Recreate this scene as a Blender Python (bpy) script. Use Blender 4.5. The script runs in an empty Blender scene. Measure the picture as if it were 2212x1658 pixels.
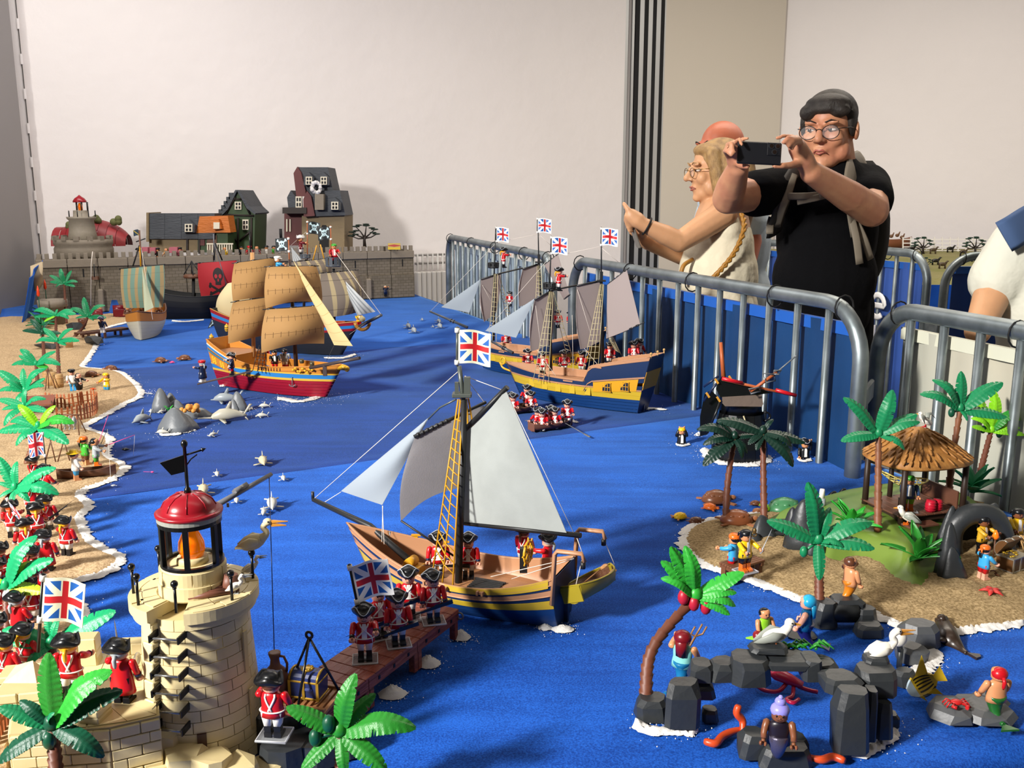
import bpy,bmesh,math,random
from mathutils import Vector,Matrix,noise
V=Vector
PI=math.pi
rnd=random.Random(7)
def R(a): return a*PI/180
SC=bpy.context.scene
COL=SC.collection

# ------------------------------------------------------------------ camera, light, exposure
T=0.75 # height of the cloth on the table
CAMZ=T+0.64
FPX=2000.0
TILT=R(11.4)
cd=bpy.data.cameras.new('camera');cam=bpy.data.objects.new('camera',cd);COL.objects.link(cam)
cam.location=(0,0,CAMZ);cam.rotation_euler=(PI/2-TILT,0,0)
cd.sensor_width=36;cd.lens=36*FPX/2212;cd.clip_start=.02
SC.camera=cam
SC.view_settings.view_transform='Standard';SC.view_settings.look='None'
SC.view_settings.exposure=0.0;SC.view_settings.gamma=1;SC.view_settings.use_curve_mapping=False
wd=bpy.data.worlds.new('world');SC.world=wd;wd.use_nodes=True
wd.node_tree.nodes['Background'].inputs[0].default_value=(.80,.86,1,1)
wd.node_tree.nodes['Background'].inputs[1].default_value=.17
def area(name,loc,target,size,power,color,size_y=None,spread=PI):
 l=bpy.data.lights.new(name,'AREA');l.energy=power;l.color=color;l.spread=spread
 l.shape='RECTANGLE';l.size=size;l.size_y=size_y or size
 o=bpy.data.objects.new(name,l);COL.objects.link(o);o.location=loc
 o.rotation_euler=(V(target)-V(loc)).to_track_quat('-Z','Y').to_euler()
 return o
area('window_light',(-3.6,-1.6,3.3),(-.3,2.2,.75),.5,205,(1,.965,.92),.6,R(95))
area('ceiling_fill',(-1.9,4.6,3.5),(-1.9,4.9,0),2.6,62,(1,.955,.92),.6)
area('ceiling_fill',(1.6,4.2,3.5),(1.6,4.3,0),2.6,80,(1,.89,.75),.5)
area('ceiling_fill',(3.2,6.0,3.5),(3.2,6.2,0),2.2,40,(1,.93,.86),.5)  # extra area light added to brighten the right walls, not a known lamp
area('ceiling_fill',(.5,1.0,3.5),(.5,1.0,0),2.0,8,(1,.90,.76),.5)

def W(u,v,z=T):
 """world point at height z seen at pixel (u, v)"""
 d=V((u-1106,FPX*math.cos(TILT)-(v-829)*math.sin(TILT),-FPX*math.sin(TILT)-(v-829)*math.cos(TILT)))
 t=(z-CAMZ)/d.z
 return V((d.x*t,d.y*t,z))
def D(u,v,y):
 """world point at distance y seen at pixel (u, v)"""
 d=V((u-1106,FPX*math.cos(TILT)-(v-829)*math.sin(TILT),-FPX*math.sin(TILT)-(v-829)*math.cos(TILT)))
 t=y/d.y
 return V((d.x*t,y,CAMZ+d.z*t))
def heading(a,b):
 return math.atan2(b.y-a.y,b.x-a.x)
def pxm(p):
 """pixels per metre at p"""
 return FPX/(p.y*math.cos(TILT)-(p.z-CAMZ)*math.sin(TILT))

 # ------------------------------------------------------------------ materials
def lin(c):
 if isinstance(c,str):
  c=[int(c[i:i+2],16)/255 for i in (0,2,4)]
 return tuple((x/12.92 if x <= .04045 else ((x+.055)/1.055)**2.4) for x in c[:3])
MATS={}
def mat(name,col,rough=.4,metal=0.,spec=.5,bump=None,var=None,sheen=0.,trans=0.,alpha=1.,emit=0.,coat=0.,sss=0.,ior=1.45,coord='Object'):
 if name in MATS: return MATS[name]
 m=bpy.data.materials.new(name);m.use_nodes=True;MATS[name]=m
 nt=m.node_tree;b=nt.nodes['Principled BSDF'];c=lin(col)
 b.inputs['Base Color'].default_value=(*c,1);b.inputs['Roughness'].default_value=rough
 b.inputs['Metallic'].default_value=metal;b.inputs['Specular IOR Level'].default_value=spec
 b.inputs['Sheen Weight'].default_value=sheen;b.inputs['Transmission Weight'].default_value=trans
 b.inputs['Alpha'].default_value=alpha;b.inputs['IOR'].default_value=ior
 b.inputs['Coat Weight'].default_value=coat
 if sss: b.inputs['Subsurface Weight'].default_value=sss;b.inputs['Subsurface Radius'].default_value=(.01,.004,.002);b.inputs['Subsurface Scale'].default_value=.5
 if emit:
  b.inputs['Emission Color'].default_value=(*c,1);b.inputs['Emission Strength'].default_value=emit
 tc=None
 if bump or var:
  tc=nt.nodes.new('ShaderNodeTexCoord')
 if var: # (scale, amount, [second colour])
  n=nt.nodes.new('ShaderNodeTexNoise');n.inputs['Scale'].default_value=var[0];n.inputs['Detail'].default_value=5
  nt.links.new(tc.outputs[coord],n.inputs['Vector'])
  mx=nt.nodes.new('ShaderNodeMix');mx.data_type='RGBA'
  c2=lin(var[2]) if len(var) > 2 else tuple(x*(1-var[1]) for x in c)
  mx.inputs[6].default_value=(*c,1);mx.inputs[7].default_value=(*c2,1)
  cr=nt.nodes.new('ShaderNodeMapRange');cr.inputs[1].default_value=.35;cr.inputs[2].default_value=.65
  nt.links.new(n.outputs['Fac'],cr.inputs[0]);nt.links.new(cr.outputs[0],mx.inputs[0])
  nt.links.new(mx.outputs[2],b.inputs['Base Color'])
 if bump: # (scale, strength)
  n=nt.nodes.new('ShaderNodeTexNoise');n.inputs['Scale'].default_value=bump[0];n.inputs['Detail'].default_value=4
  if len(bump) > 2:
   mp=nt.nodes.new('ShaderNodeMapping');mp.inputs['Scale'].default_value=bump[2]
   nt.links.new(tc.outputs[coord],mp.inputs[0]);nt.links.new(mp.outputs[0],n.inputs['Vector'])
  else: nt.links.new(tc.outputs[coord],n.inputs['Vector'])
  bp=nt.nodes.new('ShaderNodeBump');bp.inputs['Strength'].default_value=bump[1];bp.inputs['Distance'].default_value=.4/bump[0]
  nt.links.new(n.outputs['Fac'],bp.inputs['Height']);nt.links.new(bp.outputs[0],b.inputs['Normal'])
 return m
def translucent(m,fac):
 nt=m.node_tree;b=nt.nodes['Principled BSDF'];t=nt.nodes.new('ShaderNodeBsdfTranslucent');x=nt.nodes.new('ShaderNodeMixShader');x.inputs[0].default_value=fac
 t.inputs[0].default_value=b.inputs['Base Color'].default_value
 if b.inputs['Base Color'].is_linked: nt.links.new(b.inputs['Base Color'].links[0].from_socket,t.inputs[0])
 nt.links.new(b.outputs[0],x.inputs[1]);nt.links.new(t.outputs[0],x.inputs[2]);nt.links.new(x.outputs[0],nt.nodes['Material Output'].inputs[0]);return m
class E:
 """arithmetic on node sockets"""
 nt=None
 def __init__(s,k): s.k=k
 def op(s,o,*a):
  n=E.nt.nodes.new('ShaderNodeMath');n.operation=o
  for i,x in enumerate((s,)+a):
   x=x.k if isinstance(x,E) else x
   if isinstance(x,(int,float)): n.inputs[i].default_value=x
   else: E.nt.links.new(x,n.inputs[i])
  return E(n.outputs[0])
 def __add__(s,o): return s.op('ADD',o)
 def __sub__(s,o): return s.op('SUBTRACT',o)
 def __mul__(s,o): return s.op('MULTIPLY',o)
 def __truediv__(s,o): return s.op('DIVIDE',o)
 def __abs__(s): return s.op('ABSOLUTE')
 def lt(s,o): return s.op('LESS_THAN',o)
 def gt(s,o): return s.op('GREATER_THAN',o)
 def mx(s,o): return s.op('MAXIMUM',o)
 def mn(s,o): return s.op('MINIMUM',o)
 def hyp(s,o): return (s*s+o*o).op('SQRT')
 def frac(s): return s.op('FRACT')
 def sin(s): return s.op('SINE')
 def floor(s): return s.op('FLOOR')
def clampE(e): return e.mx(0.0).mn(1.0)
def caps(x,y,ax,ay,bx,by,r):
 dx,dy=bx-ax,by-ay;l=dx*dx+dy*dy
 t=clampE(((x-ax)*dx+(y-ay)*dy)/l)
 return (x-ax-t*dx).hyp(y-ay-t*dy).lt(r)
def printed(name,base,layers,rough=.6,bump=None,alpha=1.):
 """layers: list of (fn(u,v)->mask, colour) painted one over the other on the UV map"""
 if name in MATS: return MATS[name]
 m=mat(name,base,rough,bump=bump);nt=E.nt=m.node_tree
 b=nt.nodes['Principled BSDF'];uv=nt.nodes.new('ShaderNodeUVMap');sp=nt.nodes.new('ShaderNodeSeparateXYZ')
 nt.links.new(uv.outputs[0],sp.inputs[0]);u,v=E(sp.outputs[0]),E(sp.outputs[1])
 prev=None
 for fn,c in layers:
  mx=nt.nodes.new('ShaderNodeMix');mx.data_type='RGBA'
  mx.inputs[6].default_value=(*lin(base),1);mx.inputs[7].default_value=(*lin(c),1)
  if prev: nt.links.new(prev,mx.inputs[6])
  nt.links.new(fn(u,v).k,mx.inputs[0]);prev=mx.outputs[2]
 nt.links.new(prev,b.inputs['Base Color'])
 b.inputs['Alpha'].default_value=alpha
 return m

 # ------------------------------------------------------------------ mesh building
class MB:
 def __init__(s): s.v=[];s.f=[];s.m=[];s.s=[];s.uv={};s.M=Matrix()
 def add(s,vs,fs,m=0,sm=True):
  k=len(s.v);M=s.M
  s.v += [tuple(M @ V(p)) for p in vs]
  for f in fs: s.f.append([i+k for i in f]);s.m.append(m);s.s.append(sm)
  return k
 def box(s,c,sz,m=0,rot=None,taper=1.,ch=0.):
  x,y,z=sz[0]/2,sz[1]/2,sz[2]/2;c=V(c)
  if ch:
   pts=[]
   for sx in (-1,1):
    for sy in (-1,1):
     for sz_ in (-1,1):
      t=taper if sz_ > 0 else 1
      for k in range(3):
       d=[ch,ch,ch];d[k]=0
       pts.append(V((sx*(x*t-d[0]),sy*(y*t-d[1]),sz_*(z-d[2]))))
   if rot: pts=[rot @ p for p in pts]
   return s.hull([p+c for p in pts],m)
  pts=[V((sx*x*(taper if k else 1),sy*y*(taper if k else 1),z if k else -z)) for k in (0,1) for sx,sy in ((-1,-1),(1,-1),(1,1),(-1,1))]
  if rot: pts=[rot @ p for p in pts]
  s.add([p+c for p in pts],[(3,2,1,0),(4,5,6,7),(0,1,5,4),(1,2,6,5),(2,3,7,6),(3,0,4,7)],m,False)
 def hull(s,pts,m=0,sm=False):
  bm=bmesh.new()
  for p in pts: bm.verts.new(p)
  bmesh.ops.remove_doubles(bm,verts=bm.verts,dist=1e-6)
  r=bmesh.ops.convex_hull(bm,input=bm.verts)
  bmesh.ops.delete(bm,geom=[g for g in r['geom_interior'] if isinstance(g,bmesh.types.BMVert)],context='VERTS')
  bmesh.ops.dissolve_limit(bm,angle_limit=.02,verts=bm.verts,edges=bm.edges)
  bm.verts.index_update()
  s.add([v.co.copy() for v in bm.verts],[[v.index for v in f.verts] for f in bm.faces],m,sm);bm.free()
 def loft(s,rings,m=0,closed=True,cap=(True,True),sm=True):
  n=len(rings[0]);vs=[p for r in rings for p in r];fs=[]
  for i in range(len(rings)-1):
   for j in range(n if closed else n-1):
    a,b=i*n+j,i*n+(j+1) % n
    fs.append((a,b,b+n,a+n))
  k=s.add(vs,fs,m,sm)
  if closed:
   for e,i in ((0,0),(1,len(rings)-1)):
    if cap[e]:
     ix=[k+i*n+j for j in range(n)]
     s.f.append(ix[::-1] if e == 0 else ix);s.m.append(m);s.s.append(False)
 def tube(s,path,r,n=8,m=0,closed=False,cap=True,flat=1.,up=None):
  P=[V(p) for p in path];k=len(P);rings=[]
  rr=r if isinstance(r,(list,tuple)) else [r]*k
  nrm=None
  for i,p in enumerate(P):
   if closed: t=P[(i+1) % k]-P[i-1]
   else: t=P[min(i+1,k-1)]-P[max(i-1,0)]
   if t.length < 1e-9: t=V((0,0,1))
   t.normalize()
   if nrm is None:
    a=V(up) if up else (V((0,0,1)) if abs(t.z) < .9 else V((0,1,0)))
    nrm=(a-t*a.dot(t)).normalized()
   else:
    nrm=nrm-t*nrm.dot(t)
    nrm=nrm.normalized() if nrm.length > 1e-6 else t.orthogonal().normalized()
   bn=t.cross(nrm)
   rings.append([p+nrm*(math.sin(2*PI*j/n)*rr[i]*flat)+bn*(math.cos(2*PI*j/n)*rr[i]) for j in range(n)])
  rings=[list(reversed(q)) for q in rings]
  if closed: s.loft(rings+[rings[0]],m,cap=(False,False))
  else: s.loft(rings,m,cap=(cap,cap))
 def cyl(s,a,b,r0,r1=None,n=12,m=0,cap=True):
  s.tube([a,b],[r0,r0 if r1 is None else r1],n,m,cap=cap)
 def lathe(s,prof,n=16,m=0,c=(0,0,0),sx=1.,sy=1.,cap=(True,True)):
  c=V(c)
  s.loft([[c+V((r*math.cos(2*PI*j/n)*sx,r*math.sin(2*PI*j/n)*sy,z)) for j in range(n)] for r,z in prof],m,cap=cap)
 def ell(s,c,rad,n=12,k=8,m=0,rot=None):
  if not isinstance(rad,(tuple,list)): rad=(rad,)*3
  c=V(c);rings=[]
  for i in range(k+1):
   a=-PI/2+PI*i/k;q=max(math.cos(a),.02)
   ring=[V((rad[0]*q*math.cos(2*PI*j/n),rad[1]*q*math.sin(2*PI*j/n),rad[2]*math.sin(a))) for j in range(n)]
   if rot: ring=[rot @ p for p in ring]
   rings.append([p+c for p in ring])
  s.loft(rings,m)
 def prism(s,poly,z0,z1,m=0,sm=False,fn=None):
  fn=fn or (lambda p,z: V((p[0],p[1],z)))
  n=len(poly);ar=sum(poly[i-1][0]*poly[i][1]-poly[i][0]*poly[i-1][1] for i in range(n))
  if ar < 0: poly=poly[::-1]
  vs=[fn(p,z0) for p in poly]+[fn(p,z1) for p in poly]
  k=s.add(vs,[(i,(i+1) % n,(i+1) % n+n,i+n) for i in range(n)],m,sm)
  s.f += [[k+i for i in range(n)][::-1],[k+n+i for i in range(n)]];s.m += [m,m];s.s += [False,False]
 def sheet(s,fn,nu,nv,th=0.,m=0,uv=False,sm=True):
  """surface fn(u,v), 0..1; with a thickness th when given"""
  P=[[V(fn(i/nu,j/nv)) for i in range(nu+1)] for j in range(nv+1)]
  idx=lambda i,j: j*(nu+1)+i
  uvs=[(i/nu,j/nv) for j in range(nv+1) for i in range(nu+1)]
  fs=[(idx(i,j),idx(i+1,j),idx(i+1,j+1),idx(i,j+1)) for j in range(nv) for i in range(nu)]
  flat=[p for r in P for p in r]
  if not th:
   k=s.add(flat,fs,m,sm);N=len(flat)
  else:
   nr=[]
   for j in range(nv+1):
    for i in range(nu+1):
     a=P[j][min(i+1,nu)]-P[j][max(i-1,0)];b=P[min(j+1,nv)][i]-P[max(j-1,0)][i]
     c=a.cross(b);nr.append(c.normalized() if c.length > 1e-12 else V((0,0,1)))
   N=len(flat)
   top=[p+q*th/2 for p,q in zip(flat,nr)];bot=[p-q*th/2 for p,q in zip(flat,nr)]
   k=s.add(top+bot,fs+[tuple(N+x for x in f[::-1]) for f in fs],m,sm)
   rim=[idx(i,0) for i in range(nu+1)]+[idx(nu,j) for j in range(1,nv+1)]+[idx(i,nv) for i in range(nu-1,-1,-1)]+[idx(0,j) for j in range(nv-1,0,-1)]
   k2=s.add([top[i] for i in rim]+[bot[i] for i in rim],[],m);n=len(rim)
   for i in range(n):
    j=(i+1) % n;s.f.append([k2+j,k2+i,k2+n+i,k2+n+j]);s.m.append(m);s.s.append(False)
   if uv:
    for i,q in enumerate(rim): s.uv[k2+i]=s.uv[k2+n+i]=uvs[q]
  if uv:
   for i,t in enumerate(uvs):
    s.uv[k+i]=t
    if th: s.uv[k+N+i]=t
 def mesh(s,name,mats=()):
  me=bpy.data.meshes.new(name);me.from_pydata(s.v,[],s.f)
  me.polygons.foreach_set('use_smooth',s.s);me.polygons.foreach_set('material_index',s.m)
  for x in (mats if isinstance(mats,(list,tuple)) else [mats]): me.materials.append(x)
  if s.uv:
   l=me.uv_layers.new(name='UVMap');d=l.data
   for lp in me.loops: d[lp.index].uv=s.uv.get(lp.vertex_index,(0,0))
  me.update();return me
def put(name,me,parent=None,loc=(0,0,0),rot=(0,0,0),sc=1.):
 if isinstance(me,MB): raise TypeError
 o=bpy.data.objects.new(name,me);COL.objects.link(o)
 o.location=loc;o.rotation_euler=rot;o.scale=(sc,)*3 if isinstance(sc,(int,float)) else sc
 o.parent=parent;return o
def obj(name,mb,mats,parent=None,loc=(0,0,0),rot=(0,0,0),sc=1.):
 return put(name,mb.mesh(name,mats),parent,loc,rot,sc)
def tag(o,label,cat,group=None,kind=None):
 o['label']=label;o['category']=cat
 if group: o['group']=group
 if kind: o['kind']=kind
 return o
def thing(name,label,cat,loc=(0,0,0),rz=0.,group=None,rot=None,sc=1.):
 o=bpy.data.objects.new(name,None);COL.objects.link(o);o.empty_display_size=.01
 o.location=loc;o.rotation_euler=rot or (0,0,rz);o.scale=(sc,)*3
 return tag(o,label,cat,group)
def struct(name,mb,mats,parent=None):
 o=obj(name,mb,mats,parent)
 if not parent: o['kind']='structure'
 return o
KIDS={}
def dup(root,loc,rz=0.,label=None,group=None,sc=None,rot=None):
 kids={}
 for o in bpy.data.objects:
  if o.parent: kids.setdefault(o.parent,[]).append(o)
 def cp(o,par):
  c=o.copy();COL.objects.link(c)
  if par: c.parent=par
  for k in kids.get(o,[]): cp(k,c)
  return c
 r=cp(root,None);r.location=loc;r.rotation_euler=rot or (0,0,rz)
 if sc: r.scale=(sc,)*3
 if label: r['label']=label
 if group: r['group']=group
 return r
CACHE={}
def cached(key,fn):
 if key not in CACHE: CACHE[key]=fn()
 return CACHE[key]
def RZ(a): return Matrix.Rotation(a,4,'Z')
def RX(a): return Matrix.Rotation(a,4,'X')
def RY(a): return Matrix.Rotation(a,4,'Y')
def TR(x,y=None,z=None): return Matrix.Translation(V((x,y,z)) if y is not None else V(x))
def lerp(a,b,t): return a+(b-a)*t
def nz(p,s=1.): return noise.noise(V(p)*s)
def bez(pts,n):
 """smooth curve through the points (Catmull-Rom)"""
 P=[V(p) for p in pts];P=[P[0]*2-P[1]]+P+[P[-1]*2-P[-2]];out=[]
 for i in range(1,len(P)-2):
  for k in range(n):
   t=k/n;a,b,c,d=P[i-1:i+3]
   out.append(.5*((2*b)+(c-a)*t+(2*a-5*b+4*c-d)*t*t+(3*b-a-3*c+d)*t**3))
 return out+[P[-2]]
 # ------------------------------------------------------------------ room
CS,AX=V((.885,.466,0)),V((-.466,.885,0)) # across and along the table
def ST(s,t,z=T): return CS*s+AX*t+V((0,0,z))
def inv(p): return (p.x*CS.x+p.y*CS.y,p.x*AX.x+p.y*AX.y)
ANG=math.atan2(CS.y,CS.x)
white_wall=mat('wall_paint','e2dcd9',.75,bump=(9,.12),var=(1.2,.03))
grey_wall=mat('grey_shade','8f8a88',.8)  # left wall's shade is put into this grey; front wall and stripe share it
beige=mat('beige_panel','cbc2b3',.6)
black=mat('black_plastic','0b0c0e',.28)
matt_black=mat('matt_black','08080a',.7)
alu=mat('aluminium','b9bab8',.42,.55)
galv=mat('galvanised_steel','8b9497',.42,.75,var=(14,.35,'6d7678'))
fl=MB();fl.box((0,4,-.05),(14,14,.1));struct('floor',fl,mat('floor_lino','8a8884',.5))
cl=MB();cl.box((0,4,3.65),(14,14,.1));struct('ceiling',cl,mat('ceiling_paint','dcdad6',.9))
def wall(name,a,b,th,m,z0=0.,z1=3.6):
 a,b=V((*a,0)),V((*b,0));d=(b-a).normalized();n=V((-d.y,d.x,0));mb=MB()
 mb.add([p+V((0,0,z)) for z in (z0,z1) for p in (a,b,b+n*th,a+n*th)],[(3,2,1,0),(4,5,6,7),(0,1,5,4),(1,2,6,5),(2,3,7,6),(3,0,4,7)],0,False)
 return struct(name,mb,m)
WB=V((-.99,6.81,0));WD=V((.902,.431,0))
def onwall(u,v=300,off=0.):
 k=(u-1106)/FPX;kk=k*(math.cos(TILT)-math.sin(TILT)*(v-829)/FPX)
 # X = k' * Y along the wall line
 r=k/(math.cos(TILT)-(v-829)/FPX*math.sin(TILT));b=WB-V((-WD.y,WD.x,0))*off
 t=(r*b.y-b.x)/(WD.x-r*WD.y);return b+WD*t
wa,wb=onwall(8),onwall(1346)
wall('wall_back',(wa-WD*.6)[:2],wb[:2],.15,white_wall)
# pillar at the left end with two slotted shelf rails
pl,pr=onwall(8,300,.0),onwall(64,300,.0)
pn=V((WD.y,-WD.x,0))
mb=MB();q=[pl,pr,pr+pn*.05,pl+pn*.05]
mb.add([p+V((0,0,z)) for z in (0,3.6) for p in q],[(0,1,2,3),(7,6,5,4),(1,0,4,5),(2,1,5,6),(3,2,6,7),(0,3,7,4)],0,False)
struct('trim_1',mb,white_wall)
for i,(p,o0) in enumerate(((pr,.0),(pl,.21))):
 mb=MB();sl=MB()
 for k in range(17):
  z=.2+k*.2+o0*.5
  c=p+pn*.056
  mb.box(c+V((0,0,z)),(.012,.012,.06),0,Matrix.Rotation(ANG,3,'Z'))
  sl.box(c+V((0,0,z+.1)),(.005,.006,.14),0,Matrix.Rotation(ANG,3,'Z'))
 r=struct('trim_%d' % (i+2),mb,white_wall);obj('slot_line',sl,mat('slot_shadow','4a4744',.9),r)['kind']='structure'
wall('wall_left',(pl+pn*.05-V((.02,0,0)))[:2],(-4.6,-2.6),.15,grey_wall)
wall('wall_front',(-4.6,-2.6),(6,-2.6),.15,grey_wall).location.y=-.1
# ledge and skirting low on the left wall
mb=MB();a=pl+pn*.05;d=(V((-4.6,-2.6,0))-a).normalized()
mb.hull([a+d*s+V((0,0,z))+V((d.y,-d.x,0))*-o for s in (.3,3.5) for z in (.70,.74) for o in (.0,.05)]);struct('trim_4',mb,mat('sill_grey','77757a',.6))
# striped folding partition
stripe=[(1346,1352,alu),(1353,1358,grey_wall),(1360,1365,alu),(1367,1376,matt_black),(1376,1385,alu),(1385,1394,matt_black),(1394,1403,alu),(1403,1411,matt_black),(1411,1420,alu),(1420,1428,matt_black),(1428,1431,alu)]
for i,(u0,u1,m) in enumerate(stripe):
 a,b=onwall(u0),onwall(u1)
 wall('trim_%d' % (5+i),a[:2],b[:2],.12,m)
pa,pb=onwall(1431),onwall(1683)
wall('wall_partition',pa[:2],pb[:2],.12,beige)
wall('wall_right',(pb+V((0,.05,0)))[:2],(6.5,pb.y-1.0),.12,white_wall)
wall('wall_side',(6.0,8),(6.0,-2.6),.12,white_wall)

# radiator under the back wall
ra,rb=onwall(896,560,.1),onwall(962,560,.1)
zt=D(930,560,ra.y).z
rad=thing('radiator','white column radiator on the wall beside the toy castle','radiator',ra,ANG)
L=(rb-ra).length;n=6;radm=mat('radiator_enamel','d9d6d0',.4)
for i in range(n):
 mb=MB();x=L*(i+.5)/n
 mb.box((x,0,zt-.40),(L/n*.9,.07,.62),0,ch=.008);mb.box((x,0,zt-.02),(L/n*.25,.02,.12));obj('radiator_column',mb,radm,rad)
mb=MB()
for k in range(2): mb.cyl((0,0,zt+.03-k*.06),(L,0,zt+.03-k*.06),.008,n=8)
mb.box((L/2,0,.1),(L,.05,.2));obj('radiator_pipe',mb,mat('radiator_dark','8d8984',.5),rad)

# ------------------------------------------------------------------ table and velvet
def velvet(name,col,hi):
 m=mat(name,col,.82,spec=.12,sheen=.35)
 nt=m.node_tree;b=nt.nodes['Principled BSDF'];E.nt=nt
 b.inputs['Sheen Tint'].default_value=(.25,.55,1,1);b.inputs['Sheen Roughness'].default_value=.35
 tc=nt.nodes.new('ShaderNodeTexCoord')
 def nzn(sc,det,src=None):
  n=nt.nodes.new('ShaderNodeTexNoise');n.inputs['Scale'].default_value=sc;n.inputs['Detail'].default_value=det
  nt.links.new(src or tc.outputs['Object'],n.inputs['Vector']);return E(n.outputs['Fac'])
 mp=nt.nodes.new('ShaderNodeMapping');mp.inputs['Rotation'].default_value=(0,0,-ANG-.15);mp.inputs['Scale'].default_value=(3,26,1)
 nt.links.new(tc.outputs['Object'],mp.inputs[0])
 f=clampE(((nzn(6,4)-.5)*.9+(nzn(420,2)-.5)*1.9+(nzn(1,4,mp.outputs[0])-.5)*1.1)*1.3+.45)
 mx=nt.nodes.new('ShaderNodeMix');mx.data_type='RGBA'
 mx.inputs[6].default_value=(*lin(col),1);mx.inputs[7].default_value=(*lin(hi),1)
 nt.links.new(f.k,mx.inputs[0]);nt.links.new(mx.outputs[2],b.inputs['Base Color'])
 bp=nt.nodes.new('ShaderNodeBump');bp.inputs['Strength'].default_value=.35;bp.inputs['Distance'].default_value=.001
 nt.links.new(nzn(700,2).k,bp.inputs['Height']);nt.links.new(bp.outputs[0],b.inputs['Normal'])
 return m
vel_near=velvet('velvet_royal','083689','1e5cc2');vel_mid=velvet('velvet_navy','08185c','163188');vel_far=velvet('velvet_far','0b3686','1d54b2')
def s_right(t): return 1.765+.122*max(0,t-1.1)
SL=-.13
tb=thing('display_table','long display table hidden under the blue velvet','table',(0,0,0))
mb=MB();mb.add([ST(s,t,z) for z in (T-.04,T-.012) for s,t in ((SL+.03,.64),(s_right(.6)-.03,.64),(s_right(6.3)-.03,6.3),(SL+.1,6.3))],[(3,2,1,0),(4,5,6,7),(0,1,5,4),(1,2,6,5),(2,3,7,6),(3,0,4,7)],0,False)
obj('tabletop',mb,mat('raw_wood','8a6a48',.7),tb)
for s,t in ((.05,.9),(1.6,.9),(.1,3.4),(1.9,3.4),(.15,6.0),(2.2,6.0)):
 mb=MB();mb.box(ST(s,t,(T-.04)/2),(.05,.05,T-.04));obj('leg',mb,MATS['raw_wood'],tb)
def cloth(name,label,t0,t1,m,hang0=0.,hang1=0.,seed=0.,z0=0.):
 ns,n2=150,int((t1-t0)/.02)+1
 def fn(u,v):
  t=lerp(t0-hang0,t1+hang1,v);s=lerp(SL-.35,s_right(t)+.45,u)
  sr=s_right(max(t,t0));ds=max(0,s-sr,SL-s);dt=max(0,t0-t) if hang0 else max(0,t-t1)
  s2,t2=min(max(s,SL),sr),(max(t,t0) if hang0 else min(t,t1))
  p=ST(s2,t2)
  e=min(1,(sr-s2)/.35)
  w=nz((s2*3.2+seed,t2*7,0))*.6+nz((s2*9+t2*4+seed,t2*3,2))*.4
  w2=max(0,nz((s2*1.3+t2*1.1+seed,t2*1.7-s2,5)))*max(0,nz((s2*26,t2*9+s2*14,1)))
  edge=min(1,min(t-t0+.0,t1-t)/.05) if not (ds or dt) else 1
  z=T-.0012+z0-.0028*(w*.5+.5)*(1.6-.6*e)+.002*w2-.0005
  seam=min(abs(t-t0),abs(t-t1))
  if seam < .035 and not hang0+hang1 or (hang0 and abs(t-t1) < .035) or (hang1 and abs(t-t0) < .035): z += .0012*math.sin(seam/.035*PI)
  q=ds+dt
  if q:
   z -= max(ds,dt);f=.02*math.sin(t*22+s*9)*min(1,q/.3)
   out=CS*((.004+f) if s > sr else (-.002-f if s < SL else 0))+AX*(-(.012+f) if dt and hang0 else (.012 if dt else 0))
   p=p+out
  return (p.x,p.y,z)
 mb=MB();mb.sheet(fn,ns,n2)
 return tag(obj(name,mb,m),label,'tablecloth')
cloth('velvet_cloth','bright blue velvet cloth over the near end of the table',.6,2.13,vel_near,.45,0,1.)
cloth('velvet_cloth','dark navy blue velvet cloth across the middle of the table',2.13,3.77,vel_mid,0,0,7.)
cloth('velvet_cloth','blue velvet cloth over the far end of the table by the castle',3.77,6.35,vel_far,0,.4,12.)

# ------------------------------------------------------------------ crowd barriers
def barrier(label,a,b,ztop,nb,banner,bcol=None,zb=.22,round_l=True,round_r=True,ban_z=None,rr=.0185,letters=None):
 """a, b: ground points of the two end posts"""
 a,b=V((a[0],a[1],0)),V((b[0],b[1],0));L=(b-a).length
 t=thing('crowd_barrier',label,'barrier',a,heading(a,b))
 rc=.13;P=[(0,0,.02)]
 P += [(0,0,ztop-rc)]+[(rc-rc*math.cos(q*PI/16),0,ztop-rc+rc*math.sin(q*PI/16)) for q in range(1,9)]
 P += [(L-rc+rc*math.sin(q*PI/16),0,ztop-rc+rc*math.cos(q*PI/16)) for q in range(0,9)]+[(L,0,.02)]
 mb=MB();mb.tube(P,rr,12);obj('rail_frame',mb,galv,t)
 mb=MB();mb.cyl((0,0,zb),(L,0,zb),rr*.8,n=10);obj('bottom_rail',mb,galv,t)
 bm_=MB();bm_.cyl((0,0,zb),(0,0,ztop-rr*.6),rr*.5,n=8);me=bm_.mesh('bar',galv)
 for i in range(nb):
  put('bar',me,t,(L*(i+1)/(nb+1),0,0))
 for x in (.0,L):
  mb=MB();mb.box((x,0,.015),(.06,.5,.03),ch=.006);obj('foot',mb,galv,t)
 if bcol:
  z0,z1=ban_z or (zb+.02,ztop-.045)
  mb=MB();mb.sheet(lambda u,v: (lerp(.05,L-.05,u),.028+.006*math.sin(u*23+v*2)+.004*math.sin(u*61),lerp(z0,z1,v)+.012*math.sin(u*PI)*(-1 if v > .9 else 0)),60,6,.0015)
  bn=obj('banner',mb,bcol,t)
  mb=MB();mb.box((L/2,.0275,z1-.016),(L-.11,.014,.03));obj('hem',mb,banner,bn)
  for x in (.07,L*.3,L*.55,L*.8,L-.07):
   mb=MB();c=V((x,.0,ztop-.03))
   mb.tube([(x,.026*math.sin(q*PI/6),ztop-.008+.029*math.cos(q*PI/6)) for q in range(12)],.0022,5,closed=True);obj('cable_tie',mb,matt_black,t)
 return t
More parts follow.
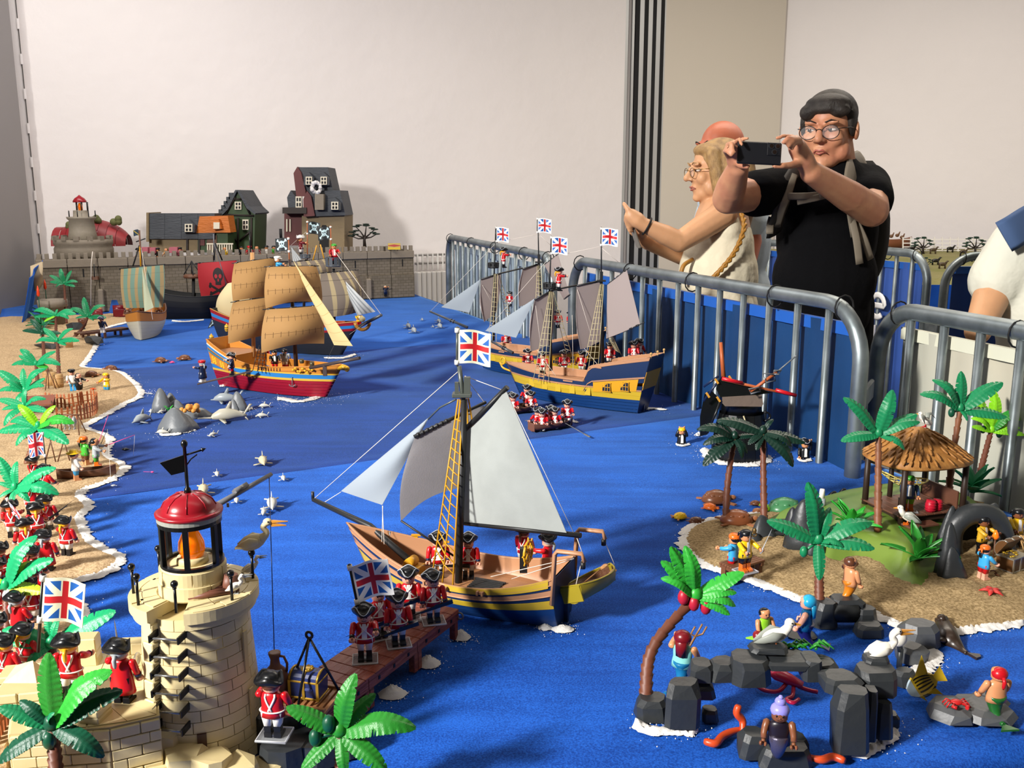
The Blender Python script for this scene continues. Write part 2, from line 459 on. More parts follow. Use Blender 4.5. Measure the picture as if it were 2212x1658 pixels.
blue_tarp=mat('blue_tarpaulin','154070',.5,alpha=.93,bump=(60,.1),var=(3,.3,'0f3158'))
blue_hem=mat('blue_hem','1c55a8',.5)
grey_tarp=mat('grey_banner','a9aea4',.6,alpha=.94,var=(2.5,.5,'b9b3a0'),bump=(200,.08,(1,.1,1)))
grey_hem=mat('cream_hem','c8c8b4',.6)
ice_tarp=mat('pale_banner','9fb0bb',.6,alpha=.9,var=(3,.2))
def P2(u,v,z): return W(u,v,z)
RZT=1.145
ba0,ba1=W(968,511,RZT),W(1195,556,RZT)
barrier('grey steel crowd barrier farthest left, pale banner behind its bars',ba0,ba1,RZT,14,MATS['pale_banner'],ice_tarp)
bb0,bb1=W(1238,561,RZT),W(1868,664,RZT)
barrier('long steel crowd barrier with blue tarpaulin beside the ships',bb0,bb1,RZT,13,blue_hem,blue_tarp)
RZC=1.115;bc0=W(1905,662,RZC);bc1=bc0+(W(2212,716,RZC)-W(1960,672,RZC)).normalized()*1.5
barrier('steel crowd barrier with pale grey banner behind the island hut',bc0,bc1,RZC,12,grey_hem,grey_tarp,rr=.021)
mb=MB()
for z in (.93,.72): mb.box((0,0,z),(.16,.012,.05),ch=.004)
mb.box((0,.006,.83),(.10,.008,.16))
k=obj('barrier_coupling',mb,galv,None,(bb1+bc0)/2*1.0-V((0,0,RZT)),(0,0,heading(bb1,bc0)))
tag(k,'flat steel coupling plate joining two barriers behind the palms','coupling')
for (u,c) in ((bb1,0),):
 pass
bd0,bd1=W(1640,522,RZT),W(2008,549,RZT)
tD=barrier('steel barrier behind the man, blue banner with white letters',bd0,bd1,RZT,12,blue_hem,mat('blue_banner_back','31519a',.55,var=(4,.15)))
be0=W(2046,553,RZT);be1=be0+V((1.7,.1,0))
barrier('steel barrier at far right in front of the savanna model',be0,be1,RZT,12,blue_hem,mat('blue_tarp_deep','123c86',.55,var=(4,.2)))
mb=MB();mb.box((0,0,.86),(.14,.012,.1),ch=.004);mb.box((0,0,.6),(.14,.012,.05),ch=.004)
tag(obj('barrier_coupling',mb,galv,None,(bd1+be0)/2-V((0,0,RZT)),(0,0,heading(bd1,be0))),'steel coupling joining the two barriers at far right','coupling')
# letters on the back banner
LB=(bd1-bd0).length;ah=heading(bd0,bd1);ln=V((math.sin(ah),-math.cos(ah),0))
def onban(u,v):
 o=V((0,0,CAMZ));d=W(u,v,0)-o;p0=V((bd0.x,bd0.y,0))-ln*.0
 q=(p0-o).dot(ln)/d.dot(ln);return o+d*q
wl=mat('white_print','dcdad8',.6)
def letter(pts,name,par):
 mb=MB()
 mb.tube(pts,.014,6,flat=.25,up=ln);obj(name,mb,wl,par)
c=onban(1903,660);ex=V((math.cos(ah),math.sin(ah),0));loc=lambda p: Matrix.Rotation(-ah,3,'Z') @ (p-V((bd0.x,bd0.y,0)))
pe=[c+ex*-.042+V((0,0,.002)),c+ex*.042+V((0,0,.002))]+[c+ex*(.045*math.cos(q))+V((0,0,.052*math.sin(q))) for q in [.15+i*.31 for i in range(18)]]
letter([loc(p+ln*.022) for p in pe],'letter_e',tD)
c=onban(1895,735);letter([loc(c+ln*.022+V((0,0,z))) for z in (.075,0,-.075)],'letter_l',tD)
# ------------------------------------------------------------------ toy figures
PL={}
def plast(name,c,rough=.32):
 return mat(name+'_plastic',c,rough,spec=.5)
for n_,c_ in dict(red='b8121c',white='e6e2da',dark='101114',skin='dd9f86',navy='15213f',brown='5a3420',blond='e0a020',grey='9aa0a2',orange='d2641a',tan='b98a5a',
sky='3a9ad0',yellow='e0b414',green='3d9a30',lime='8ac62a',teal='2f8fa0',maroon='6b1018',gold='c79a28',silver='a8acb0',purple='6a55a8',flesh='c98a5e',darkskin='7a4a30',pink='d8407a',blue='2458a8',khaki='8a7a55',ginger='c04a18',deepblue='1a2a80',lilac='8d88d8',cyan='28a8d8').items():
 PL[n_]=plast(n_,c_)
PL['clear']=mat('clear_acrylic','e8ecf0',.05,alpha=.16)
PL['frost']=mat('acrylic_rim','e8e8ea',.25,alpha=.55)
PROF=[(.024,.0135,.0086),(.030,.0128,.0083),(.036,.0115,.0076),(.044,.0118,.0072),(.049,.0105,.0062),(.0522,.0062,.0045)]
LPROF=[(.012,.0150,.0100),(.018,.0142,.0092)]+PROF
def tpt(a,z,off=0.):
 for (z0,x0,y0),(z1,x1,y1) in zip(LPROF,LPROF[1:]):
  if z <= z1:
   t=max(0,(z-z0)/(z1-z0));return V(((lerp(x0,x1,t)+off)*math.sin(a),-(lerp(y0,y1,t)+off)*math.cos(a),z))
 return V((0,0,z))
def mk_torso(long):
 mb=MB();P=LPROF if long else PROF
 mb.loft([[V((x*math.cos(2*PI*j/16),y*math.sin(2*PI*j/16),z)) for j in range(16)] for z,x,y in P]);return mb
def mk_legs(part):
 mb=MB()
 for s in (-1,1):
  if part == 'legs': mb.hull([V((s*x,y,z)) for z,x0,x1,w in ((.011,.0018,.0085,.0038),(.022,.0010,.0102,.0052),(.031,.0006,.0110,.0060)) for x in (x0,x1) for y in (-w,w)],0,True)
  else:
   mb.hull([V((s*x,y,z)) for z,x0,x1,w in ((.004,.0018,.0085,.0042),(.013,.0014,.0090,.0045)) for x in (x0,x1) for y in (-w,w)])
   mb.hull([V((s*x,y,z)) for x in (.0014,.0092) for y,z in ((-.0105,0),(-.0105,.003),(-.004,.006),(.0046,.006),(.0046,0))])
 return mb
def mk_tail():
 mb=MB();P=bez([(0,0,.033),(0,-.002,.022),(0,.002,.010),(0,.010,.003),(0,.020,.003)],4)
 mb.tube(P,[.0115,.0115,.0112,.0105,.0100,.009,.008,.007,.0062,.0055,.005,.0045,.004,.0036,.003,.003,.003],10)
 mb.hull([V((x,y,z)) for x,y in ((0,.018),(.012,.032),(.004,.028),(-.004,.028),(-.012,.032)) for z in (.0015,.004)]);return mb
def mk_arm():
 mb=MB();mb.tube([(0,0,.0035),(.0006,0,.001),(.0016,0,-.006),(.0020,-.0006,-.0125),(.0016,-.0020,-.0178)],[.0018,.0042,.0040,.0036,.0032],9);return mb
def mk_cuff():
 mb=MB();mb.tube([(.0018,-.0016,-.0160),(.0016,-.0022,-.0195)],[.0040,.0036],9);return mb
def mk_hand():
 mb=MB();c=V((.0016,-.0035,-.0232))
 mb.tube([c+V((.0032*math.sin(a),-.0032*math.cos(a)*.9,0)) for a in [R(35+i*29) for i in range(11)]],.0013,6,flat=1.9)
 mb.cyl((.0016,-.0018,-.0185),(.0016,-.0030,-.0215),.0024,n=8);return mb
def mk_head():
 mb=MB();mb.lathe([(.0042,.0505),(.0045,.0528),(.0075,.0534),(.0088,.0550),(.0090,.0625),(.0083,.0655),(.0055,.0672),(.001,.0676)],16)
 mb.ell((0,-.0088,.0588),(.0011,.0013,.0011),6,4);return mb
def mk_face():
 mb=MB()
 for s in (-1,1): mb.ell((s*.0034,-.0081,.0608),(.0012,.0007,.0015),7,5)
 mb.tube([(.0042*math.sin(a),-.0089*math.cos(a*.5)+.0002,.0556+.0012*abs(math.sin(a))) for a in [R(-50+i*20) for i in range(6)]],.00045,5);return mb
def mk_hair(kind):
 mb=MB()
 if kind == 'bun': mb.ell((0,.0012,.0640),(.0108,.0104,.0085),14,8);mb.ell((0,.002,.0735),(.0065,.0065,.0055),10,6);mb.ell((0,.001,.079),(.003,.003,.003),8,5)
 elif kind == 'long': mb.ell((0,.0022,.0620),(.0108,.0098,.0090),14,8);mb.hull([V((x,y,z)) for x,y,z in ((-.008,.006,.062),(.008,.006,.062),(-.006,.012,.058),(.006,.012,.058),(-.006,.0085,.040),(.006,.0085,.040),(0,.0115,.040))],0,True)
 else:
  mb.ell((0,.0020,.0612),(.0099,.0086,.0082),14,8)
  if kind == 'queue': mb.tube([(0,.0095,.060),(0,.0125,.055),(0,.0115,.048),(0,.0110,.045)],[.0022,.0026,.0022,.001],7)
 return mb
def trif(a): return .5+.5*math.cos(3*(a)) # 1 at the three corners
def mk_tricorn(part):
 mb=MB();n=36;ang=[2*PI*i/n for i in range(n)]
 def ring(rf,zf): return [V((rf(a)*math.sin(a),-rf(a)*math.cos(a)+.001,zf(a))) for a in ang]
 R1=lambda a: .0120+.0050*trif(a)**1.5
 H=lambda a: .0645+.0020+.0075*(1-trif(a))**.8
 if part == 'hat':
  mb.loft([ring(lambda a: .0085,lambda a: .0632),ring(lambda a: R1(a)*.92,lambda a: .0630),ring(R1,lambda a: .0648),ring(lambda a: R1(a)*1.03,H),ring(lambda a: R1(a)*.90,lambda a: H(a)-.0008),ring(lambda a: .0098,lambda a: .0672),ring(lambda a: .0088,lambda a: .0712),ring(lambda a: .0055,lambda a: .0742),ring(lambda a: .001,lambda a: .0750)])
 else: mb.tube([p+V((0,0,.0002)) for p in ring(lambda a: R1(a)*1.0,H)],.0007,5,closed=True)
 return mb
def mk_headgear(kind):
 mb=MB()
 if kind == 'bandana':
  mb.lathe([(.0097,.0622),(.0100,.0640),(.0094,.0672),(.0065,.0698),(.001,.0706)],16,c=(0,.0006,0));mb.tube([(-.002,.0095,.064),(-.004,.013,.062),(-.005,.014,.057)],[.002,.0022,.001],6);mb.tube([(-.001,.0095,.064),(.002,.0135,.061),(.003,.014,.058)],[.002,.002,.001],6)
 elif kind == 'cap': mb.lathe([(.0098,.0630),(.0112,.0655),(.0120,.0690),(.0100,.0715),(.001,.0725)],16,c=(0,.001,0));mb.hull([V((x,y,z)) for x,y in ((-.008,-.007),(.008,-.007),(-.005,-.0145),(.005,-.0145)) for z in (.0632,.0645)])
 elif kind == 'straw': mb.lathe([(.0165,.0640),(.0165,.0648),(.0098,.0665),(.0092,.0705),(.006,.0722),(.001,.0726)],18)
 elif kind == 'turban': mb.ell((0,.0005,.0660),(.0110,.0110,.0062),14,8);mb.ell((0,-.0015,.0715),(.0075,.008,.0042),12,6);mb.tube([(0,.010,.064),(.003,.013,.058),(.003,.012,.052)],[.003,.003,.001],6)
 elif kind == 'helmet': mb.lathe([(.0100,.0560),(.0104,.062),(.0100,.067),(.0070,.0705),(.001,.0718)],14,c=(0,.0016,0))
 return mb
def mk_belts(kind):
 mb=MB()
 def strip(a0,z0,a1,z1,n=6): mb.tube([tpt(lerp(a0,a1,i/n),lerp(z0,z1,i/n),.0005) for i in range(n+1)],.0012,4,flat=.5)
 mb.tube([tpt(2*PI*i/20,.0310,.0005) for i in range(20)],.0013,5,closed=True,flat=.6)
 for s in (-1,1):
  strip(s*R(35),.0508,-s*R(48),.0325);strip(s*R(145),.0508,s*R(188),.0325)
 return mb
def mk_vest():
 mb=MB();mb.sheet(lambda u,v: tpt(R(lerp(-16,16,u)),lerp(.030,.051,v),.0003),4,6,.0003);return mb
def mk_plate():
 mb=MB();mb.box((0,-.002,-.0007),(.034,.030,.0016),ch=.0006);return mb
def mk_rim():
 mb=MB();q=[(-.016,-.016),(.016,-.016),(.016,.012),(-.016,.012)];mb.tube([(x,y,.0004) for x,y in q],.0010,5,closed=True);mb.box((0,-.001,.001),(.010,.006,.002));return mb
def pm(key,fn,m,*a):
 return cached((key,a,m.name),lambda: fn(*a).mesh(key,m))
FIGS=[]
HANDS={}
def fig(label,loc,rz=0.,coat='red',legs='white',boots='dark',skin='skin',hair='brown',hat='tricorn',hatc='dark',arms=(10,10),belts=True,plate=False,hairk='queue',
long=False,cuffs='navy',tail=None,group=None,name='toy_soldier',sleeve=None,lite=False,tilt=None,sc=1.,vest=True,trim=True,z=None,spread=6):
 loc=V(loc);t=thing(name,label,'figure',loc,0,group,rot=tilt or (0,0,rz),sc=sc)
 if tilt: t.rotation_euler=(*tilt[:2],rz)
 p=PL
 if tail: put('tail',pm('tail',mk_tail,p[tail] if isinstance(tail,str) else tail),t)
 elif legs:
  put('legs',pm('legs',mk_legs,p[legs],'legs'),t);put('boots',pm('boots',mk_legs,p[boots],'boots'),t)
 cm=p[coat] if isinstance(coat,str) else coat
 put('coat',pm('coat',mk_torso,cm,long),t)
 h=put('head',pm('head',mk_head,p[skin]),t)
 if not lite: put('face',pm('face',mk_face,p['dark']),h)
 if hair: put('hair',pm('hair',mk_hair,p[hair],hairk),t)
 if hat == 'tricorn':
  q=put('hat',pm('hat',mk_tricorn,p[hatc],'hat'),t)
  if trim and not lite: put('hat_trim',pm('hat_trim',mk_tricorn,p['silver'],'trim'),q)
 elif hat: put('hat',pm('hat',mk_headgear,p[hatc],hat),t)
 for s,a in ((-1,arms[0]),(1,arms[1])):
  A=put('arm',pm('arm',mk_arm,p[sleeve] if sleeve else cm),t,(s*.0128,0,.0480),(R(-a),R(s*-spread),0),(s,1,1))
  if cuffs and not lite: put('cuff',pm('cuff',mk_cuff,p[cuffs]),A)
  put('hand',pm('hand',mk_hand,p[skin]),A)
 if belts: put('cross_belts',pm('cross_belts',mk_belts,p['white'],1),t)
 if vest and not lite and not tail: put('waistcoat',pm('waistcoat',mk_vest,p['white']),t)
 if plate:
  pt=put('base_plate',pm('base_plate',mk_plate,p['clear']),t);put('plate_rim',pm('plate_rim',mk_rim,p['frost']),pt)
  for k in t.children: pass
 M=Matrix.Translation(loc) @ t.rotation_euler.to_matrix().to_4x4() @ Matrix.Scale(sc,4)
 hp=[]
 for s,a in ((-1,arms[0]),(1,arms[1])):
  l=Matrix.Translation(V((s*.0128,0,.0480))) @ V((0,0,0)).to_track_quat('X','Z').to_matrix().to_4x4() if False else Matrix.Translation(V((s*.0128,0,.0480))) @ Matrix.Rotation(R(s*-spread),4,'Y') @ Matrix.Rotation(R(-a),4,'X')
  hp.append(M @ (l @ V((s*.0016,-.0035,-.0232))))
 HANDS[t.name]=hp
 return t,hp
def mk_musket():
 mb=MB();mb.cyl((-.030,0,0),(.034,0,0),.0011,n=6);mb.hull([V((x,y,z)) for x,y0,z0,z1 in ((-.030,.0018,-.0045,.0015),(-.010,.0015,-.0018,.0016),(.018,.0012,-.0016,.0004)) for y in (-y0,y0) for z in (z0,z1)]);mb.cyl((.034,0,.001),(.050,0,.001),.0006,.0002,n=5);mb.box((-.006,.0016,.002),(.004,.0014,.003));return mb
def musket(p,direc,label,m='dark',group=None):
 me=pm('toy_musket',mk_musket,PL[m]);o=put('toy_musket',me,None,p,V(direc).to_track_quat('X','Z').to_euler())
 return tag(o,label,'musket',group)
def mk_sword():
 mb=MB();mb.hull([V((x,y,z)) for x,y,z in ((.004,.0011,.0004),(.004,-.0011,.0004),(.004,.0011,-.0004),(.004,-.0011,-.0004),(.036,.0006,0),(.036,-.0006,0),(.041,0,0))]);mb.cyl((-.006,0,0),(.004,0,0),.0011,n=6);mb.tube([(.004+.004*math.cos(a)-.004,.004*math.sin(a),0) for a in [i*PI/4 for i in range(8)]],.0006,5,closed=True);return mb
def sword(p,direc,label):
 return tag(put('toy_sword',pm('toy_sword',mk_sword,PL['silver']),None,p,V(direc).to_track_quat('X','Z').to_euler()),label,'sword')

 # flags -------------------------------------------------------------
asp=1.3
def saltire(u,v,w):
 x,y=(u-.5)*asp,v-.5
 return ((x-y*asp)*.6).__abs__().mn(((x+y*asp)*.6).__abs__()).lt(w)
inset=lambda u,v,m: (abs(u-.5).lt(.5-m/asp))*(abs(v-.5).lt(.5-m))
def mkflag(name,border,red='b81c22',blue='1a56a0',w=.075,al=1.):
 return printed(name,border,[(lambda u,v: inset(u,v,.07),blue),(lambda u,v: inset(u,v,.07)*saltire(u,v,w),border),
 (lambda u,v: inset(u,v,.07)*(abs(u-.5).lt(.095)+abs(v-.5).lt(.125)).mn(1.),border),
 (lambda u,v: inset(u,v,.07)*(abs(u-.5).lt(.062)+abs(v-.5).lt(.078)).mn(1.),red)],.45,alpha=al)
flag_cream=mkflag('flag_cream_print','e2dfbf');flag_white=mkflag('flag_white_print','e6e6e2')
flag_union=printed('flag_union_print','d8d8d6',[(lambda u,v: inset(u,v,.03),'1d4a98'),(lambda u,v: inset(u,v,.03)*saltire(u,v,.10),'d8d8d6'),(lambda u,v: inset(u,v,.03)*saltire(u,v,.035),'b82028'),(lambda u,v: inset(u,v,.03)*(abs(u-.5).lt(.12)+abs(v-.5).lt(.16)).mn(1.),'d8d8d6'),(lambda u,v: (abs(u-.5).lt(.07)+abs(v-.5).lt(.09)).mn(1.),'b82028')],.5)
def skull_layers(fg,bg,s=1.,oy=0.):
 def sk(u,v):
  x,y=(u-.5)*1.15/s,(v-.5-oy)/s
  bones=caps(x,y,-.33,-.3,.33,.33,.045)+caps(x,y,.33,-.3,-.33,.33,.045)
  for a,b in ((-.33,-.3),(.33,-.3),(-.33,.33),(.33,.33)): bones=bones+(x-a*1.12).hyp(y-b*.93).lt(.065)+(x-a*.95).hyp(y-b*1.13).lt(.065)
  sk_=(x.hyp((y-.08)*1.05).lt(.215))+(abs(x).lt(.12))*(abs(y+.13).lt(.10))
  return (bones+sk_).mn(1.)
 def holes(u,v):
  x,y=(u-.5)*1.15/s,(v-.5-oy)/s
  return ((abs(x)-.085).hyp(y-.05).lt(.058)+(abs(x).lt(.02))*(abs(y+.055).lt(.028))+(abs(y+.165).lt(.012))*(abs(x).lt(.11))).mn(1.)
 return [(sk,fg),(holes,bg)]
def skull2(fg,bg,oy=.0): # skull above, crossed bones below
 def sk(u,v):
  x,y=(u-.5)*1.5,v-.5-oy
  b=caps(x,y,-.3,-.36,.3,-.12,.035)+caps(x,y,.3,-.36,-.3,-.12,.035)
  for a,c in ((-.3,-.36),(.3,-.36),(-.3,-.12),(.3,-.12)): b=b+(x-a).hyp(y-c-.03).lt(.05)+(x-a*1.08).hyp(y-c+.03).lt(.05)
  return (b+x.hyp((y-.16)*1.0).lt(.19)+(abs(x).lt(.11))*(abs(y+.0).lt(.10))).mn(1.)
 def ho(u,v):
  x,y=(u-.5)*1.5,v-.5-oy
  return ((abs(x)-.08).hyp(y-.13).lt(.055)+(abs(x).lt(.022))*(abs(y-.03).lt(.035))).mn(1.)
 return [(sk,fg),(ho,bg)]
flag_pirate=printed('flag_pirate_print','23282a',skull_layers('b9d3d8','23282a'),.5)
def flag_on(name,label,cat,top,up,out,w,h,m,pole_r=.0014,below=.06,polec=None,group=None,wave=.12,sleeves=True,pole=True,parent=None):
 """flag with its pole; top = upper end of the pole, out = direction of the cloth"""
 up,out,top=V(up).normalized(),V(out).normalized(),V(top);n=out.cross(up)
 t=parent or thing(name,label,cat,top-up*(h+below),0,group)
 lo=V((0,0,0)) if parent else t.location
 base=top-up*(h+below)
 mb=MB();mb.cyl(base-lo,top-lo,pole_r,n=8);mb.ell(top-lo,pole_r*1.7,8,6);obj('pole',mb,polec or PL['dark'],t)
 a=top-up*(h*1.02)-lo
 mb=MB();mb.sheet(lambda u,v: a+out*(pole_r+w*u)+up*(h*(v+wave*.45*math.sin(u*5.2)*u**.5))+n*(wave*h*.5*math.sin(u*6.5+.4)),24,8,.0006,uv=True)
 f=obj('flag',mb,m,t)
 if sleeves:
  for k in (0.02,.98):
   mb=MB();c=a+up*h*k;mb.cyl(c-up*.0035,c+up*.0035,pole_r*1.9,n=8);obj('flag_clip',mb,PL['white'],f)
 return t

 # palms -------------------------------------------------------------
def mk_leaf(var):
 r=random.Random(var*7+3);cuts=[(r.uniform(.45,.92),r.choice((0,1)),r.uniform(.35,.8)) for _ in range(3)]
 arch=(.16,.24,.10,.30)[var % 4];droop=(.30,.55,.15,.75)[var % 4]
 def prof(u): return (.05+.95*math.sin(PI*min(1,u*.92+.06))**.62)*(.16 if u < .5 else .16)
 def fn(u,v):
  side=0 if v < .5 else 1;q=abs(v-.5)*2
  w=max(.012,prof(u)*(1-max(0,u-.93)*6))*(1+.035*math.sin(u*150))
  for cu,cs,cd_ in cuts:
   if cs == side and abs(u-cu) < .016: w *= 1-cd_*(1-abs(u-cu)/.016)
  y=(1 if side else -1)*q*w
  z=arch*math.sin(u*PI*.62)*.9-droop*max(0,u-.45)**2-.22*q*w*(1 if u > .04 else 0)+.006*math.sin(u*75-q*4)*q*(1 if u < .97 else 0)+.016*max(0,1-q*5)
  return (u,y,z)
 mb=MB();mb.sheet(fn,90,8,.016);return mb
def leafm(c): return mat('palm_'+c,{'dark': '0f4a33','deep': '0b2a20','mid': '177a4c','emerald': '15925c','bright': '2e9a32','lime': '7dc31e','yellow': 'a6cc2a','grass': '257a26'}[c],.38,spec=.45,bump=(60,.12))
bark=mat('palm_bark','6a3b28',.5,var=(30,.25));bark2=mat('palm_bark_light','7a4a2e',.5,var=(30,.25))
def palm(label,base,crown,leaves,col='emerald',tr=.0065,bend=0.,buds=None,group=None,bk=None,name='toy_palm',seg=12,trunk=True):
 base,crown=V(base),V(crown);L=(crown-base).length
 t=thing(name,label,'palm',base,0,group)
 if trunk:
  mid=(base+crown)/2+V((bend,0,0));P=[p-base for p in bez([base,mid,crown],seg//2)];Q=[];rr=[]
  for i,(a,b) in enumerate(zip(P,P[1:])):
   f=1-.35*i/len(P);Q += [a,b-(b-a)*.06];rr += [tr*f*.84,tr*f*1.10]
  Q.append(P[-1]);rr.append(tr*.62)
  mb=MB();mb.tube(Q,rr,12);obj('trunk',mb,bk or bark,t)
  mb=MB();mb.lathe([(tr*.7,-.004),(tr*1.1,.002),(tr*.8,.010),(tr*.15,.014)],10,c=crown-base);obj('crown_heart',mb,leafm(col),t)
 y=crown.y
 for i,lf in enumerate(leaves):
  du,dv,dy=lf[:3];c=lf[3] if len(lf) > 3 and lf[3] else col;roll=lf[4] if len(lf) > 4 else .7
  k=pxm(crown);u0=1106+FPX*crown.x/(crown.y*math.cos(TILT)-(crown.z-CAMZ)*math.sin(TILT))
  cz=(crown.z-CAMZ);fy=crown.y*math.cos(TILT)-cz*math.sin(TILT);v0=829-FPX*(crown.y*math.sin(TILT)+cz*math.cos(TILT))/fy
  s=math.hypot(du,dv)/k;tip=D(u0+du,v0+dv,y+dy*s);d=tip-crown;Ln=d.length
  x=d.normalized();up=V((0,-roll,1));up=(up-x*up.dot(x)).normalized();yy=up.cross(x)
  # the leaf mesh rises a little: aim so its tip (1,0,zt) lands on the tip
  var=(i*3+len(label)) % 4
  arch=(.16,.24,.10,.30)[var];droop=(.30,.55,.15,.75)[var];zt=arch*math.sin(PI*.62)*.9-droop*.3025
  M=Matrix((x,yy,up)).transposed() @ Matrix.Rotation(math.atan(zt),3,'Y')
  put('leaf',pm('palm_leaf',mk_leaf,leafm(c),var),t,crown-base,M.to_euler(),Ln/math.sqrt(1+zt*zt)*1.03)
 for b in (buds or []):
  du,dv,cc=b;k=pxm(crown);mb=MB();p=crown-base+V((du/k,-.004,-dv/k));mb.ell(p,(tr*.85,tr*.85,tr*1.2),10,7)
  mb.cyl(p,crown-base,tr*.3,n=6);obj('fruit',mb,leafm(cc) if cc in ('dark','mid','deep') else PL[cc],t)
 return t
def mk_blade(n):
 mb=MB()
 r=random.Random(n)
 for i in range(n):
  a=2*PI*i/n+r.uniform(-.2,.2);e=r.uniform(.45,1.25);L=r.uniform(.8,1.05);w=.13
  mb.M=RZ(a) @ RY(-e)
  mb.sheet(lambda u,v: (u*L,(v-.5)*w*2*(math.sin(PI*min(1,u*.85+.15))**.7),-.25*(u**2)*L*.8-.08*abs(v-.5)),8,2,.03)
 mb.M=Matrix();mb.lathe([(.14,-.12),(.13,.08),(.04,.2)],10);return mb
def bush(label,p,size,col='grass',n=13,group=None):
 t=thing('toy_bush',label,'plant',p,rnd.uniform(0,6),group)
 r=random.Random(n)
 one=cached(('blade',col,n % 3),lambda: _blade().mesh('blade',leafm(col)))
 for i in range(n):
  put('blade',one,t,(0,0,size*.05),(0,-r.uniform(.35,1.3),2*PI*i/n*1.0+r.uniform(-.25,.25)),size*r.uniform(.8,1.1))
 return t
def _blade():
 mb=MB();mb.sheet(lambda u,v: (u,(v-.5)*.30*(math.sin(PI*min(1,u*.85+.15))**.7),-.30*u*u+.10*abs(v-.5)),8,4,.03);return mb

 # sand and salt -----------------------------------------------------
import numpy as np
def inside(px,py,poly):
 r=np.zeros(px.shape,bool);n=len(poly)
 for i in range(n):
  x0,y0=poly[i-1];x1,y1=poly[i]
  c=((y0 > py) != (y1 > py));
  with np.errstate(divide='ignore',invalid='ignore'): r ^= c & (px < (x1-x0)*(py-y0)/(y1-y0+1e-12)+x0)
 return r
def edist(px,py,poly,closed=True):
 d=np.full(px.shape,9.);n=len(poly)
 for i in range(0 if closed else 1,n):
  x0,y0=poly[i-1];x1,y1=poly[i];dx,dy=x1-x0,y1-y0
  t=np.clip(((px-x0)*dx+(py-y0)*dy)/(dx*dx+dy*dy+1e-12),0,1);d=np.minimum(d,np.hypot(px-x0-t*dx,py-y0-t*dy))
 return d
def snap(x,y,poly):
 best=(9,x,y)
 for i in range(len(poly)):
  x0,y0=poly[i-1];x1,y1=poly[i];dx,dy=x1-x0,y1-y0;t=min(1,max(0,((x-x0)*dx+(y-y0)*dy)/(dx*dx+dy*dy+1e-12)))
  qx,qy=x0+t*dx,y0+t*dy;d=math.hypot(x-qx,y-qy)
  if d < best[0]: best=(d,qx,qy)
 return best[1:]
def ground(name,poly,cell,hfn,m,z=T,skirt=True):
 """bumpy ground inside a polygon of world points; hfn(x, y, dist to edge)"""
 xs=[p[0] for p in poly];ys=[p[1] for p in poly]
 X,Y=np.meshgrid(np.arange(min(xs)-cell,max(xs)+cell,cell),np.arange(min(ys)-cell,max(ys)+cell,cell))
 ins=inside(X,Y,poly);ds=edist(X,Y,poly);keep=ins | (ds < cell*.75);dd=np.where(ins,ds,0)
 mb=MB();idx=-np.ones(X.shape,int);vs=[]
 for j in range(X.shape[0]):
  for i in range(X.shape[1]):
   if keep[j,i]:
    idx[j,i]=len(vs);x,y=X[j,i],Y[j,i]

    if not ins[j,i]: x,y=snap(x,y,poly)
    vs.append((x,y,z+(hfn(x,y,dd[j,i]) if ins[j,i] else -.0005)))
 fs=[(idx[j,i],idx[j,i+1],idx[j+1,i+1],idx[j+1,i]) for j in range(X.shape[0]-1) for i in range(X.shape[1]-1) if min(idx[j,i],idx[j,i+1],idx[j+1,i+1],idx[j+1,i]) >= 0]
 mb.add(vs,fs);return obj(name,mb,m)
sandm=mat('beach_sand','c8ad88',.95,spec=.1,bump=(420,.9),var=(260,.45,'9a805e'))
saltm=mat('salt_foam','dcd9d4',.9,spec=.2,bump=(600,.8))
def salt(label,pts,w,h=.004,seed=0,grains=40,scatter=.03,name='salt_foam'):
 """white granular ribbon along world points"""
 P=bez([V((p[0],p[1],0)) for p in pts],6) if len(pts) > 2 else [V((p[0],p[1],0)) for p in pts]
 r=random.Random(seed);mb=MB();n=len(P);lens=[0]
 for a,b in zip(P,P[1:]): lens.append(lens[-1]+(b-a).length)
 N=max(26,int(lens[-1]/.0032));Q=[]
 for i in range(N+1):
  s=lens[-1]*i/N;k=max(j for j in range(n) if lens[j] <= s+1e-9);k=min(k,n-2);f=(s-lens[k])/max(1e-9,lens[k+1]-lens[k]);Q.append((P[k].lerp(P[k+1],f),(P[k+1]-P[k]).normalized()))
 def fn(u,v):
  i=min(N,int(u*N+.5));p,t=Q[i];nn=V((-t.y,t.x,0));e=min(1,min(u,1-u)*N*.25+.15)
  ww=w*e*(.75+.5*nz((p.x*60+seed,p.y*60,v > .5))+.35*nz((p.x*190,p.y*190,3+(v > .5))))
  q=p+nn*(ww*(v-.5)*2);b=1-(abs(v-.5)*2)**2
  return (q.x,q.y,T-.0008+h*b*(.75+.9*nz((q.x*220,q.y*220,seed))))
 mb.sheet(fn,N,8)
 for _ in range(grains):
  p,t=r.choice(Q);a=r.uniform(0,2*PI);d=w*.8+abs(r.gauss(0,scatter));q=p+V((math.cos(a)*d,math.sin(a)*d,T+.0004));s=r.uniform(.0005,.0012)
  mb.add([q+V((s,0,0)),q+V((-s*.5,s*.9,0)),q+V((-s*.5,-s*.9,0)),q+V((0,0,s*1.3))],[(0,1,3),(1,2,3),(2,0,3)])
 return tag(obj(name,mb,saltm),label,'salt',kind='stuff')
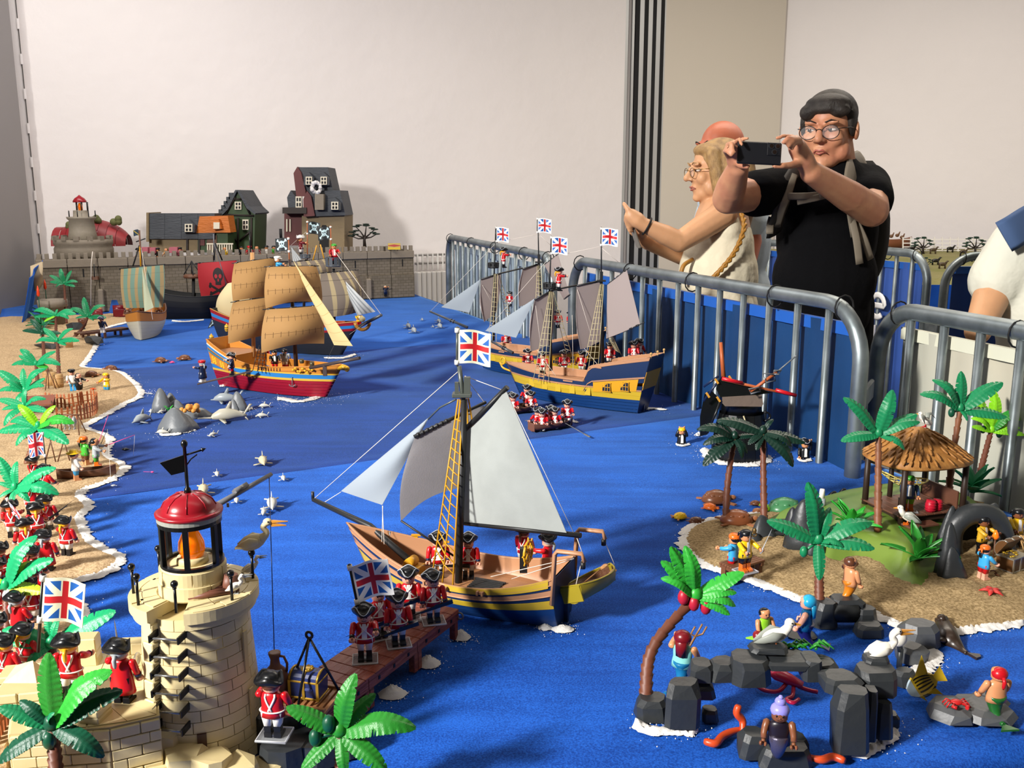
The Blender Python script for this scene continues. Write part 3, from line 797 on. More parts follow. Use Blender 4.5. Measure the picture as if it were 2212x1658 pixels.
 # ------------------------------------------------------------------ left beach
coast=[(285,693),(240,704),(213,714),(205,745),(186,777),(176,792),(217,797),(262,806),(302,848),(263,873),(225,895),(192,912),(181,923),(214,935),(234,948),(226,982),(264,1006),(240,1034),(168,1063),(188,1093),(168,1116),(186,1164),(217,1186),(258,1207),(217,1238),(158,1253),(172,1300),(178,1322),(164,1357),(150,1400),(140,1470),(120,1560)]
cw=[W(*p) for p in coast];cpoly=[(p.x,p.y) for p in bez(cw,4)]
edge=[ST(SL-.004,t) for t in (.75,2,3.5,5,5.72)];far_=W(295,677)
lpoly=cpoly+[(-.43,.95),(-.40,.72)]+[(p.x,p.y) for p in edge]+[(far_.x,far_.y)]
def sand_h(x,y,d=1.):
 e=min(1,d/.05)
 return .0035*min(1,d/.012)+e*(.0045+.006*nz((x*7,y*7,0))+.0035*nz((x*26,y*26,3))+.0022*nz((x*75,y*75,1)))
g=ground('sand',lpoly,.0085,lambda x,y,d: max(.0005,sand_h(x,y,d)),sandm);tag(g,'tan sand beach along the left edge of the table','sand',kind='stuff')
def SZ(p,d=1.): return V((p.x,p.y,T+max(.0005,sand_h(p.x,p.y,d))))
def LB_(u,v): return SZ(W(u,v,T+.006))
salt('white salt surf line along the left beach',cw[:26],.019,.0045,3,420,.022)
salt('white salt surf below the left beach flag',cw[26:30],.014,.004,4,60,.012)
EM='emerald'
def lp(label,base,crown,leaves,col=EM,tr=.0075,**k):
 b=LB_(*base);return palm(label,b-V((0,0,.003)),D(*crown,b.y),leaves,col,tr,group='palms on the left beach',**k)
lp('small dark palm close to the castle wall at far left',(143,700),(139,612),[(-31,-17,-.2),(-8,-31,.2),(15,-27,.3),(28,-3,-.2),(22,7,-.5),(-18,8,-.4),(-30,-4,.3)],'mid')
lp('tall palm above the far-left sand with a low lime frond',(121,745),(121,680),[(-46,-8,.1),(-44,4,-.2),(36,-9,.1),(42,-2,-.2),(27,8,-.5),(-25,14,-.5,'lime'),(3,-12,.8)])
lp('slim palm in front of the dark palms with wide green crown',(127,806),(124,736),[(-29,-27,.2),(33,-26,.2),(46,0,-.1),(-45,3,-.1),(18,9,-.6)])
lp('dark green palm left of the slim palm, leaning fronds',(95,768),(92,718),[(-25,-28,.2),(-42,-4,0),(14,-22,.3),(38,2,-.2),(-5,9,-.6)],'dark')
lp('bent palm beside the far wooden jetty',(160,726),(190,683),[(-36,-17,.1),(-9,-40,.2),(36,-23,.1),(38,3,-.2),(12,9,-.5),(-26,4,-.3)],'mid',bend=.012)
lp('palm above the straw barrels with pale green fronds',(82,832),(78,786),[(-33,-31,.2),(-36,-18,.1),(-51,2,-.2),(41,-27,.2),(51,2,-.2),(26,9,-.6,'bright')])
lp('large palm left of the picket pen, upper crown',(56,915),(54,843),[(-56,-42,.1),(-55,1,-.2),(-4,-46,.2),(44,-46,.1),(42,-25,-.1),(40,-9,-.4),(-36,-22,-.3),(-18,30,-.5)])
lp('large palm left of the picket pen, lower crown',(56,945),(52,876),[(-54,-14,.1),(6,-38,.1),(-46,8,-.2),(46,-14,0),(48,12,-.3),(-42,42,-.5),(20,34,-.5)])
lp('palm with three lime fronds beside the union flag',(57,998),(83,921),[(-42,-46,.1,'lime'),(36,-44,.1,'lime'),(75,-7,-.2,'bright'),(-84,10,0),(-47,40,-.5),(63,36,-.5),(-58,-10,.3),(3,10,-.9,'lime')],bk=bark2)
lp('broad palm over the redcoats on the left beach',(4,1128),(33,1054),[(-36,-66,.1),(4,-56,.2),(85,-42,.0),(91,13,-.2),(-36,-12,0),(-7,40,-.5),(-34,20,-.4),(30,28,-.6)],bk=bark2,bend=-.01)
lp('palm with yellow and green fronds over the lower redcoats',(17,1362),(14,1266),[(64,-106,.1),(98,-56,-.1),(66,-52,.2,'yellow'),(80,12,-.3,'yellow'),(-20,-17,0,'yellow'),(-30,10,-.4)],buds=[(10,14,'grey'),(2,18,'grey')])
lp('palm half hidden behind the sandstone fort',(112,1455),(112,1392),[(134,-70,.1),(-103,-31,0),(-86,-1,-.2),(-54,52,-.4),(-10,-62,.2),(16,-58,.3),(60,-30,.3)])
b=V((D(114,1566,.86).x-.004,.86,T));palm('dark green palm in front of the fort at lower left',b,D(114,1566,.86),[(-8,-152,-.05,'grass'),(124,-114,.0,'bright'),(146,-72,.05,'dark'),(107,66,-.2,'dark'),(-114,-38,-.1,'mid'),(-69,-52,.1,'dark'),(-114,78,-.2,'dark'),(4,-26,-.9,'mid')],'dark',.0085,buds=[(-6,30,'dark')])
b=V((D(735,1580,.88).x,.88,T));palm('bright green palm at the bottom edge near the dock',b,D(735,1580,.88),[(-113,-52,-.05),(33,-122,.0),(74,-80,.15),(158,-8,-.1),(-82,82,-.3),(10,92,-.4),(98,84,-.3)],'grass',.0085,buds=[(-52,8,'dark'),(-22,-24,'dark')])
# torch flowers and agaves by the castle
for (u,v),h in (((104,668),.03),((90,690),.03)):
 p=LB_(u,v+18);t=bush('dark green agave clump with red torch flower by far-left tower, '+('rear' if u > 100 else 'front'),p,.085,'mid',12)
 mb=MB();mb.cyl((0,0,.02),(0,0,.17),.0025,n=6);obj('flower_stalk',mb,leafm('dark'),t)
 mb=MB();mb.lathe([(.002,.15),(.008,.16),(.006,.185),(.001,.205)],8);obj('flower',mb,plast('torch','e0421a'),t)
 # low sandstone tower drum beside the agaves
p=LB_(118,700);t=thing('tower_drum','low grey half-round stone turret among the far-left palms','turret',p)
mb=MB();mb.lathe([(.062,-.004),(.062,.085),(.070,.085),(.070,.12),(.060,.12),(.060,.09)],14,cap=(True,False));obj('drum',mb,mat('far_stone','7a7062',.6,bump=(90,.2)),t)

# ---------------- beach people
SKIN=['skin','flesh']
def beach(u,v,rz,label,**k):
 k.setdefault('trim',False);return fig(label,LB_(u,v)-V((0,0,.001)),rz,**k)
beach(146,1200,PI*.93,'redcoat standing alone at the waterline with his back turned and arm out',hair='blond',arms=(10,75),coat='red')
t_,hp=FIGS[-1] if FIGS else (None,None)
beach(104,1142,PI*1.05,'redcoat with yellow hair turned away, navy coat tail in hand, near surf',hair='blond',arms=(15,60))
beach(84,1168,PI*1.15,'redcoat bent hat over broad white shoulder belt, beside the leaning flag',hair='blond',arms=(40,60))
beach(60,1205,PI*1.2,'redcoat with yellow hair below the leaning union flag',hair='blond',arms=(20,20))
beach(104,1236,PI*1.0,'grey-wigged officer in long plain red coat on the left beach',hair='grey',long=True,belts=False,arms=(10,20),trim=False)
f_,hp=beach(30,1160,PI*1.1,'ginger redcoat holding the leaning union flag at far left',hair='ginger',arms=(70,30))
flag_on('hand_flag','slanted union flag held by the ginger redcoat','flag',D(15,1077,f_.location.y-.02),(-.35,0,1),(.55,-.15,-.62),.038,.03,flag_union,below=.045)
f_,hp=beach(78,1052,PI*.9,'redcoat flag bearer under the lime palm, black hat below the flag',hair='brown',arms=(70,20))
flag_on('hand_flag','upright union flag beside the lime palm on the left beach','flag',D(92,934,f_.location.y-.01),(0,0,1),(-1,-.2,0),.03,.052,flag_union,below=.05)
beach(102,1078,PI*.85,'redcoat half hidden behind the broad palm, hat toward the sea',hair='ginger',arms=(30,30))
beach(70,1110,PI*1.0,'redcoat crouched under the broad palm with musket belt showing',hair='ginger',arms=(60,30))
beach(8,1262,PI*1.1,'redcoat at the left picture edge above the yellow palm',hair='brown')
beach(79,1275,PI*.95,'redcoat between grey officer and yellow palm frond',hair='brown')
beach(3,1302,PI*1.1,'redcoat at the left picture edge beside the yellow palm trunk',hair='ginger')
beach(82,1318,PI*.9,'redcoat with black hat just above the yellow frond tip',hair='brown')
beach(72,1347,PI*1.0,'yellow-haired redcoat on a clear base left of the cream flag',hair='blond',plate=True,arms=(10,10))
f_,hp=beach(44,1380,PI*.9,'grey-haired officer with raised sabre near yellow palm trunk',hair='grey',long=True,belts=False,arms=(20,80))
sword(hp[1],(.5,.3,.7),'silver sabre raised by the grey-haired beach officer')
beach(2,1345,PI*1.1,'redcoat cut by the left edge left of the yellow palm trunk',hair='ginger')
beach(3,1438,PI*1.1,'grey-haired redcoat cut by the left edge above the big dark palm',hair='grey')
beach(22,1486,PI*.9,'yellow-haired redcoat at lower left beside the fort wall',hair='blond')
beach(62,1460,PI*.9,'yellow-haired redcoat close under the fort, white collar',hair='blond')
musket(LB_(120,1150)+V((0,-.01,.035)),(.5,.4,.35),'dark musket held over the surf by the second redcoat')
# fisher folk, canoe
def canoe(name,label,p,rz,L,B,H,m,tilt=0.):
 t=thing(name,label,'boat',p,rz)
 mb=MB()
 def fn(u,v):
  x=(u-.5)*L;w=max(.03,(1-abs(2*u-1)**2.4))*B/2;a=(v-.5)*PI;sh=.35*H*abs(2*u-1)**3
  return (x,w*math.sin(a),H*(1-math.cos(a))*1.0*(1 if abs(a) < PI/2+.1 else 1)+sh*abs(math.sin(a)))
 mb.sheet(fn,22,12,.0022);obj('hull',mb,m,t);return t
woodp=mat('brown_wood_plastic','5f3c28',.5,bump=(40,.2,(1,8,8)));redwood=mat('redbrown_plank','7a2f22',.42,bump=(14,.25,(1,9,9)),var=(16,.25,'8e4a34'))
p=LB_(188,1030);c_=canoe('dugout_canoe','brown dugout canoe beached beside the yellow-hat fisherman',p,.35,.125,.032,.018,woodp)
beach(165,1037,PI*.7,'fisherman in yellow hat, red vest and blue trousers on the spit',coat='white',legs='sky',boots='flesh',hair='dark',hat='straw',hatc='yellow',belts=False,cuffs=None,arms=(20,60),name='toy_fisherman',hairk='plain')
fig('red-bandana fisherman in green shirt sitting behind the canoe',LB_(186,1006),PI*.8,'green','brown','flesh','flesh','dark','bandana','orange',(50,50),False,cuffs=None,name='toy_fisherman')
f_,hp=fig('dark-haired fisher standing in the canoe holding the rod',LB_(210,1014)+V((0,0,.006)),PI*.6,'grey','green','orange','flesh','dark',None,'dark',(60,75),False,cuffs=None,name='toy_fisherman')
def rod(label,a,b,m,line_to=None,r=.0011):
 a,b=V(a),V(b);t=thing('fishing_rod',label,'rod',a)
 mb=MB();mb.tube([(0,0,0),b-a],[r,r*.5],6);obj('rod',mb,m,t)
 if line_to is not None:
  mb=MB();mb.tube([b-a,V(line_to)-a],.0003,4);obj('line',mb,PL['white'],t)
y0=hp[1].y
rod('pink fishing rod held out over the water from the canoe',hp[1],D(291,939,y0+.02),PL['pink'],W(288,985))
rod('pink fishing rod pointing upward behind the canoe',D(210,965,y0+.03),D(234,896,y0+.08),PL['pink'])
rod('dark fishing rod leaning over the canoe with a caught fish',D(200,1000,y0),D(232,926,y0+.04),PL['dark'],W(240,1046,T+.004))
def mk_fish():
 mb=MB();mb.tube([(-.5,0,0),(-.3,0,.0),(0,0,.0),(.28,0,0),(.42,0,0)],[.02,.13,.19,.09,.03],8,flat=1.5);mb.hull([V((x,y,z)) for x,z in ((.38,0),(.6,.2),(.52,0),(.6,-.2)) for y in (-.02,.02)]);return mb
def fish(label,p,L,m,rz=0.,tilt=0.):
 return tag(put('toy_fish',pm('toy_fish',mk_fish,m),None,p,(PI/2,tilt,rz),L),label,'fish')
fish('small grey fish hanging from the dark rod line',W(245,1048,T+.004),.013,PL['silver'])
fish('dark fish with pink tail floating off the spit',W(272,970,T+.004),.022,PL['dark'])
mb=MB();mb.tube([(0,0,0),(-.022,.002,0)],.0004,4);mb.ell((0,0,0),(.004,.002,.002),8,5);tag(obj('fishing_float',mb,PL['pink'],None,W(329,1019,T+.002)),'pink fishing float on the dark blue cloth','float')
f_=fig('woman in white and blue dress with dark hat by the straw barrels',LB_(158,842),.5,'white','sky','sky','skin','blond','cap','dark',(40,40),False,cuffs=None,name='toy_beach_woman')
fig('figure in black with bent knees sitting beside the woman in white',LB_(172,843)-V((0,0,.012)),1.2,'dark','dark','skin','skin','dark',None,'dark',(60,70),False,cuffs=None,name='toy_beach_figure')
fig('yellow-bandana figure with blue and white skirt sitting on the sand',LB_(231,843)-V((0,0,.012)),-.4,'yellow','sky','white','flesh','brown','bandana','yellow',(60,80),False,cuffs=None,name='toy_beach_figure')
mb=MB();mb.ell((0,0,.004),(.005,.004,.004),8,5)
for a in range(6): mb.tube([(0,0,.004),(.008*math.cos(a),.008*math.sin(a),.006),(.010*math.cos(a),.01*math.sin(a),0)],.001,5)
tag(obj('toy_crab',mb,plast('crab_orange','d8501c'),None,LB_(201,843)),'little orange crab between the two sitting beach figures','crab')
# turtles
def mk_shell():
 mb=MB()
 mb.lathe([(.5,.02),(.53,.08),(.47,.20),(.33,.34),(.15,.41),(.01,.42)],18,sy=.78)
 for i in range(7):
  a=2*PI*i/7;mb.ell((.30*math.cos(a),.23*math.sin(a),.27),(.14,.11,.07),7,4)
 mb.ell((0,0,.36),(.19,.15,.075),7,4);return mb
def mk_flip(k):
 mb=MB()
 if k == 'head': mb.ell((-.58,0,.12),(.14,.10,.09),10,6);mb.cyl((-.4,0,.1),(-.55,0,.12),.07,n=8)
 elif k == 'front': mb.hull([V((x,y,z)) for x,y in ((-.35,.3),(-.2,.32),(-.52,.56),(-.40,.62)) for z in (.03,.08)])
 else: mb.hull([V((x,y,z)) for x,y in ((.35,.2),(.25,.3),(.55,.42),(.60,.34)) for z in (.03,.07)])
 return mb
def turtle(label,p,L,rz,shell,skin,group=None):
 t=thing('toy_turtle',label,'turtle',p,rz,group);s=L/1.2
 put('shell',pm('turtle_shell',mk_shell,PL[shell] if shell in PL else shell),t,sc=s);put('head',pm('turtle_head',mk_flip,PL[skin],'head'),t,sc=s)
 for k in ('front','rear'):
  for m in (1,-1): put('flipper',pm('flipper',mk_flip,PL[skin],k),t,sc=(s,m*s,s))
for c_,c in (('shell_brown','6a4028'),('shell_copper','8a5030'),('skin_tan','9a6440'),('shell_green','3f7a50')): PL[c_]=plast(c_,c)
G=None
turtle('brown turtle on blue cloth off the far-left beach, left one',W(347,781),.055,2.9,'shell_brown','skin_tan',G)
turtle('brown turtle on blue cloth beside the red ship stern',W(399,776),.055,.2,'shell_brown','skin_tan',G)
turtle('brown turtle swimming at the edge of the picnic spit',W(240,799),.055,.1,'shell_brown','skin_tan',G)
turtle('brown turtle on the sand behind the sitting beach figures',LB_(198,815),.055,3.0,'shell_brown','skin_tan',G)
turtle('tiny pink turtle near the red ship stern',W(372,783),.020,.4,'pink','pink',G)
# straw barrels, huts, tripods, drying rack
straw=plast('straw','b08a58',.6)
for i,(u,v) in enumerate(((113,832),(127,838),(105,825))):
 mb=MB();mb.lathe([(.016,0),(.0175,.02),(.0165,.042),(.013,.045),(.001,.045)],12)
 o=tag(obj('straw_barrel',mb,straw,None,LB_(u,v)),['tan straw barrel left of the women','tan straw barrel nearest the women','tan straw barrel behind the other two'][i],'barrel')
 for z in (.012,.032):
  mb=MB();mb.tube([(.0176*math.cos(a*PI/6),.0176*math.sin(a*PI/6),z) for a in range(12)],.0012,5,closed=True);obj('hoop',mb,PL['tan'],o)
def sticks(label,p,legs,name='pole_tripod',cat='tripod',r=.0016,m=None):
 t=thing(name,label,cat,p)
 for a,b in legs:
  mb=MB();mb.tube([a,b],r,6);obj('stick',mb,m or woodp,t)
 return t
h=.075
sticks('tripod of brown sticks beside the straw barrels',LB_(108,842),[((.02*math.cos(a),.02*math.sin(a),0),(-.001*math.cos(a),0,h)) for a in (0.2,2.2,4.4)])
t=sticks('stick drying rack hung with grey fish inside the pen',LB_(155,940),[((-.035,-.012,0),(-.028,0,.055)),((-.035,.02,0),(-.028,0,.055)),((.03,-.02,0),(.02,0,.055)),((.03,.02,0),(.02,0,.055)),((-.036,0,.052),(.028,0,.052))],'drying_rack','rack')
for i in range(3): fish('grey fish hanging on the drying rack, '+['left','middle','right'][i]+' one',LB_(155,940)+V((-.016+i*.013,0,.032)),.034,PL['grey'],0,PI/2)
sticks('stick trestle behind the fishermen under the lime palm',LB_(125,1000),[((-.03,0,0),(-.012,.01,.065)),((-.005,0,0),(-.02,.01,.065)),((.03,0,0),(.012,.01,.065)),((.0,0,0),(.02,.01,.065)),((-.024,.01,.063),(.03,.01,.066))],'stick_trestle','trestle')
t=thing('bark_shelter','low brown bark shelter between palms and picket pen','shelter',LB_(88,890),.3)
mb=MB();mb.hull([V((x,y,z)) for x,y,z in ((-.04,-.03,.028),(.04,-.03,.028),(-.04,.03,.045),(.04,.03,.045),(-.04,-.03,.025),(.04,-.03,.025))]);obj('roof',mb,plast('bark_red','7a4028',.6),t)
for x in (-.036,.036):
 for y in (-.026,.026):
  mb=MB();mb.cyl((x,y,-.004),(x,y,.038),.003,n=6);obj('post',mb,woodp,t)
mb=MB();mb.box((0,0,.012),(.06,.05,.003));obj('bench',mb,plast('bark_red','7a4028',.6),t)
# picket pen: every picket a part
t=thing('picket_fence','curved orange-brown picket pen on the left beach','fence',V((0,0,0)))
pick=plast('picket','a45c34',.55)
one=MB();one.hull([V((x,y,z)) for x,y in ((-.0028,-.001),(.0028,-.001),(.0028,.001),(-.0028,.001)) for z in (-.003,.040)]+[V((0,0,.044))]);me=one.mesh('picket',pick)
path=bez([LB_(100,878),LB_(150,880),LB_(205,872),LB_(208,892),LB_(180,905),LB_(120,915)],12)
tot=0;prev=path[0];mbr=MB()
pts=[path[0]]
for q in path[1:]:
 if (q-pts[-1]).length > .0082: pts.append(q)
for i,q in enumerate(pts):
 a=pts[min(i+1,len(pts)-1)]-pts[max(i-1,0)]
 put('picket',me,t,SZ(q)+V((0,0,rnd.uniform(-.002,.002))),(rnd.uniform(-.05,.05),rnd.uniform(-.06,.06),math.atan2(a.y,a.x)))
for z in (.012,.030):
 mb=MB();mb.tube([SZ(q)+V((0,0,z)) for q in pts],.0016,5);obj('fence_rail',mb,pick,t)
 # second picket fence bit at lower left edge
t=thing('picket_fence','brown picket fence at the lower left edge below the fort','fence',V((0,0,0)))
a,b=D(-8,1610,.93),D(30,1560,.99)
for i in range(7):
 q=a.lerp(b,i/6);put('picket',me,t,V((q.x,q.y,T+.045)),(0,rnd.uniform(-.05,.05),heading(a,b)),1.1)
mb=MB();mb.tube([V((q.x,q.y,T+.06)) for q in (a,b)],.002,5);obj('fence_rail',mb,pick,t)
mb=MB();mb.box(((a.x+b.x)/2,(a.y+b.y)/2,T+.022),((b-a).length*1.2,.02,.044),0,Matrix.Rotation(heading(a,b),3,'Z'));obj('footing',mb,sandm,t)
# far jetty with guard, crates, rocks
def jetty(label,a,b,w,z,m,nl=3,name='toy_jetty',planks=9,zz=None):
 t=thing(name,label,'jetty',V((a.x,a.y,T)),heading(a,b));L=(b-a).length
 for i in range(planks):
  mb=MB();mb.box((L*(i+.5)/planks,0,z-.002),(L/planks*.93,w,.004),ch=.0008);obj('plank',mb,m,t)
 for i in range(nl):
  for s in (-1,1):
   x=L*(i+.5)/nl;mb=MB();mb.box((x,s*w*.42,(z-.004)/2),(.010,.008,z-.004));obj('leg',mb,m,t)
 for s in (-1,1):
  mb=MB();mb.box((L/2,s*w*.42,z-.007),(L,.006,.006));obj('beam',mb,m,t)
 return t
ja,jb=W(168,735,T),W(272,722,T)
jetty('brown wooden jetty beside the striped-sail boat',ja,jb,.06,.035,woodp)
fig('guard in navy coat standing on the far jetty',W(222,718,T+.036),PI,'navy','white','white','skin','brown','tricorn','navy',(20,30),False,name='toy_guard')
rockm=mat('dark_rock_plastic','2b2e30',.42,spec=.5,bump=(30,.15));rockg=mat('grey_rock_plastic','63676a',.45,bump=(25,.2))
def boulder(label,p,size,m,seed,name='toy_rock',flat=.6):
 r=random.Random(seed);mb=MB();pts=[]
 for i in range(16):
  a=r.uniform(0,2*PI);q=r.uniform(.7,1);pts.append(V((size*q*math.cos(a),size*q*.75*math.sin(a),r.choice((0,0,size*flat*r.uniform(.5,1))))))
 for i in range(6):
  a=r.uniform(0,2*PI);pts.append(V((size*.5*math.cos(a),size*.4*math.sin(a),size*flat*r.uniform(1,1.25))))
 mb.hull(pts);return tag(obj(name,mb,m,None,p),label,'rock')
boulder('dark rock at the foot of the far jetty',LB_(202,742),.045,rockm,4);boulder('flat dark rock under the dark palms at far left',LB_(100,752),.06,rockm,8,flat=.3);boulder('dark rock behind the bent palm',LB_(165,712),.05,rockm,9)
for i,(u,v,s,c,lab) in enumerate(((258,684,.06,'maroon','dark red sea chest against the castle foot'),(212,690,.05,'maroon','small dark red crate left of the sea chest'),(212,676,.04,'tan','tan sack box on top near the castle foot'),(178,704,.035,'brown','brown tub on the far-left sand'),(72+60,700,.03,'red','red crate among the far-left palms'),(150,750,.03,'tan','tan tub beside the jetty end'))):
 p=LB_(u,v);t=thing('sea_chest',lab,'chest',p,.4)
 mb=MB();mb.box((0,0,s*.35),(s,s*.7,s*.7),ch=s*.04);obj('box',mb,PL[c],t)
 mb=MB();mb.lathe([(s*.35,-s*.5),(s*.35,s*.5)],12);
 mb2=MB();mb2.M=TR(0,0,s*.7) @ RY(PI/2);mb2.lathe([(s*.345,-s*.5),(s*.345,s*.5)],14);obj('lid',mb2,PL[c],t)
mb=MB();mb.sheet(lambda u,v: ((u-.5)*.07*(1-.6*v),0,.02+.07*v),4,4,.002);tag(obj('blue_cloth_scrap',mb,PL['blue'],None,LB_(250,684)),'small blue triangular cloth against the castle wall','cloth')
# ------------------------------------------------------------------ lighthouse, fort, dock
stone=mat('sandstone_plastic','d3c498',.5,bump=(70,.06),var=(9,.08,'cbb886'));stone2=mat('sandstone_core','c0ad7c',.6)
LH=V((-.366,1.0,T))
lh=thing('toy_lighthouse','tall cream stone lighthouse with red dome in the left foreground','lighthouse',LH)
def trad(z): return lerp(.0690,.0575,min(1,z/.185))
mb=MB();mb.lathe([(trad(0)-.001,-.004),(trad(.185)-.001,.185)],48);obj('tower',mb,stone2,lh)
tower=lh.children[0] if lh.children else None
NB,NC=13,14;ch=.186/NC
for c in range(NC):
 z0,z1=c*ch+.0004,(c+1)*ch-.0004;da=2*PI/NB*.972
 mb=MB();mb.sheet(lambda u,v: ((trad(lerp(z0,z1,v))-.0002)*math.cos(da*u),(trad(lerp(z0,z1,v))-.0002)*math.sin(da*u),lerp(z0,z1,v)),6,1,.0024)
 me=mb.mesh('stone',stone)
 for b in range(NB):
  a=2*PI*(b+.5*(c % 2)+.13*math.sin(c*2.1))/NB
  if c == 3 and abs(((a+da/2+R(73)+PI) % (2*PI))-PI) < .14: continue
  put('stone',me,lh,(0,0,0),(0,0,a))
def arcbox(r0,r1,a0,a1,z0,z1,n=20,sm=False):
 mb=MB();mb.loft([[V((r*math.cos(a),r*math.sin(a),z)) for r,z in ((r0,z0),(r1,z0),(r1,z1),(r0,z1))] for a in [lerp(a0,a1,i/n) for i in range(n+1)]],sm=sm);return mb
 # gallery with a gap above the ladder, laid with flagstones
LA=R(-98)
gal=obj('gallery',arcbox(.03,.0715,LA+.30,LA+2*PI-.30,.186,.199,60),stone,lh)
mb=arcbox(.05,.068,LA+.30,LA+2*PI-.30,.178,.186,60);obj('gallery_ledge',mb,stone,lh)
for i in range(11):
 a0=LA+.32+i*(2*PI-.64)/11;obj('flagstone',arcbox(.041,.056 if i % 2 else .060,a0+.015,a0+(2*PI-.64)/11-.015,.198,.2003,6),stone,gal);obj('flagstone',arcbox(.057 if i % 2 else .061,.0705,a0+.12,a0+(2*PI-.64)/11+.09,.198,.2003,6),stone,gal) if i < 10 else None
mb=MB();mb.lathe([(.0385,.197),(.0375,.213),(.0372,.2135),(.0350,.2300),(.0340,.2310),(.010,.2310)],40);obj('lantern_base',mb,stone,lh)
for c in range(2):
 for b in range(6):
  a=2*PI*(b+.5*c)/6+.3;r0=.0386 if c == 0 else .0372
  obj('stone',arcbox(.033,r0+.0004-(.0005 if c else 0),a+.02,a+2*PI/6-.02,.1985+c*.0155,.2130+c*.0155,8),stone,lh)
lan=obj('lantern_frame',arcbox(.0305,.0352,0,2*PI,.231,.2345,40),black,lh)
for i in range(6):
 a=R(-80)+i*PI/3;mb=MB();mb.box((.0325*math.cos(a),.0325*math.sin(a),.2575),(.0055,.0062,.047),0,Matrix.Rotation(a,3,'Z'),ch=.0006);obj('lantern_post',mb,black,lan)
obj('top_ring',arcbox(.029,.0352,0,2*PI,.279,.284,40),black,lan)
obj('grey_ring',arcbox(.026,.0356,0,2*PI,.284,.2895,40),plast('ring_grey','8f9088'),lan)
mb=MB();mb.lathe([(.0180,.231),(.0175,.237),(.0165,.2385),(.001,.2385)],24);obj('burner',mb,stone,lan)
mb=MB();mb.lathe([(.0125,.238),(.0150,.246),(.0140,.256),(.0090,.267),(.0045,.275),(.001,.280)],20);obj('flame',mb,mat('flame_amber','f07808',.12,emit=.35,coat=.5,var=(90,.4,'d84a00')),lan)
redm=plast('dome_red','8e1420',.28)
mb=MB();mb.lathe([(.0345,.2885),(.0368,.2895),(.0372,.2925),(.0352,.2935),(.0300,.2930),(.0295,.2980),(.0255,.3050),(.0180,.3105),(.0080,.3135),(.001,.3140)],40);dome=obj('dome',mb,redm,lh)
for i in range(8):
 a=i*PI/4+.25;mb=MB();mb.tube([((r+.0002)*math.cos(a),(r+.0002)*math.sin(a),z) for r,z in ((.0297,.2975),(.0257,.3050),(.0182,.3105),(.0082,.3135))],.0007,5);obj('dome_rib',mb,redm,dome)
mb=MB();mb.lathe([(.0045,.3125),(.0035,.318),(.0020,.320),(.0020,.366),(.0022,.366),(.0038,.369),(.0038,.3715),(.0022,.3745),(.001,.375)],10);van=obj('finial',mb,black,lh)
mb=MB();va=R(205);mb.hull([V((x*math.cos(va)+s*math.sin(va)*.0008,x*math.sin(va)-s*math.cos(va)*.0008,z)) for x,z in ((.002,.3575),(.002,.338),(.016,.336),(.027,.3515)) for s in (-1,1)]);obj('vane_plate',mb,black,van)
mb=MB();vb=va+PI;mb.tube([(0,0,.357),(.018*math.cos(vb),.018*math.sin(vb),.361)],.0011,6);mb.cyl((.018*math.cos(vb),.018*math.sin(vb),.361),(.023*math.cos(vb),.023*math.sin(vb),.3625),.0028,.0002,8);mb.tube([(0,0,.344),(.006*math.cos(vb),.006*math.sin(vb),.352),(.013*math.cos(vb),.013*math.sin(vb),.3565)],.0008,5);obj('vane_arrow',mb,black,van)
mb=MB();mb.cyl((0,0,0),(0,0,.030),.0017,n=8);mb.ell((0,0,.033),(.0042,)*3,10,7);mb.lathe([(.0024,.0275),(.0024,.029)],8);me=mb.mesh('rail_post',black)
for a in (225,272,326,22,82,145,196): put('rail_post',me,lh,(.0655*math.cos(R(a)),.0655*math.sin(R(a)),.199))
# ladder of brackets with steel rungs
steel=mat('rung_steel','9a9c9e',.25,.8)
cl_,sl_=math.cos(LA),math.sin(LA)
for k in range(6):
 z=.066+k*.0210;r=trad(z)
 t=MB();rung=obj('rung',(lambda m: (m.cyl(V((cl_*(r+.014),sl_*(r+.014),z))+V((-sl_,cl_,0))*-.016,V((cl_*(r+.014),sl_*(r+.014),z))+V((-sl_,cl_,0))*.016,.0013,n=8),m)[1])(MB()),steel,lh)
 for s in (-1,1):
  mb=MB();c=V((cl_*(r+.007),sl_*(r+.007),z))+V((-sl_,cl_,0))*(.0165*s);mb.box(c,(.021,.0022,.0085),0,Matrix.Rotation(LA,3,'Z'),ch=.0004);obj('bracket',mb,black,rung)
for s in (-1,):
 for k in range(8):
  z=.005+k*.0222;a=LA+s*.40;mb=MB();mb.box(((trad(z)+.002)*math.cos(a),(trad(z)+.002)*math.sin(a),z+.0105),(.012,.016,.0212),0,Matrix.Rotation(a,3,'Z'),ch=.001);obj('pilaster_stone',mb,stone,lh)
dk=plast('window_dark','3a1812')
mb=MB();a=R(-73);mb.box(((trad(.04)+.0005)*math.cos(a),(trad(.04)+.0005)*math.sin(a),.044),(.004,.010,.019),0,Matrix.Rotation(a,3,'Z'));obj('window_slot',mb,dk,lh)
for z0 in (.105,.035):
 mb=MB();a=R(-18);mb.box(((trad(z0)+.0012)*math.cos(a),(trad(z0)+.0012)*math.sin(a),z0+.025),(.002,.007,.05),0,Matrix.Rotation(a,3,'Z'));obj('window_slot',mb,stone2,lh)
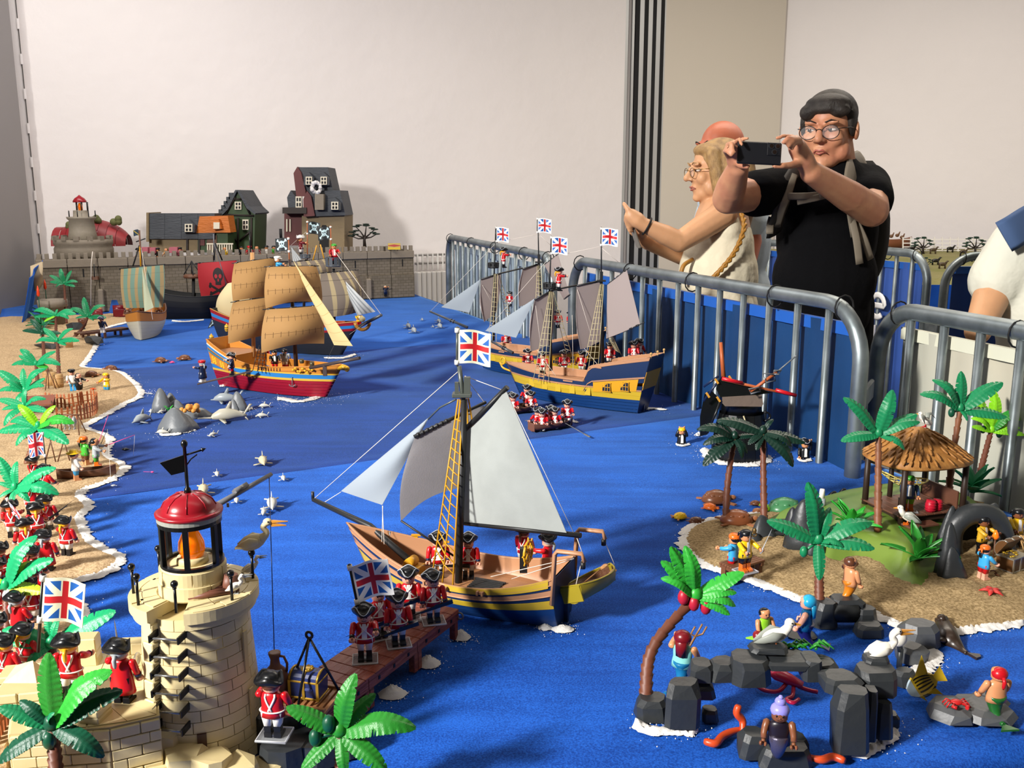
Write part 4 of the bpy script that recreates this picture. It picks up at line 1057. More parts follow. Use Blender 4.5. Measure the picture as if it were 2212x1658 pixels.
 # faceted rock foot
r=random.Random(5)
def rockfoot(par,u,v,ht,s,n,m,y=None):
 p=W(u,v,T)-par.location;rr=random.Random(n);pts=[]
 for k in range(8):
  a=2*PI*k/8+rr.uniform(-.2,.2);q=s*rr.uniform(.8,1.05);pts += [V((p.x+q*math.cos(a),p.y+q*math.sin(a),-.003)),V((p.x+q*.75*math.cos(a+.2),p.y+q*.75*math.sin(a+.2),ht*rr.uniform(.75,1.05)))]
 mb=MB();mb.hull(pts);obj('foot_rock',mb,m,par)
for i,(u,v,h_,s) in enumerate(((300,1640,.075,.034),(350,1672,.060,.032),(405,1690,.045,.032),(460,1690,.040,.032),(520,1690,.028,.032),(575,1672,.016,.03),(255,1690,.055,.035),(330,1712,.035,.035))): rockfoot(lh,u,v,h_,s,i,stone)
# pelicans and chicks
def mk_pel(part):
 mb=MB()
 if part == 'body':
  mb.ell((0,0,.016),(.016,.0085,.0095),14,9,rot=Matrix.Rotation(-.35,3,'Y'));mb.tube(bez([(.010,0,.020),(.017,0,.027),(.013,0,.034),(.017,0,.039)],4),[.0062,.0055,.0046,.004,.0036,.0034,.0033,.0033,.0034,.0034,.0035,.0036,.0036],9);mb.ell((.0185,0,.0405),(.0055,.0045,.0045),10,7);mb.hull([V((x,y,z)) for x,y,z in ((-.012,.004,.013),(-.012,-.004,.013),(-.021,.004,.008),(-.021,-.004,.008),(-.012,0,.010))],0,True)
 elif part == 'wing':
  for s in (-1,1): mb.tube([(.008,s*.0085,.0195),(0,s*.0098,.019),(-.010,s*.0085,.0145),(-.019,s*.006,.011)],[.003,.0058,.005,.0012],8,flat=.45,up=(0,1,0))
 elif part == 'bill': mb.hull([V((x,y,z)) for x,y,z in ((.022,.002,.0425),(.022,-.002,.0425),(.022,.0022,.0395),(.022,-.0022,.0395),(.042,.0008,.0410),(.042,-.0008,.0410),(.042,0,.0400))]);mb.hull([V((x,y,z)) for x,y,z in ((.022,.002,.0395),(.022,-.002,.0395),(.023,.0015,.0350),(.023,-.0015,.0350),(.040,.0008,.0362),(.040,-.0008,.0362),(.040,0,.0350))])
 elif part == 'eye':
  for s in (-1,1): mb.ell((.020,s*.0041,.0418),(.0010,.0006,.0012),6,4)
 elif part == 'feet':
  for s in (-1,1): mb.cyl((.002,s*.003,.009),(.002,s*.0035,.001),.0011,n=6);mb.hull([V((x,y+s*.0035,z)) for x,y in ((-.002,0),(.009,.004),(.010,0),(.009,-.004)) for z in (0,.0014)])
 return mb
def pelican(label,p,rz,body='cream_bird',bill='bill_orange',sc=1.,feet=True,name='toy_pelican'):
 t=thing(name,label,'bird',p,rz,sc=sc)
 for k,m in (('body',body),('wing',body),('bill',bill),('eye','dark'))+((('feet',bill),) if feet else ()): put(k,pm('pel_'+k,mk_pel,PL[m],k),t)
 return t
for c_,c in (('cream_bird','d6c79a'),('white_bird','dcd8cc'),('bill_orange','c9882e'),('gull_grey','8d9188')): PL[c_]=plast(c_,c,.45)
pw=LH+V((.0655*math.cos(R(22)),.0655*math.sin(R(22)),.199+.030))
pelican('large cream pelican perched on the lighthouse gallery rail',pw+V((.002,0,.0)),.05,sc=1.0,feet=False)
gz=LH.z+.2003
pelican('small white chick with grey bill standing on the lighthouse gallery',V((W(506,1281,gz).x,W(506,1281,gz).y,gz)),.3,'white_bird','grey',.5,name='toy_chick')
pelican('grey winged chick behind the pelican on the gallery',V((W(541,1240,gz).x,W(541,1240,gz).y,gz)),.5,'white_bird','gull_grey',.5,name='toy_chick')
t=thing('driftwood_nest','bundle of brown driftwood logs on the lighthouse gallery','nest',V((W(452,1288,gz).x,W(452,1288,gz).y,gz)),.25)
for i in range(5):
 mb=MB();mb.tube([(-.022+.004*i,-.004+.003*i,.002+.002*(i % 2)),(0,-.003+.0035*i,.004+.001*i),(.024-.003*i,.001+.003*i,.003+.002*(i % 3))],[.0025,.0036,.002],7);obj('log',mb,plast('driftwood','6a4030',.5),t)
mb=MB();mb.tube([(.022,.010,.0),(.024,.011,.02)],[.011,.008],9);obj('stump',mb,MATS['driftwood_plastic'],t)
# boom with a hanging jug
b0,b1=D(462,1094,1.045),D(586,1024,1.14)
t=thing('crane_boom','grey crane boom reaching out behind the red dome','crane',b0)
greyp=plast('boom_grey','66666a')
mb=MB();mb.tube([b0*0,b1-b0],[.0042,.0032],4);obj('boom',mb,greyp,t)
mb=MB();mb.tube([(b1-b0)*.34+V((0,0,.004)),(b1-b0)*.56+V((0,0,.004))],.0042,4);obj('sleeve',mb,greyp,t)
mb=MB();mb.tube([V((0,0,0)),V((.0,-.0,-.005))],.0016,6);o=obj('boom_pin',mb,greyp,t,(LH+V((.030,.045,.286))-b0));
mb=MB();mb.tube([b0*0,LH+V((.018,.018,.288))-b0],.004,6);obj('boom_root',mb,greyp,t)
jw=W(598,1505,T+.05);tip=b1+V((-.004,0,-.006))
mb=MB();mb.tube([(b1-b0)*.96,V((jw.x,jw.y,jw.z+.062))-b0],.0006,5);obj('hoist_line',mb,plast('line_navy','1b2444'),t)
t=thing('clay_jug','brown clay jug hanging from the thin crane line','jug',jw)
clay=plast('clay','6a4634',.5)
mb=MB();mb.lathe([(.010,0),(.0155,.008),(.0165,.022),(.0135,.034),(.0062,.042),(.0052,.050),(.0072,.056),(.0074,.0585),(.004,.0585)],18);obj('jug_body',mb,clay,t)
mb=MB();mb.tube([(.0055,0,.054),(.011,0,.053),(.0145,0,.044),(.0135,0,.034)],.0016,7);obj('handle',mb,clay,t)
t=bpy.data.objects['clay_jug']
# ---------------- fort
FZ=T+.09
ft=thing('toy_fort','low cream stone fort platform with parapets at lower left','fort',V((-.5,.95,T)))
def fl(p): return p-ft.location
poly=[W(*q,FZ) for q in ((22,1585),(236,1570),(345,1545),(335,1440),(205,1405),(40,1440))]
mb=MB();mb.prism([(fl(p).x,fl(p).y) for p in poly],-.004,.09);obj('podium',mb,stone2,ft)
def stonewall(par,a,b,z0,z1,th,bw,bh,m,seed=1,name='stone',off=.0):
 """rows of separate stones along a wall line a-b (local), outer face to the right of a->b"""
 a,b=V(a),V(b);d=b-a;L=d.length;ang=math.atan2(d.y,d.x);r=random.Random(seed);nr=max(1,round((z1-z0)/bh));bh=(z1-z0)/nr;me={}
 for k in range(nr):
  x=-bw*(.5 if k % 2 else 0)
  while x < L-.002:
   w=bw*r.choice((.8,1,1.15));x0,x1=max(0,x),min(L,x+w)
   if x1-x0 > bw*.2:
    q=round((x1-x0)*400)/400;key=(round(q,4),round(bh,4),round(th,4),m.name)
    def mk():
     mb=MB();mb.box((0,0,0),(max(.003,q-.0009),th,bh-.0009),ch=.0008);return mb.mesh(name,m)
    p=a+d.normalized()*((x0+x1)/2);put(name,cached(('stn',)+key,mk),par,(p.x,p.y,z0+(k+.5)*bh),(0,0,ang))
   x += w
pl_=[fl(p) for p in poly]
for i,(a,b) in enumerate(((pl_[0],pl_[1]),(pl_[1],pl_[2]),(pl_[5],pl_[0]))): stonewall(ft,(a.x,a.y,0),(b.x,b.y,0),0,.088,.006,.030,.0125,stone,i)
# flagstone floor
cx=sum(p.x for p in pl_)/6;cy=sum(p.y for p in pl_)/6
for ring,(r0,r1,n) in enumerate(((0,.42,5),(.44,.97,10))):
 for k in range(n):
  q=[]
  for f,rr in ((0,r0),(0,r1),(1,r1),(1,r0)):
   a=6*((k+f*.965)/n+ring*.03);i0=int(a) % 6;e=pl_[i0].lerp(pl_[(i0+1) % 6],a % 1);c=V((cx,cy,0));q.append(c.lerp(V((e.x,e.y,0)),rr))
  if r0 == 0: q=q[:3]
  mb=MB();mb.prism([(p.x,p.y) for p in q],.089,.0912);obj('flagstone',mb,stone,ft)
def merlon(u,v,sx,sy,h,rz,name='merlon',tp=.94):
 p=fl(W(u,v,FZ));mb=MB();mb.box((0,0,h/2),(sx,sy,h),taper=.9);o=obj(name,mb,stone2,ft,(p.x,p.y,.09),(0,0,rz))
 for s in (-1,1):
  for k in range(2):
   mb=MB();mb.box((s*sx*.25,0,h*(.25+.5*k)),(sx*.48,sy*1.08,h*.47),taper=.97,ch=.0012);obj('stone',mb,stone,o)
merlon(178,1432,.042,.020,.036,.12);merlon(290,1432,.036,.018,.030,.1)
merlon(52,1520,.050,.034,.022,.2);merlon(182,1548,.052,.026,.016,-.15);merlon(35,1478,.03,.03,.018,.2)
mb=MB();p=fl(W(60,1500,FZ));mb.hull([p+V((x,y,z-FZ+T+.09)) for x,y,z in ((-.02,-.015,.02),(.02,-.015,.02),(.02,.015,.02),(-.02,.015,.02),(.01,0,.042),(-.012,.004,.034))]);obj('broken_stone',mb,stone,ft,(0,0,-.0))
mb=MB();c=LH-ft.location+V((-.069,-.01,.035));mb.tube([(c.x,c.y+.006*math.cos(a*PI/6),.115+.006*math.sin(a*PI/6)) for a in range(12)],.002,6,closed=True);obj('ring',mb,PL['white'],ft)
f_,hp=fig('redcoat flag bearer on the sandstone fort with his back turned',W(158,1500,FZ+.0012),PI*1.03,hair='blond',arms=(60,10),trim=False)
flag_on('hand_flag','large cream edged union flag carried above the fort','flag',D(93,1243,f_.location.y+.005),(.16,0,1),(1,-.05,-.1),.047,.052,flag_cream,pole_r=.002,below=.04)
f_,hp=fig('grey-haired officer in plain red tailcoat with sabre on the fort',W(268,1514,FZ+.0012),PI*.96,hair='grey',long=True,belts=False,legs='dark',arms=(10,70),trim=False)
sword(hp[1],(-.1,.1,1),'silver sabre raised by the officer on the fort')
# ---------------- dock
DZ=T+.046
dk0,dk1,dk2,dk3=W(896,1290,DZ),W(996,1318,DZ),W(700,1553,DZ),W(612,1478,DZ)
mid0,mid1=(dk0+dk1)/2,(dk2+dk3)/2;dw=((dk0-dk1).length+(dk3-dk2).length)/2
t=thing('toy_dock','red-brown plank dock leading from the lighthouse to the sloop','dock',V((mid1.x,mid1.y,T)),heading(mid1,mid0));L=(mid1-mid0).length+.03
n=16;dw=.074
for i in range(n):
 mb=MB();mb.box((L*(i+.5)/n-.03,0,.0445),(L/n-.0008,dw,.003),ch=.0006);pk=obj('plank',mb,redwood,t)
for s in (-1,1):
 for k in range(3):
  mb=MB();mb.box((L*(k+.5)/3-.03,s*(dw/2-.0015),.036),(L/3-.001,.003,.016),ch=.0005);bmx=obj('side_beam',mb,redwood,t)
  for q in (.2,.5,.8):
   mb=MB();mb.box((L*(k+q)/3-.03,s*dw/2,.036),(.004,.0012,.005));obj('bolt',mb,PL['dark'],bmx)
 for x in (.0,L/3-.032,L/3-.022,2*L/3-.032,2*L/3-.022,L-.036):
  mb=MB();mb.box((x,s*(dw/2-.006),.0215),(.009,.010,.043),ch=.0008);obj('leg',mb,redwood,t)
mb=MB();mb.tube([(L-.034+.002,-dw/2-.003+.005*math.sin(a*PI/6),.036+.005*math.cos(a*PI/6)) for a in range(12)],.0014,6,closed=True);obj('mooring_ring',mb,greyp,t)
for i,(u,v,w) in enumerate(((996,1375,.010),(925,1432,.012),(848,1497,.013),(705,1560,.008),(1215,1357,.012),(1178,1354,.008))):
 p=W(u,v);hh=.013 if i < 4 else .007;lab=['salt heap at the far right dock leg','salt heap at the second right dock leg','salt heap at the third right dock leg','salt heap beside the near palm under the dock','salt heap under the sloop stern','small salt heap under the sloop keel'][i];r=random.Random(i)
 mb=MB();mb.sheet(lambda q,k: (p.x+w*1.5*k*(1+.25*nz((math.cos(q*2*PI)*2,math.sin(q*2*PI)*2,i)))*math.cos(q*2*PI),p.y+w*1.1*k*math.sin(q*2*PI),T-.001+hh*(1-k**1.3)*(1+.25*nz((q*9,k*7,i)))+.0012*nz((math.cos(q*6.28)*k*9,math.sin(q*6.28)*k*9,i+.5))),26,9)
 for _ in range(40):
  a=r.uniform(0,2*PI);d=w*1.3+abs(r.gauss(0,.012));q=p+V((math.cos(a)*d,math.sin(a)*d,.0004));e=r.uniform(.0005,.0011);mb.add([q+V((e,0,0)),q+V((-e*.5,e*.9,0)),q+V((-e*.5,-e*.9,0)),q+V((0,0,e*1.3))],[(0,1,3),(1,2,3),(2,0,3)])
 tag(obj('salt_heap',mb,saltm),lab,'salt',kind='stuff')
def dockman(u,v,rz,label,**k):
 kw=dict(hair='brown',plate=True,arms=(20,18));kw.update(k)
 return fig(label,W(u,v,DZ+.0015),rz,**kw)
f_,hp=dockman(789,1421,.15,'redcoat standard bearer on a clear base at the near end of the dock',hair='blond',arms=(50,75),cuffs='dark')
flag_on('hand_flag','white edged union flag held by the dock standard bearer','flag',D(755,1222,f_.location.y+.006),(-.16,0,1),(1,.1,.25),.048,.050,flag_white,pole_r=.0019,below=.045)
for a in ((819,1372,.5,'blond redcoat with white cuffs behind the dock standard bearer',dict(hair='blond',cuffs='white')),(861,1388,.25,'dark-haired redcoat at the centre of the dock with levelled musket',{}),(884,1331,.1,'redcoat at the far left corner of the dock behind the others',{}),(936,1339,.25,'redcoat at the far right corner of the dock nearest the sloop',{})):
 f_,hp=dockman(a[0],a[1],a[2],a[3],**a[4])
 musket(hp[0]+V((.014,-.004,.0)),(-.95,-.35,-.25),'dark musket carried low by the '+a[3].split(' on ')[0].split(' with ')[0].split(' at ')[0]+' '+{819: 'behind the flag',861: 'mid dock',884: 'far left of dock',936: 'far right of dock'}[a[0]])
 # tray, chest and sling
p=W(668,1512,DZ+.0002);t=thing('cargo_tray','slatted wooden cargo tray with three black sling rods on the dock','tray',p,-.25)
latte=plast('slat_tan','9a6a42',.5)
for i in range(9):
 mb=MB();mb.box((-.031+.0078*i,0,.003),(.0052,.058,.0045),ch=.0005);obj('slat',mb,latte,t)
for s in (-1,1):
 mb=MB();mb.box((0,s*.026,.0065),(.066,.005,.004),ch=.0005);obj('rail',mb,latte,t)
ap=D(668,1376,p.y+.0)-p;ap=Matrix.Rotation(.25,3,'Z') @ ap
for q in [Matrix.Rotation(.25,3,'Z') @ (W(*a,DZ+.006)-p) for a in ((619,1496),(642,1536),(738,1502))]:
 mb=MB();mb.tube([q,ap],.0016,7);obj('sling_rod',mb,black,t)
mb=MB();mb.tube([ap+V((.004*math.cos(a*PI/6),0,.003+.004*math.sin(a*PI/6))) for a in range(12)],.0018,6,closed=True);obj('sling_ring',mb,black,t)
def chest(label,p,rz,s,body,trim,open_=0.,name='treasure_chest',fill=None):
 t=thing(name,label,'chest',p,rz,sc=s)
 mb=MB();mb.box((0,0,.0135),(.044,.030,.027),ch=.0012,taper=1.04);obj('chest_body',mb,body,t)
 piv=V((0,.015,.027));M_=TR(piv) @ RX(-open_) @ TR(-piv)
 mb=MB();mb.M=M_;mb.prism([(-.0155+.031*0,.027)]+[(-.0155*math.cos(a*PI/8),.027+.012*math.sin(a*PI/8)) for a in range(1,8)]+[(.0155,.027)],-.0225,.0225,fn=lambda q,z: V((z,q[0],q[1])));lid=obj('lid',mb,body,t)
 for x in (-.021,0,.021):
  mb=MB();mb.M=M_;mb.tube([(x,-.0158*math.cos(a*PI/8),.027+.0124*math.sin(a*PI/8)) for a in range(0,9)],.0022,4,flat=.5);obj('lid_band',mb,trim,lid)
  mb=MB();mb.box((x,-.0158,.0135),(.004,.0014,.027));obj('band',mb,trim,t)
 for z in (.0018,.0258):
  mb=MB();mb.box((0,0,z),(.0465,.0325,.003),ch=.0006);obj('trim',mb,trim,t)
 if open_ == 0:
  mb=MB();mb.M=TR(0,0,.0392) @ Matrix.Scale(1,4);mb.lathe([(.010,-.0012),(.0085,.0010),(.004,.0016),(.001,.0018)],14,sy=.9)
  for k in range(7): mb.ell((.007*math.cos(k*.9),.006*math.sin(k*.9),.0010),(.0022,.0022,.0014),7,4)
  obj('crest',mb,trim,lid)
  mb=MB();mb.box((.008,-.0162,.016),(.010,.0016,.003));obj('lock_plate',mb,plast('lock_blue','5a68a8'),t)
 if fill:
  for k in range(14):
   mb=MB();mb.ell((rnd.uniform(-.017,.017),rnd.uniform(-.011,.011),.0285+rnd.uniform(-.001,.002)),(.0035,.0035,.0015),8,4);obj('coin',mb,fill,t)
 return t
chest('navy treasure chest with gold trim and crest on the cargo tray',p+V((0,0,.0085)),-.25,.86,plast('chest_navy','1f2a58'),mat('gold_trim','a8842c',.32,.6))
f_,hp=fig('redcoat seen from behind between lighthouse and dock on a clear base',W(592,1588,T+.046),PI*.97,hair='brown',arms=(20,80),plate=True,sc=1.06,trim=False,hairk='plain')
t=thing('toy_rock','black rock base under the redcoat beside the lighthouse','rock',W(600,1600,T))
for i,(dx,dy,s,h_) in enumerate(((0,0,.036,.0425),(.05,-.035,.035,.028),(.085,-.015,.03,.022),(.02,-.05,.03,.03),(-.02,.03,.02,.035))):
 rr=random.Random(i+40);mb=MB();mb.hull([V((dx+s*math.cos(a*PI/4+.3),dy+s*.8*math.sin(a*PI/4+.3),z)) for a in range(8) for z in (0,)]+[V((dx+s*.86*math.cos(a*PI/4+.3),dy+s*.7*math.sin(a*PI/4+.3),h_)) for a in range(8)]);obj('rock_lobe',mb,rockm,t)
 # ------------------------------------------------------------------ ships
felt=mat('sail_felt','b9beba',.9,spec=.1,bump=(500,.25),var=(30,.08));felt_blue=mat('sail_felt_pale','b0bac2',.9,spec=.1,bump=(500,.2))
felt_grey=mat('sail_felt_grey','a9a6a8',.9,spec=.1,bump=(500,.25),var=(22,.12));cream_cloth=mat('sail_cream','ddcda0',.8,bump=(300,.1))
felt_rose=mat('sail_felt_rose','b5a8a4',.9,spec=.1,bump=(500,.2))
def reef(name,base,ink):
 def f(u,v):
  r=(abs(v-.80).lt(.004)+abs(v-.42).lt(.004)).mn(1.);k=abs((u*9).frac()-.5).lt(.035)
  return (r+k*((v-.80).__abs__().lt(.09)*v.lt(.84)+(v-.42).__abs__().lt(.10)*v.lt(.46))).mn(1.)*abs(u-.5).lt(.46)
 return printed(name,base,[(f,ink)],.75,bump=(300,.1))
tan_sail=reef('sail_tan_print','b98f58','6a4a28')
grey_stripe=printed('sail_grey_stripes','82766a',[(lambda u,v: (u*5).frac().lt(.33),'b5a47e'),(lambda u,v: abs((v*3).frac()-.5).lt(.012),'4a4038')],.75)
green_stripe=printed('sail_green_stripes','7a9a8a',[(lambda u,v: (u*5.5).frac().lt(.42),'b0986c'),(lambda u,v: abs((v*3).frac()-.5).lt(.008),'6a7a6a')],.8)
white_stripe=printed('sail_white_stripes','c9cccc',[(lambda u,v: (u*4).frac().lt(.4),'9aa0a2')],.8)
seam_sail=printed('jib_cream_print','d6c08a',[(lambda u,v: abs((v*9).frac()-.5).lt(.02),'b79c62')],.8)
red_skull=printed('sail_red_skull','9c1620',skull2('14090b','9c1620'),.7)
twine=mat('rigging_twine','d8cfc4',.8);twine_dark=mat('rigging_dark','3c3a38',.8)
hull_tan=plast('hull_tan','a87a58',.42);hull_blue=plast('hull_navy','14284a',.35);hull_yel=plast('hull_yellow','b89a26',.4);hull_base=plast('hull_base_blue','123668',.4)
gold_yel=plast('rigging_yellow','c08a1c',.4);bone=plast('rigging_bone','b9ad86',.45);spar=plast('spar_black','1c1d1e',.45)
ship_orange=plast('hull_orange','b8772a',.42);ship_red=plast('hull_crimson','8c1428',.38);deckm=plast('deck_tan','9a6c48',.5)
for m_ in (felt,felt_blue,felt_grey,felt_rose): translucent(m_,.42)
for m_ in (tan_sail,grey_stripe,green_stripe,white_stripe,seam_sail,cream_cloth): translucent(m_,.25)
class Ship:
 def __init__(s,label,loc,hd,L,B,sheer,name='toy_ship',cat='ship',bowr=.06,sternr=.03,full=.62,tw=.72):
  s.t=thing(name,label,cat,loc);s.loc=V(loc);s.hd=hd;s.L,s.B=L,B;s.sheer=sheer;s.bowr,s.sternr=bowr,sternr;s.full=full;s.tw=tw
  s.R=RZ(hd)
 def P(s,t,w,side=1,off=0.):
  pl=(1-max(0,(t-.45)/.55)**2.6)*(1-(1-s.tw)*max(0,(.45-t)/.45)**2)
  x=s.L*(t-.5)+s.bowr*w*max(0,(t-.6)/.4)**2-s.sternr*w*max(0,(.4-t)/.4)**2
  y=s.B/2*pl*(s.full+(1-s.full)*math.sin(min(1,w*1.25)*PI/2))+off
  return V((x+(off if t > .97 else 0),side*max(y,off),w*s.sheer(t)))
 def zw(s,t,z): return z/s.sheer(t)
 def band(s,name,w0,w1,m,off=0.,th=.0010,t0=0.,t1=1.,parent=None,n=80,absz=False):
  def fn(u,v):
   q=2*u-1;t=t1-(t1-t0)*abs(q);sd=1 if q < 0 else -1;w=lerp(w0,w1,v)
   if absz: w=w/s.sheer(t)
   return s.R @ s.P(t,w,sd,off)
  mb=MB();mb.sheet(fn,n,max(1,int(abs(w1-w0)*(6 if not absz else 60))+1),th);return obj(name,mb,m,parent or s.t)
 def sideband(s,name,side,t0,t1,w0,w1,m,off=.001,th=.0016,parent=None):
  mb=MB();mb.sheet(lambda u,v: s.R @ s.P(lerp(t0,t1,u),lerp(w0,w1,v),side,off),12,2,th);return obj(name,mb,m,parent or s.t)
 def transom(s,w0,w1,m,name='transom',off=0.):
  mb=MB();n=6;pts=[s.P(0,lerp(w0,w1,i/n),1) for i in range(n+1)]+[s.P(0,lerp(w1,w0,i/n),-1) for i in range(n+1)]
  mb.add([s.R @ (p+V((-.001-off,0,0))) for p in pts]+[s.R @ (p+V((.002,0,0))) for p in pts],[tuple(range(2*n+2)),tuple(reversed(range(2*n+2,4*n+4)))]+[(i,i+2*n+2,(i+1) % (2*n+2)+2*n+2,(i+1) % (2*n+2)) for i in range(2*n+2)],0,False)
  return obj(name,mb,m,s.t)
 def deck(s,z,t0,t1,m,n=7,name='deck_plank'):
  for k in range(n):
   y0,y1=lerp(-.97,.97,(k+.03)/n),lerp(-.97,.97,(k+.97)/n)
   def fn(u,v):
    t=lerp(t0,t1,u);p=s.P(t,z/s.sheer(t),1);return s.R @ V((p.x,p.y*lerp(y0,y1,v),z))
   mb=MB();mb.sheet(fn,14,1,.002);obj(name,mb,m,s.t)
  mb=MB();mb.sheet(lambda u,v: s.R @ V((s.P(lerp(t0,t1,u),z/s.sheer(lerp(t0,t1,u)),1).x,s.P(lerp(t0,t1,u),z/s.sheer(lerp(t0,t1,u)),1).y*(2*v-1)*.97,z-.0022)),14,1,.001);obj('deck_base',mb,hull_tan,s.t)
 def rail(s,w,m,r=.002,t0=0.,t1=1.,off=0.,name='cap_rail'):
  mb=MB();mb.tube([s.R @ s.P(t1-(t1-t0)*abs(q),w,1 if q < 0 else -1,off) for q in [i/48-1 for i in range(97)]],r,6,flat=.7);return obj(name,mb,m,s.t)
 def w(s,x,y,z): return s.loc+s.R @ V((x,y,z))
 # rigging in world points
 def tube(s,name,pts,r,m,n=7,parent=None):
  mb=MB();mb.tube([V(p)-s.loc for p in pts],r,n);return obj(name,mb,m,parent or s.t)
 def sail(s,c,belly,m,name='sail',th=.0012,arch=0.,side=0.,spars=None,nu=20):
  A,B,C,Dd=[V(p)-s.loc for p in c];belly=V(belly) # TL, TR, BR, BL
  def fn(u,v): # v: 0 bottom, 1 top
   p=(Dd*(1-u)+C*u)*(1-v)+(A*(1-u)+B*u)*v
   p=p+belly*(math.sin(PI*u)*.55+.45*math.sin(PI*min(1,max(0,u))))*math.sin(PI*(.12+.80*v))
   up=(A+B-C-Dd).normalized();rt=(B+C-A-Dd).normalized()
   return p+up*(arch*math.sin(PI*u)*(1-v)**2)-rt*(side*math.sin(PI*v)*(1-2*u))
  mb=MB();mb.sheet(fn,nu,16,th,uv=True);return obj(name,mb,m,s.t)
 def tri(s,a,b,c,belly,m,name='jib',th=.0012):
  a,b,c=V(a)-s.loc,V(b)-s.loc,V(c)-s.loc;belly=V(belly)
  mb=MB();mb.sheet(lambda u,v: a*(v)+(b*(1-u)+c*u)*(1-v)+belly*math.sin(PI*u)*math.sin(PI*v),12,14,th,uv=True);return obj(name,mb,m,s.t)
 def ratline(s,bots,top,m,n=14,r=.0011,tops=None):
  bots=[V(b)-s.loc for b in bots];tops=[V(p)-s.loc for p in (tops or [top]*len(bots))]
  t=obj('shroud',(lambda mb: ([mb.tube([b,p],r,5) for b,p in zip(bots[:1],tops[:1])],mb)[1])(MB()),m,s.t)
  for b,p in zip(bots[1:],tops[1:]): mb=MB();mb.tube([b,p],r,5);obj('shroud',mb,m,s.t)
  for k in range(1,n):
   f=.06+.88*k/n;mb=MB();mb.tube([b.lerp(p,f) for b,p in zip(bots,tops)],r*.75,5);obj('ratline_rung',mb,m,t)
  return t
 def line(s,a,b,m=None,r=.0006): return s.tube('rope',[a,b],r,m or twine,4)
def sh(mid,bow,stern,k=.45):
 return lambda t: mid+bow*max(0,(t-k)/(1-k))**2+stern*max(0,(k-t)/k)**2
def sst(a): a=min(1,max(0,a));return a*a*(3-2*a)
# ---- foreground sloop
S=Ship('foreground sloop with white felt sails and yellow ratlines',(-.076,1.400,T),R(157),.340,.138,sh(.055,.046,.030),bowr=.050,sternr=.0)
nst=5
cols=[(0,.42,hull_base),(.425,.60,hull_yel),(.605,.70,hull_blue),(.705,.80,hull_tan),(.805,.90,hull_blue),(.905,1.0,hull_tan)]
for w0,w1,m in cols:
 k=3 if w0 == 0 else 1
 for i in range(k): S.band('hull_plank',lerp(w0,w1,i/k)+.003,lerp(w0,w1,(i+1)/k),m,.0006 if m in (hull_tan,hull_yel) else 0)
S.band('bulwark_lining',.35,.995,hull_tan,-.0022)
S.transom(0,1,hull_blue);S.transom(.55,1.0,hull_tan,'transom_frame',-.0005)
for w_ in (.70,.90): S.rail(w_,hull_tan,.0016,off=.001,name='wale')
S.rail(1.0,hull_tan,.0026);S.deck(.029,.03,.93,deckm)
S.sideband('stern_gunwale',1,.02,.5,.86,1.02,hull_yel,.0016);S.sideband('stern_gunwale',-1,.02,.5,.86,1.02,hull_yel,.0016)
mb=MB();mb.box(S.R @ V((-.170,0,.02)),(.014,.006,.05),0,Matrix.Rotation(S.hd,3,'Z'));obj('rudder',mb,hull_blue,S.t)
ym=1.41
S.tube('mast',[S.w(.012,0,.024),D(1003,862,ym)],[.0062,.0048],spar,8)
S.tube('topmast',[D(1002,875,ym),D(992,790,ym)],[.004,.0035],plast('spar_grey','4a4f4a'),6)
mb=MB();c=D(998,852,ym)-S.loc;mb.box(c,(.030,.022,.006),ch=.001);mb.box(c+V((-.008,0,.01)),(.006,.006,.02));mb.box(c+V((.008,0,.014)),(.010,.010,.028));obj('mast_top',mb,MATS['spar_grey_plastic'],S.t)
flag_on('ship_flag','cream bordered union flag at the sloop masthead','flag',D(988,710,ym),(.02,0,1),(1,-.1,-.06),.050,.052,flag_cream,pole_r=.0022,below=.006,polec=MATS['spar_grey_plastic'])
bs=D(676,1078,1.555)
S.tube('bowsprit',[S.w(.10,0,.052),D(800,1136,1.50),bs],[.006,.0055,.004],spar,6);S.tube('sprit_cap',[bs,bs+V((0,0,.014))],.0028,spar,6)
js=S.tri(D(925,903,1.475),D(737,1060,1.535),D(826,1090,1.50),(0,-.01,0),felt_blue,th=.0014)
fsq=S.sail((D(899,938,1.425),D(1045,876,1.455),D(1030,1046,1.455),D(866,1125,1.415)),(-.035,-.012,0),felt_grey,'square_sail',arch=.012,side=.012)
S.tube('yard',[D(894,943,1.422),D(1050,868,1.458)],.0028,spar,7)
for k in range(7): S.tube('yard_clip',[D(894,943,1.422).lerp(D(1050,868,1.458),.04+k*.065),D(894,943,1.422).lerp(D(1050,868,1.458),.075+k*.065)],.0038,spar,6)
S.sail((D(1006,935,1.42),D(1093,842,1.385),D(1224,1150,1.33),D(999,1126,1.42)),(.006,-.016,-.004),felt,'main_sail',th=.0014,arch=.004)
S.tube('gaff',[D(1003,930,1.425),D(1096,836,1.385)],.0045,spar,6)
S.tube('boom',[D(996,1128,1.425),D(1255,1156,1.325)],.0042,spar,6)
S.tube('lower_boom',[D(866,1124,1.413),D(980,1200,1.415)],.0018,spar,6)
S.ratline([D(936,1228,1.395),D(955,1266,1.368),D(977,1288,1.355)],None,gold_yel,16,.0015,[D(990,862,1.42),D(995,860,1.419),D(1000,862,1.418)])
S.ratline([D(1015,1000,1.47),D(1035,1000,1.478)],None,gold_yel,5,.0015,[D(1008,860,1.428),D(1012,860,1.43)])
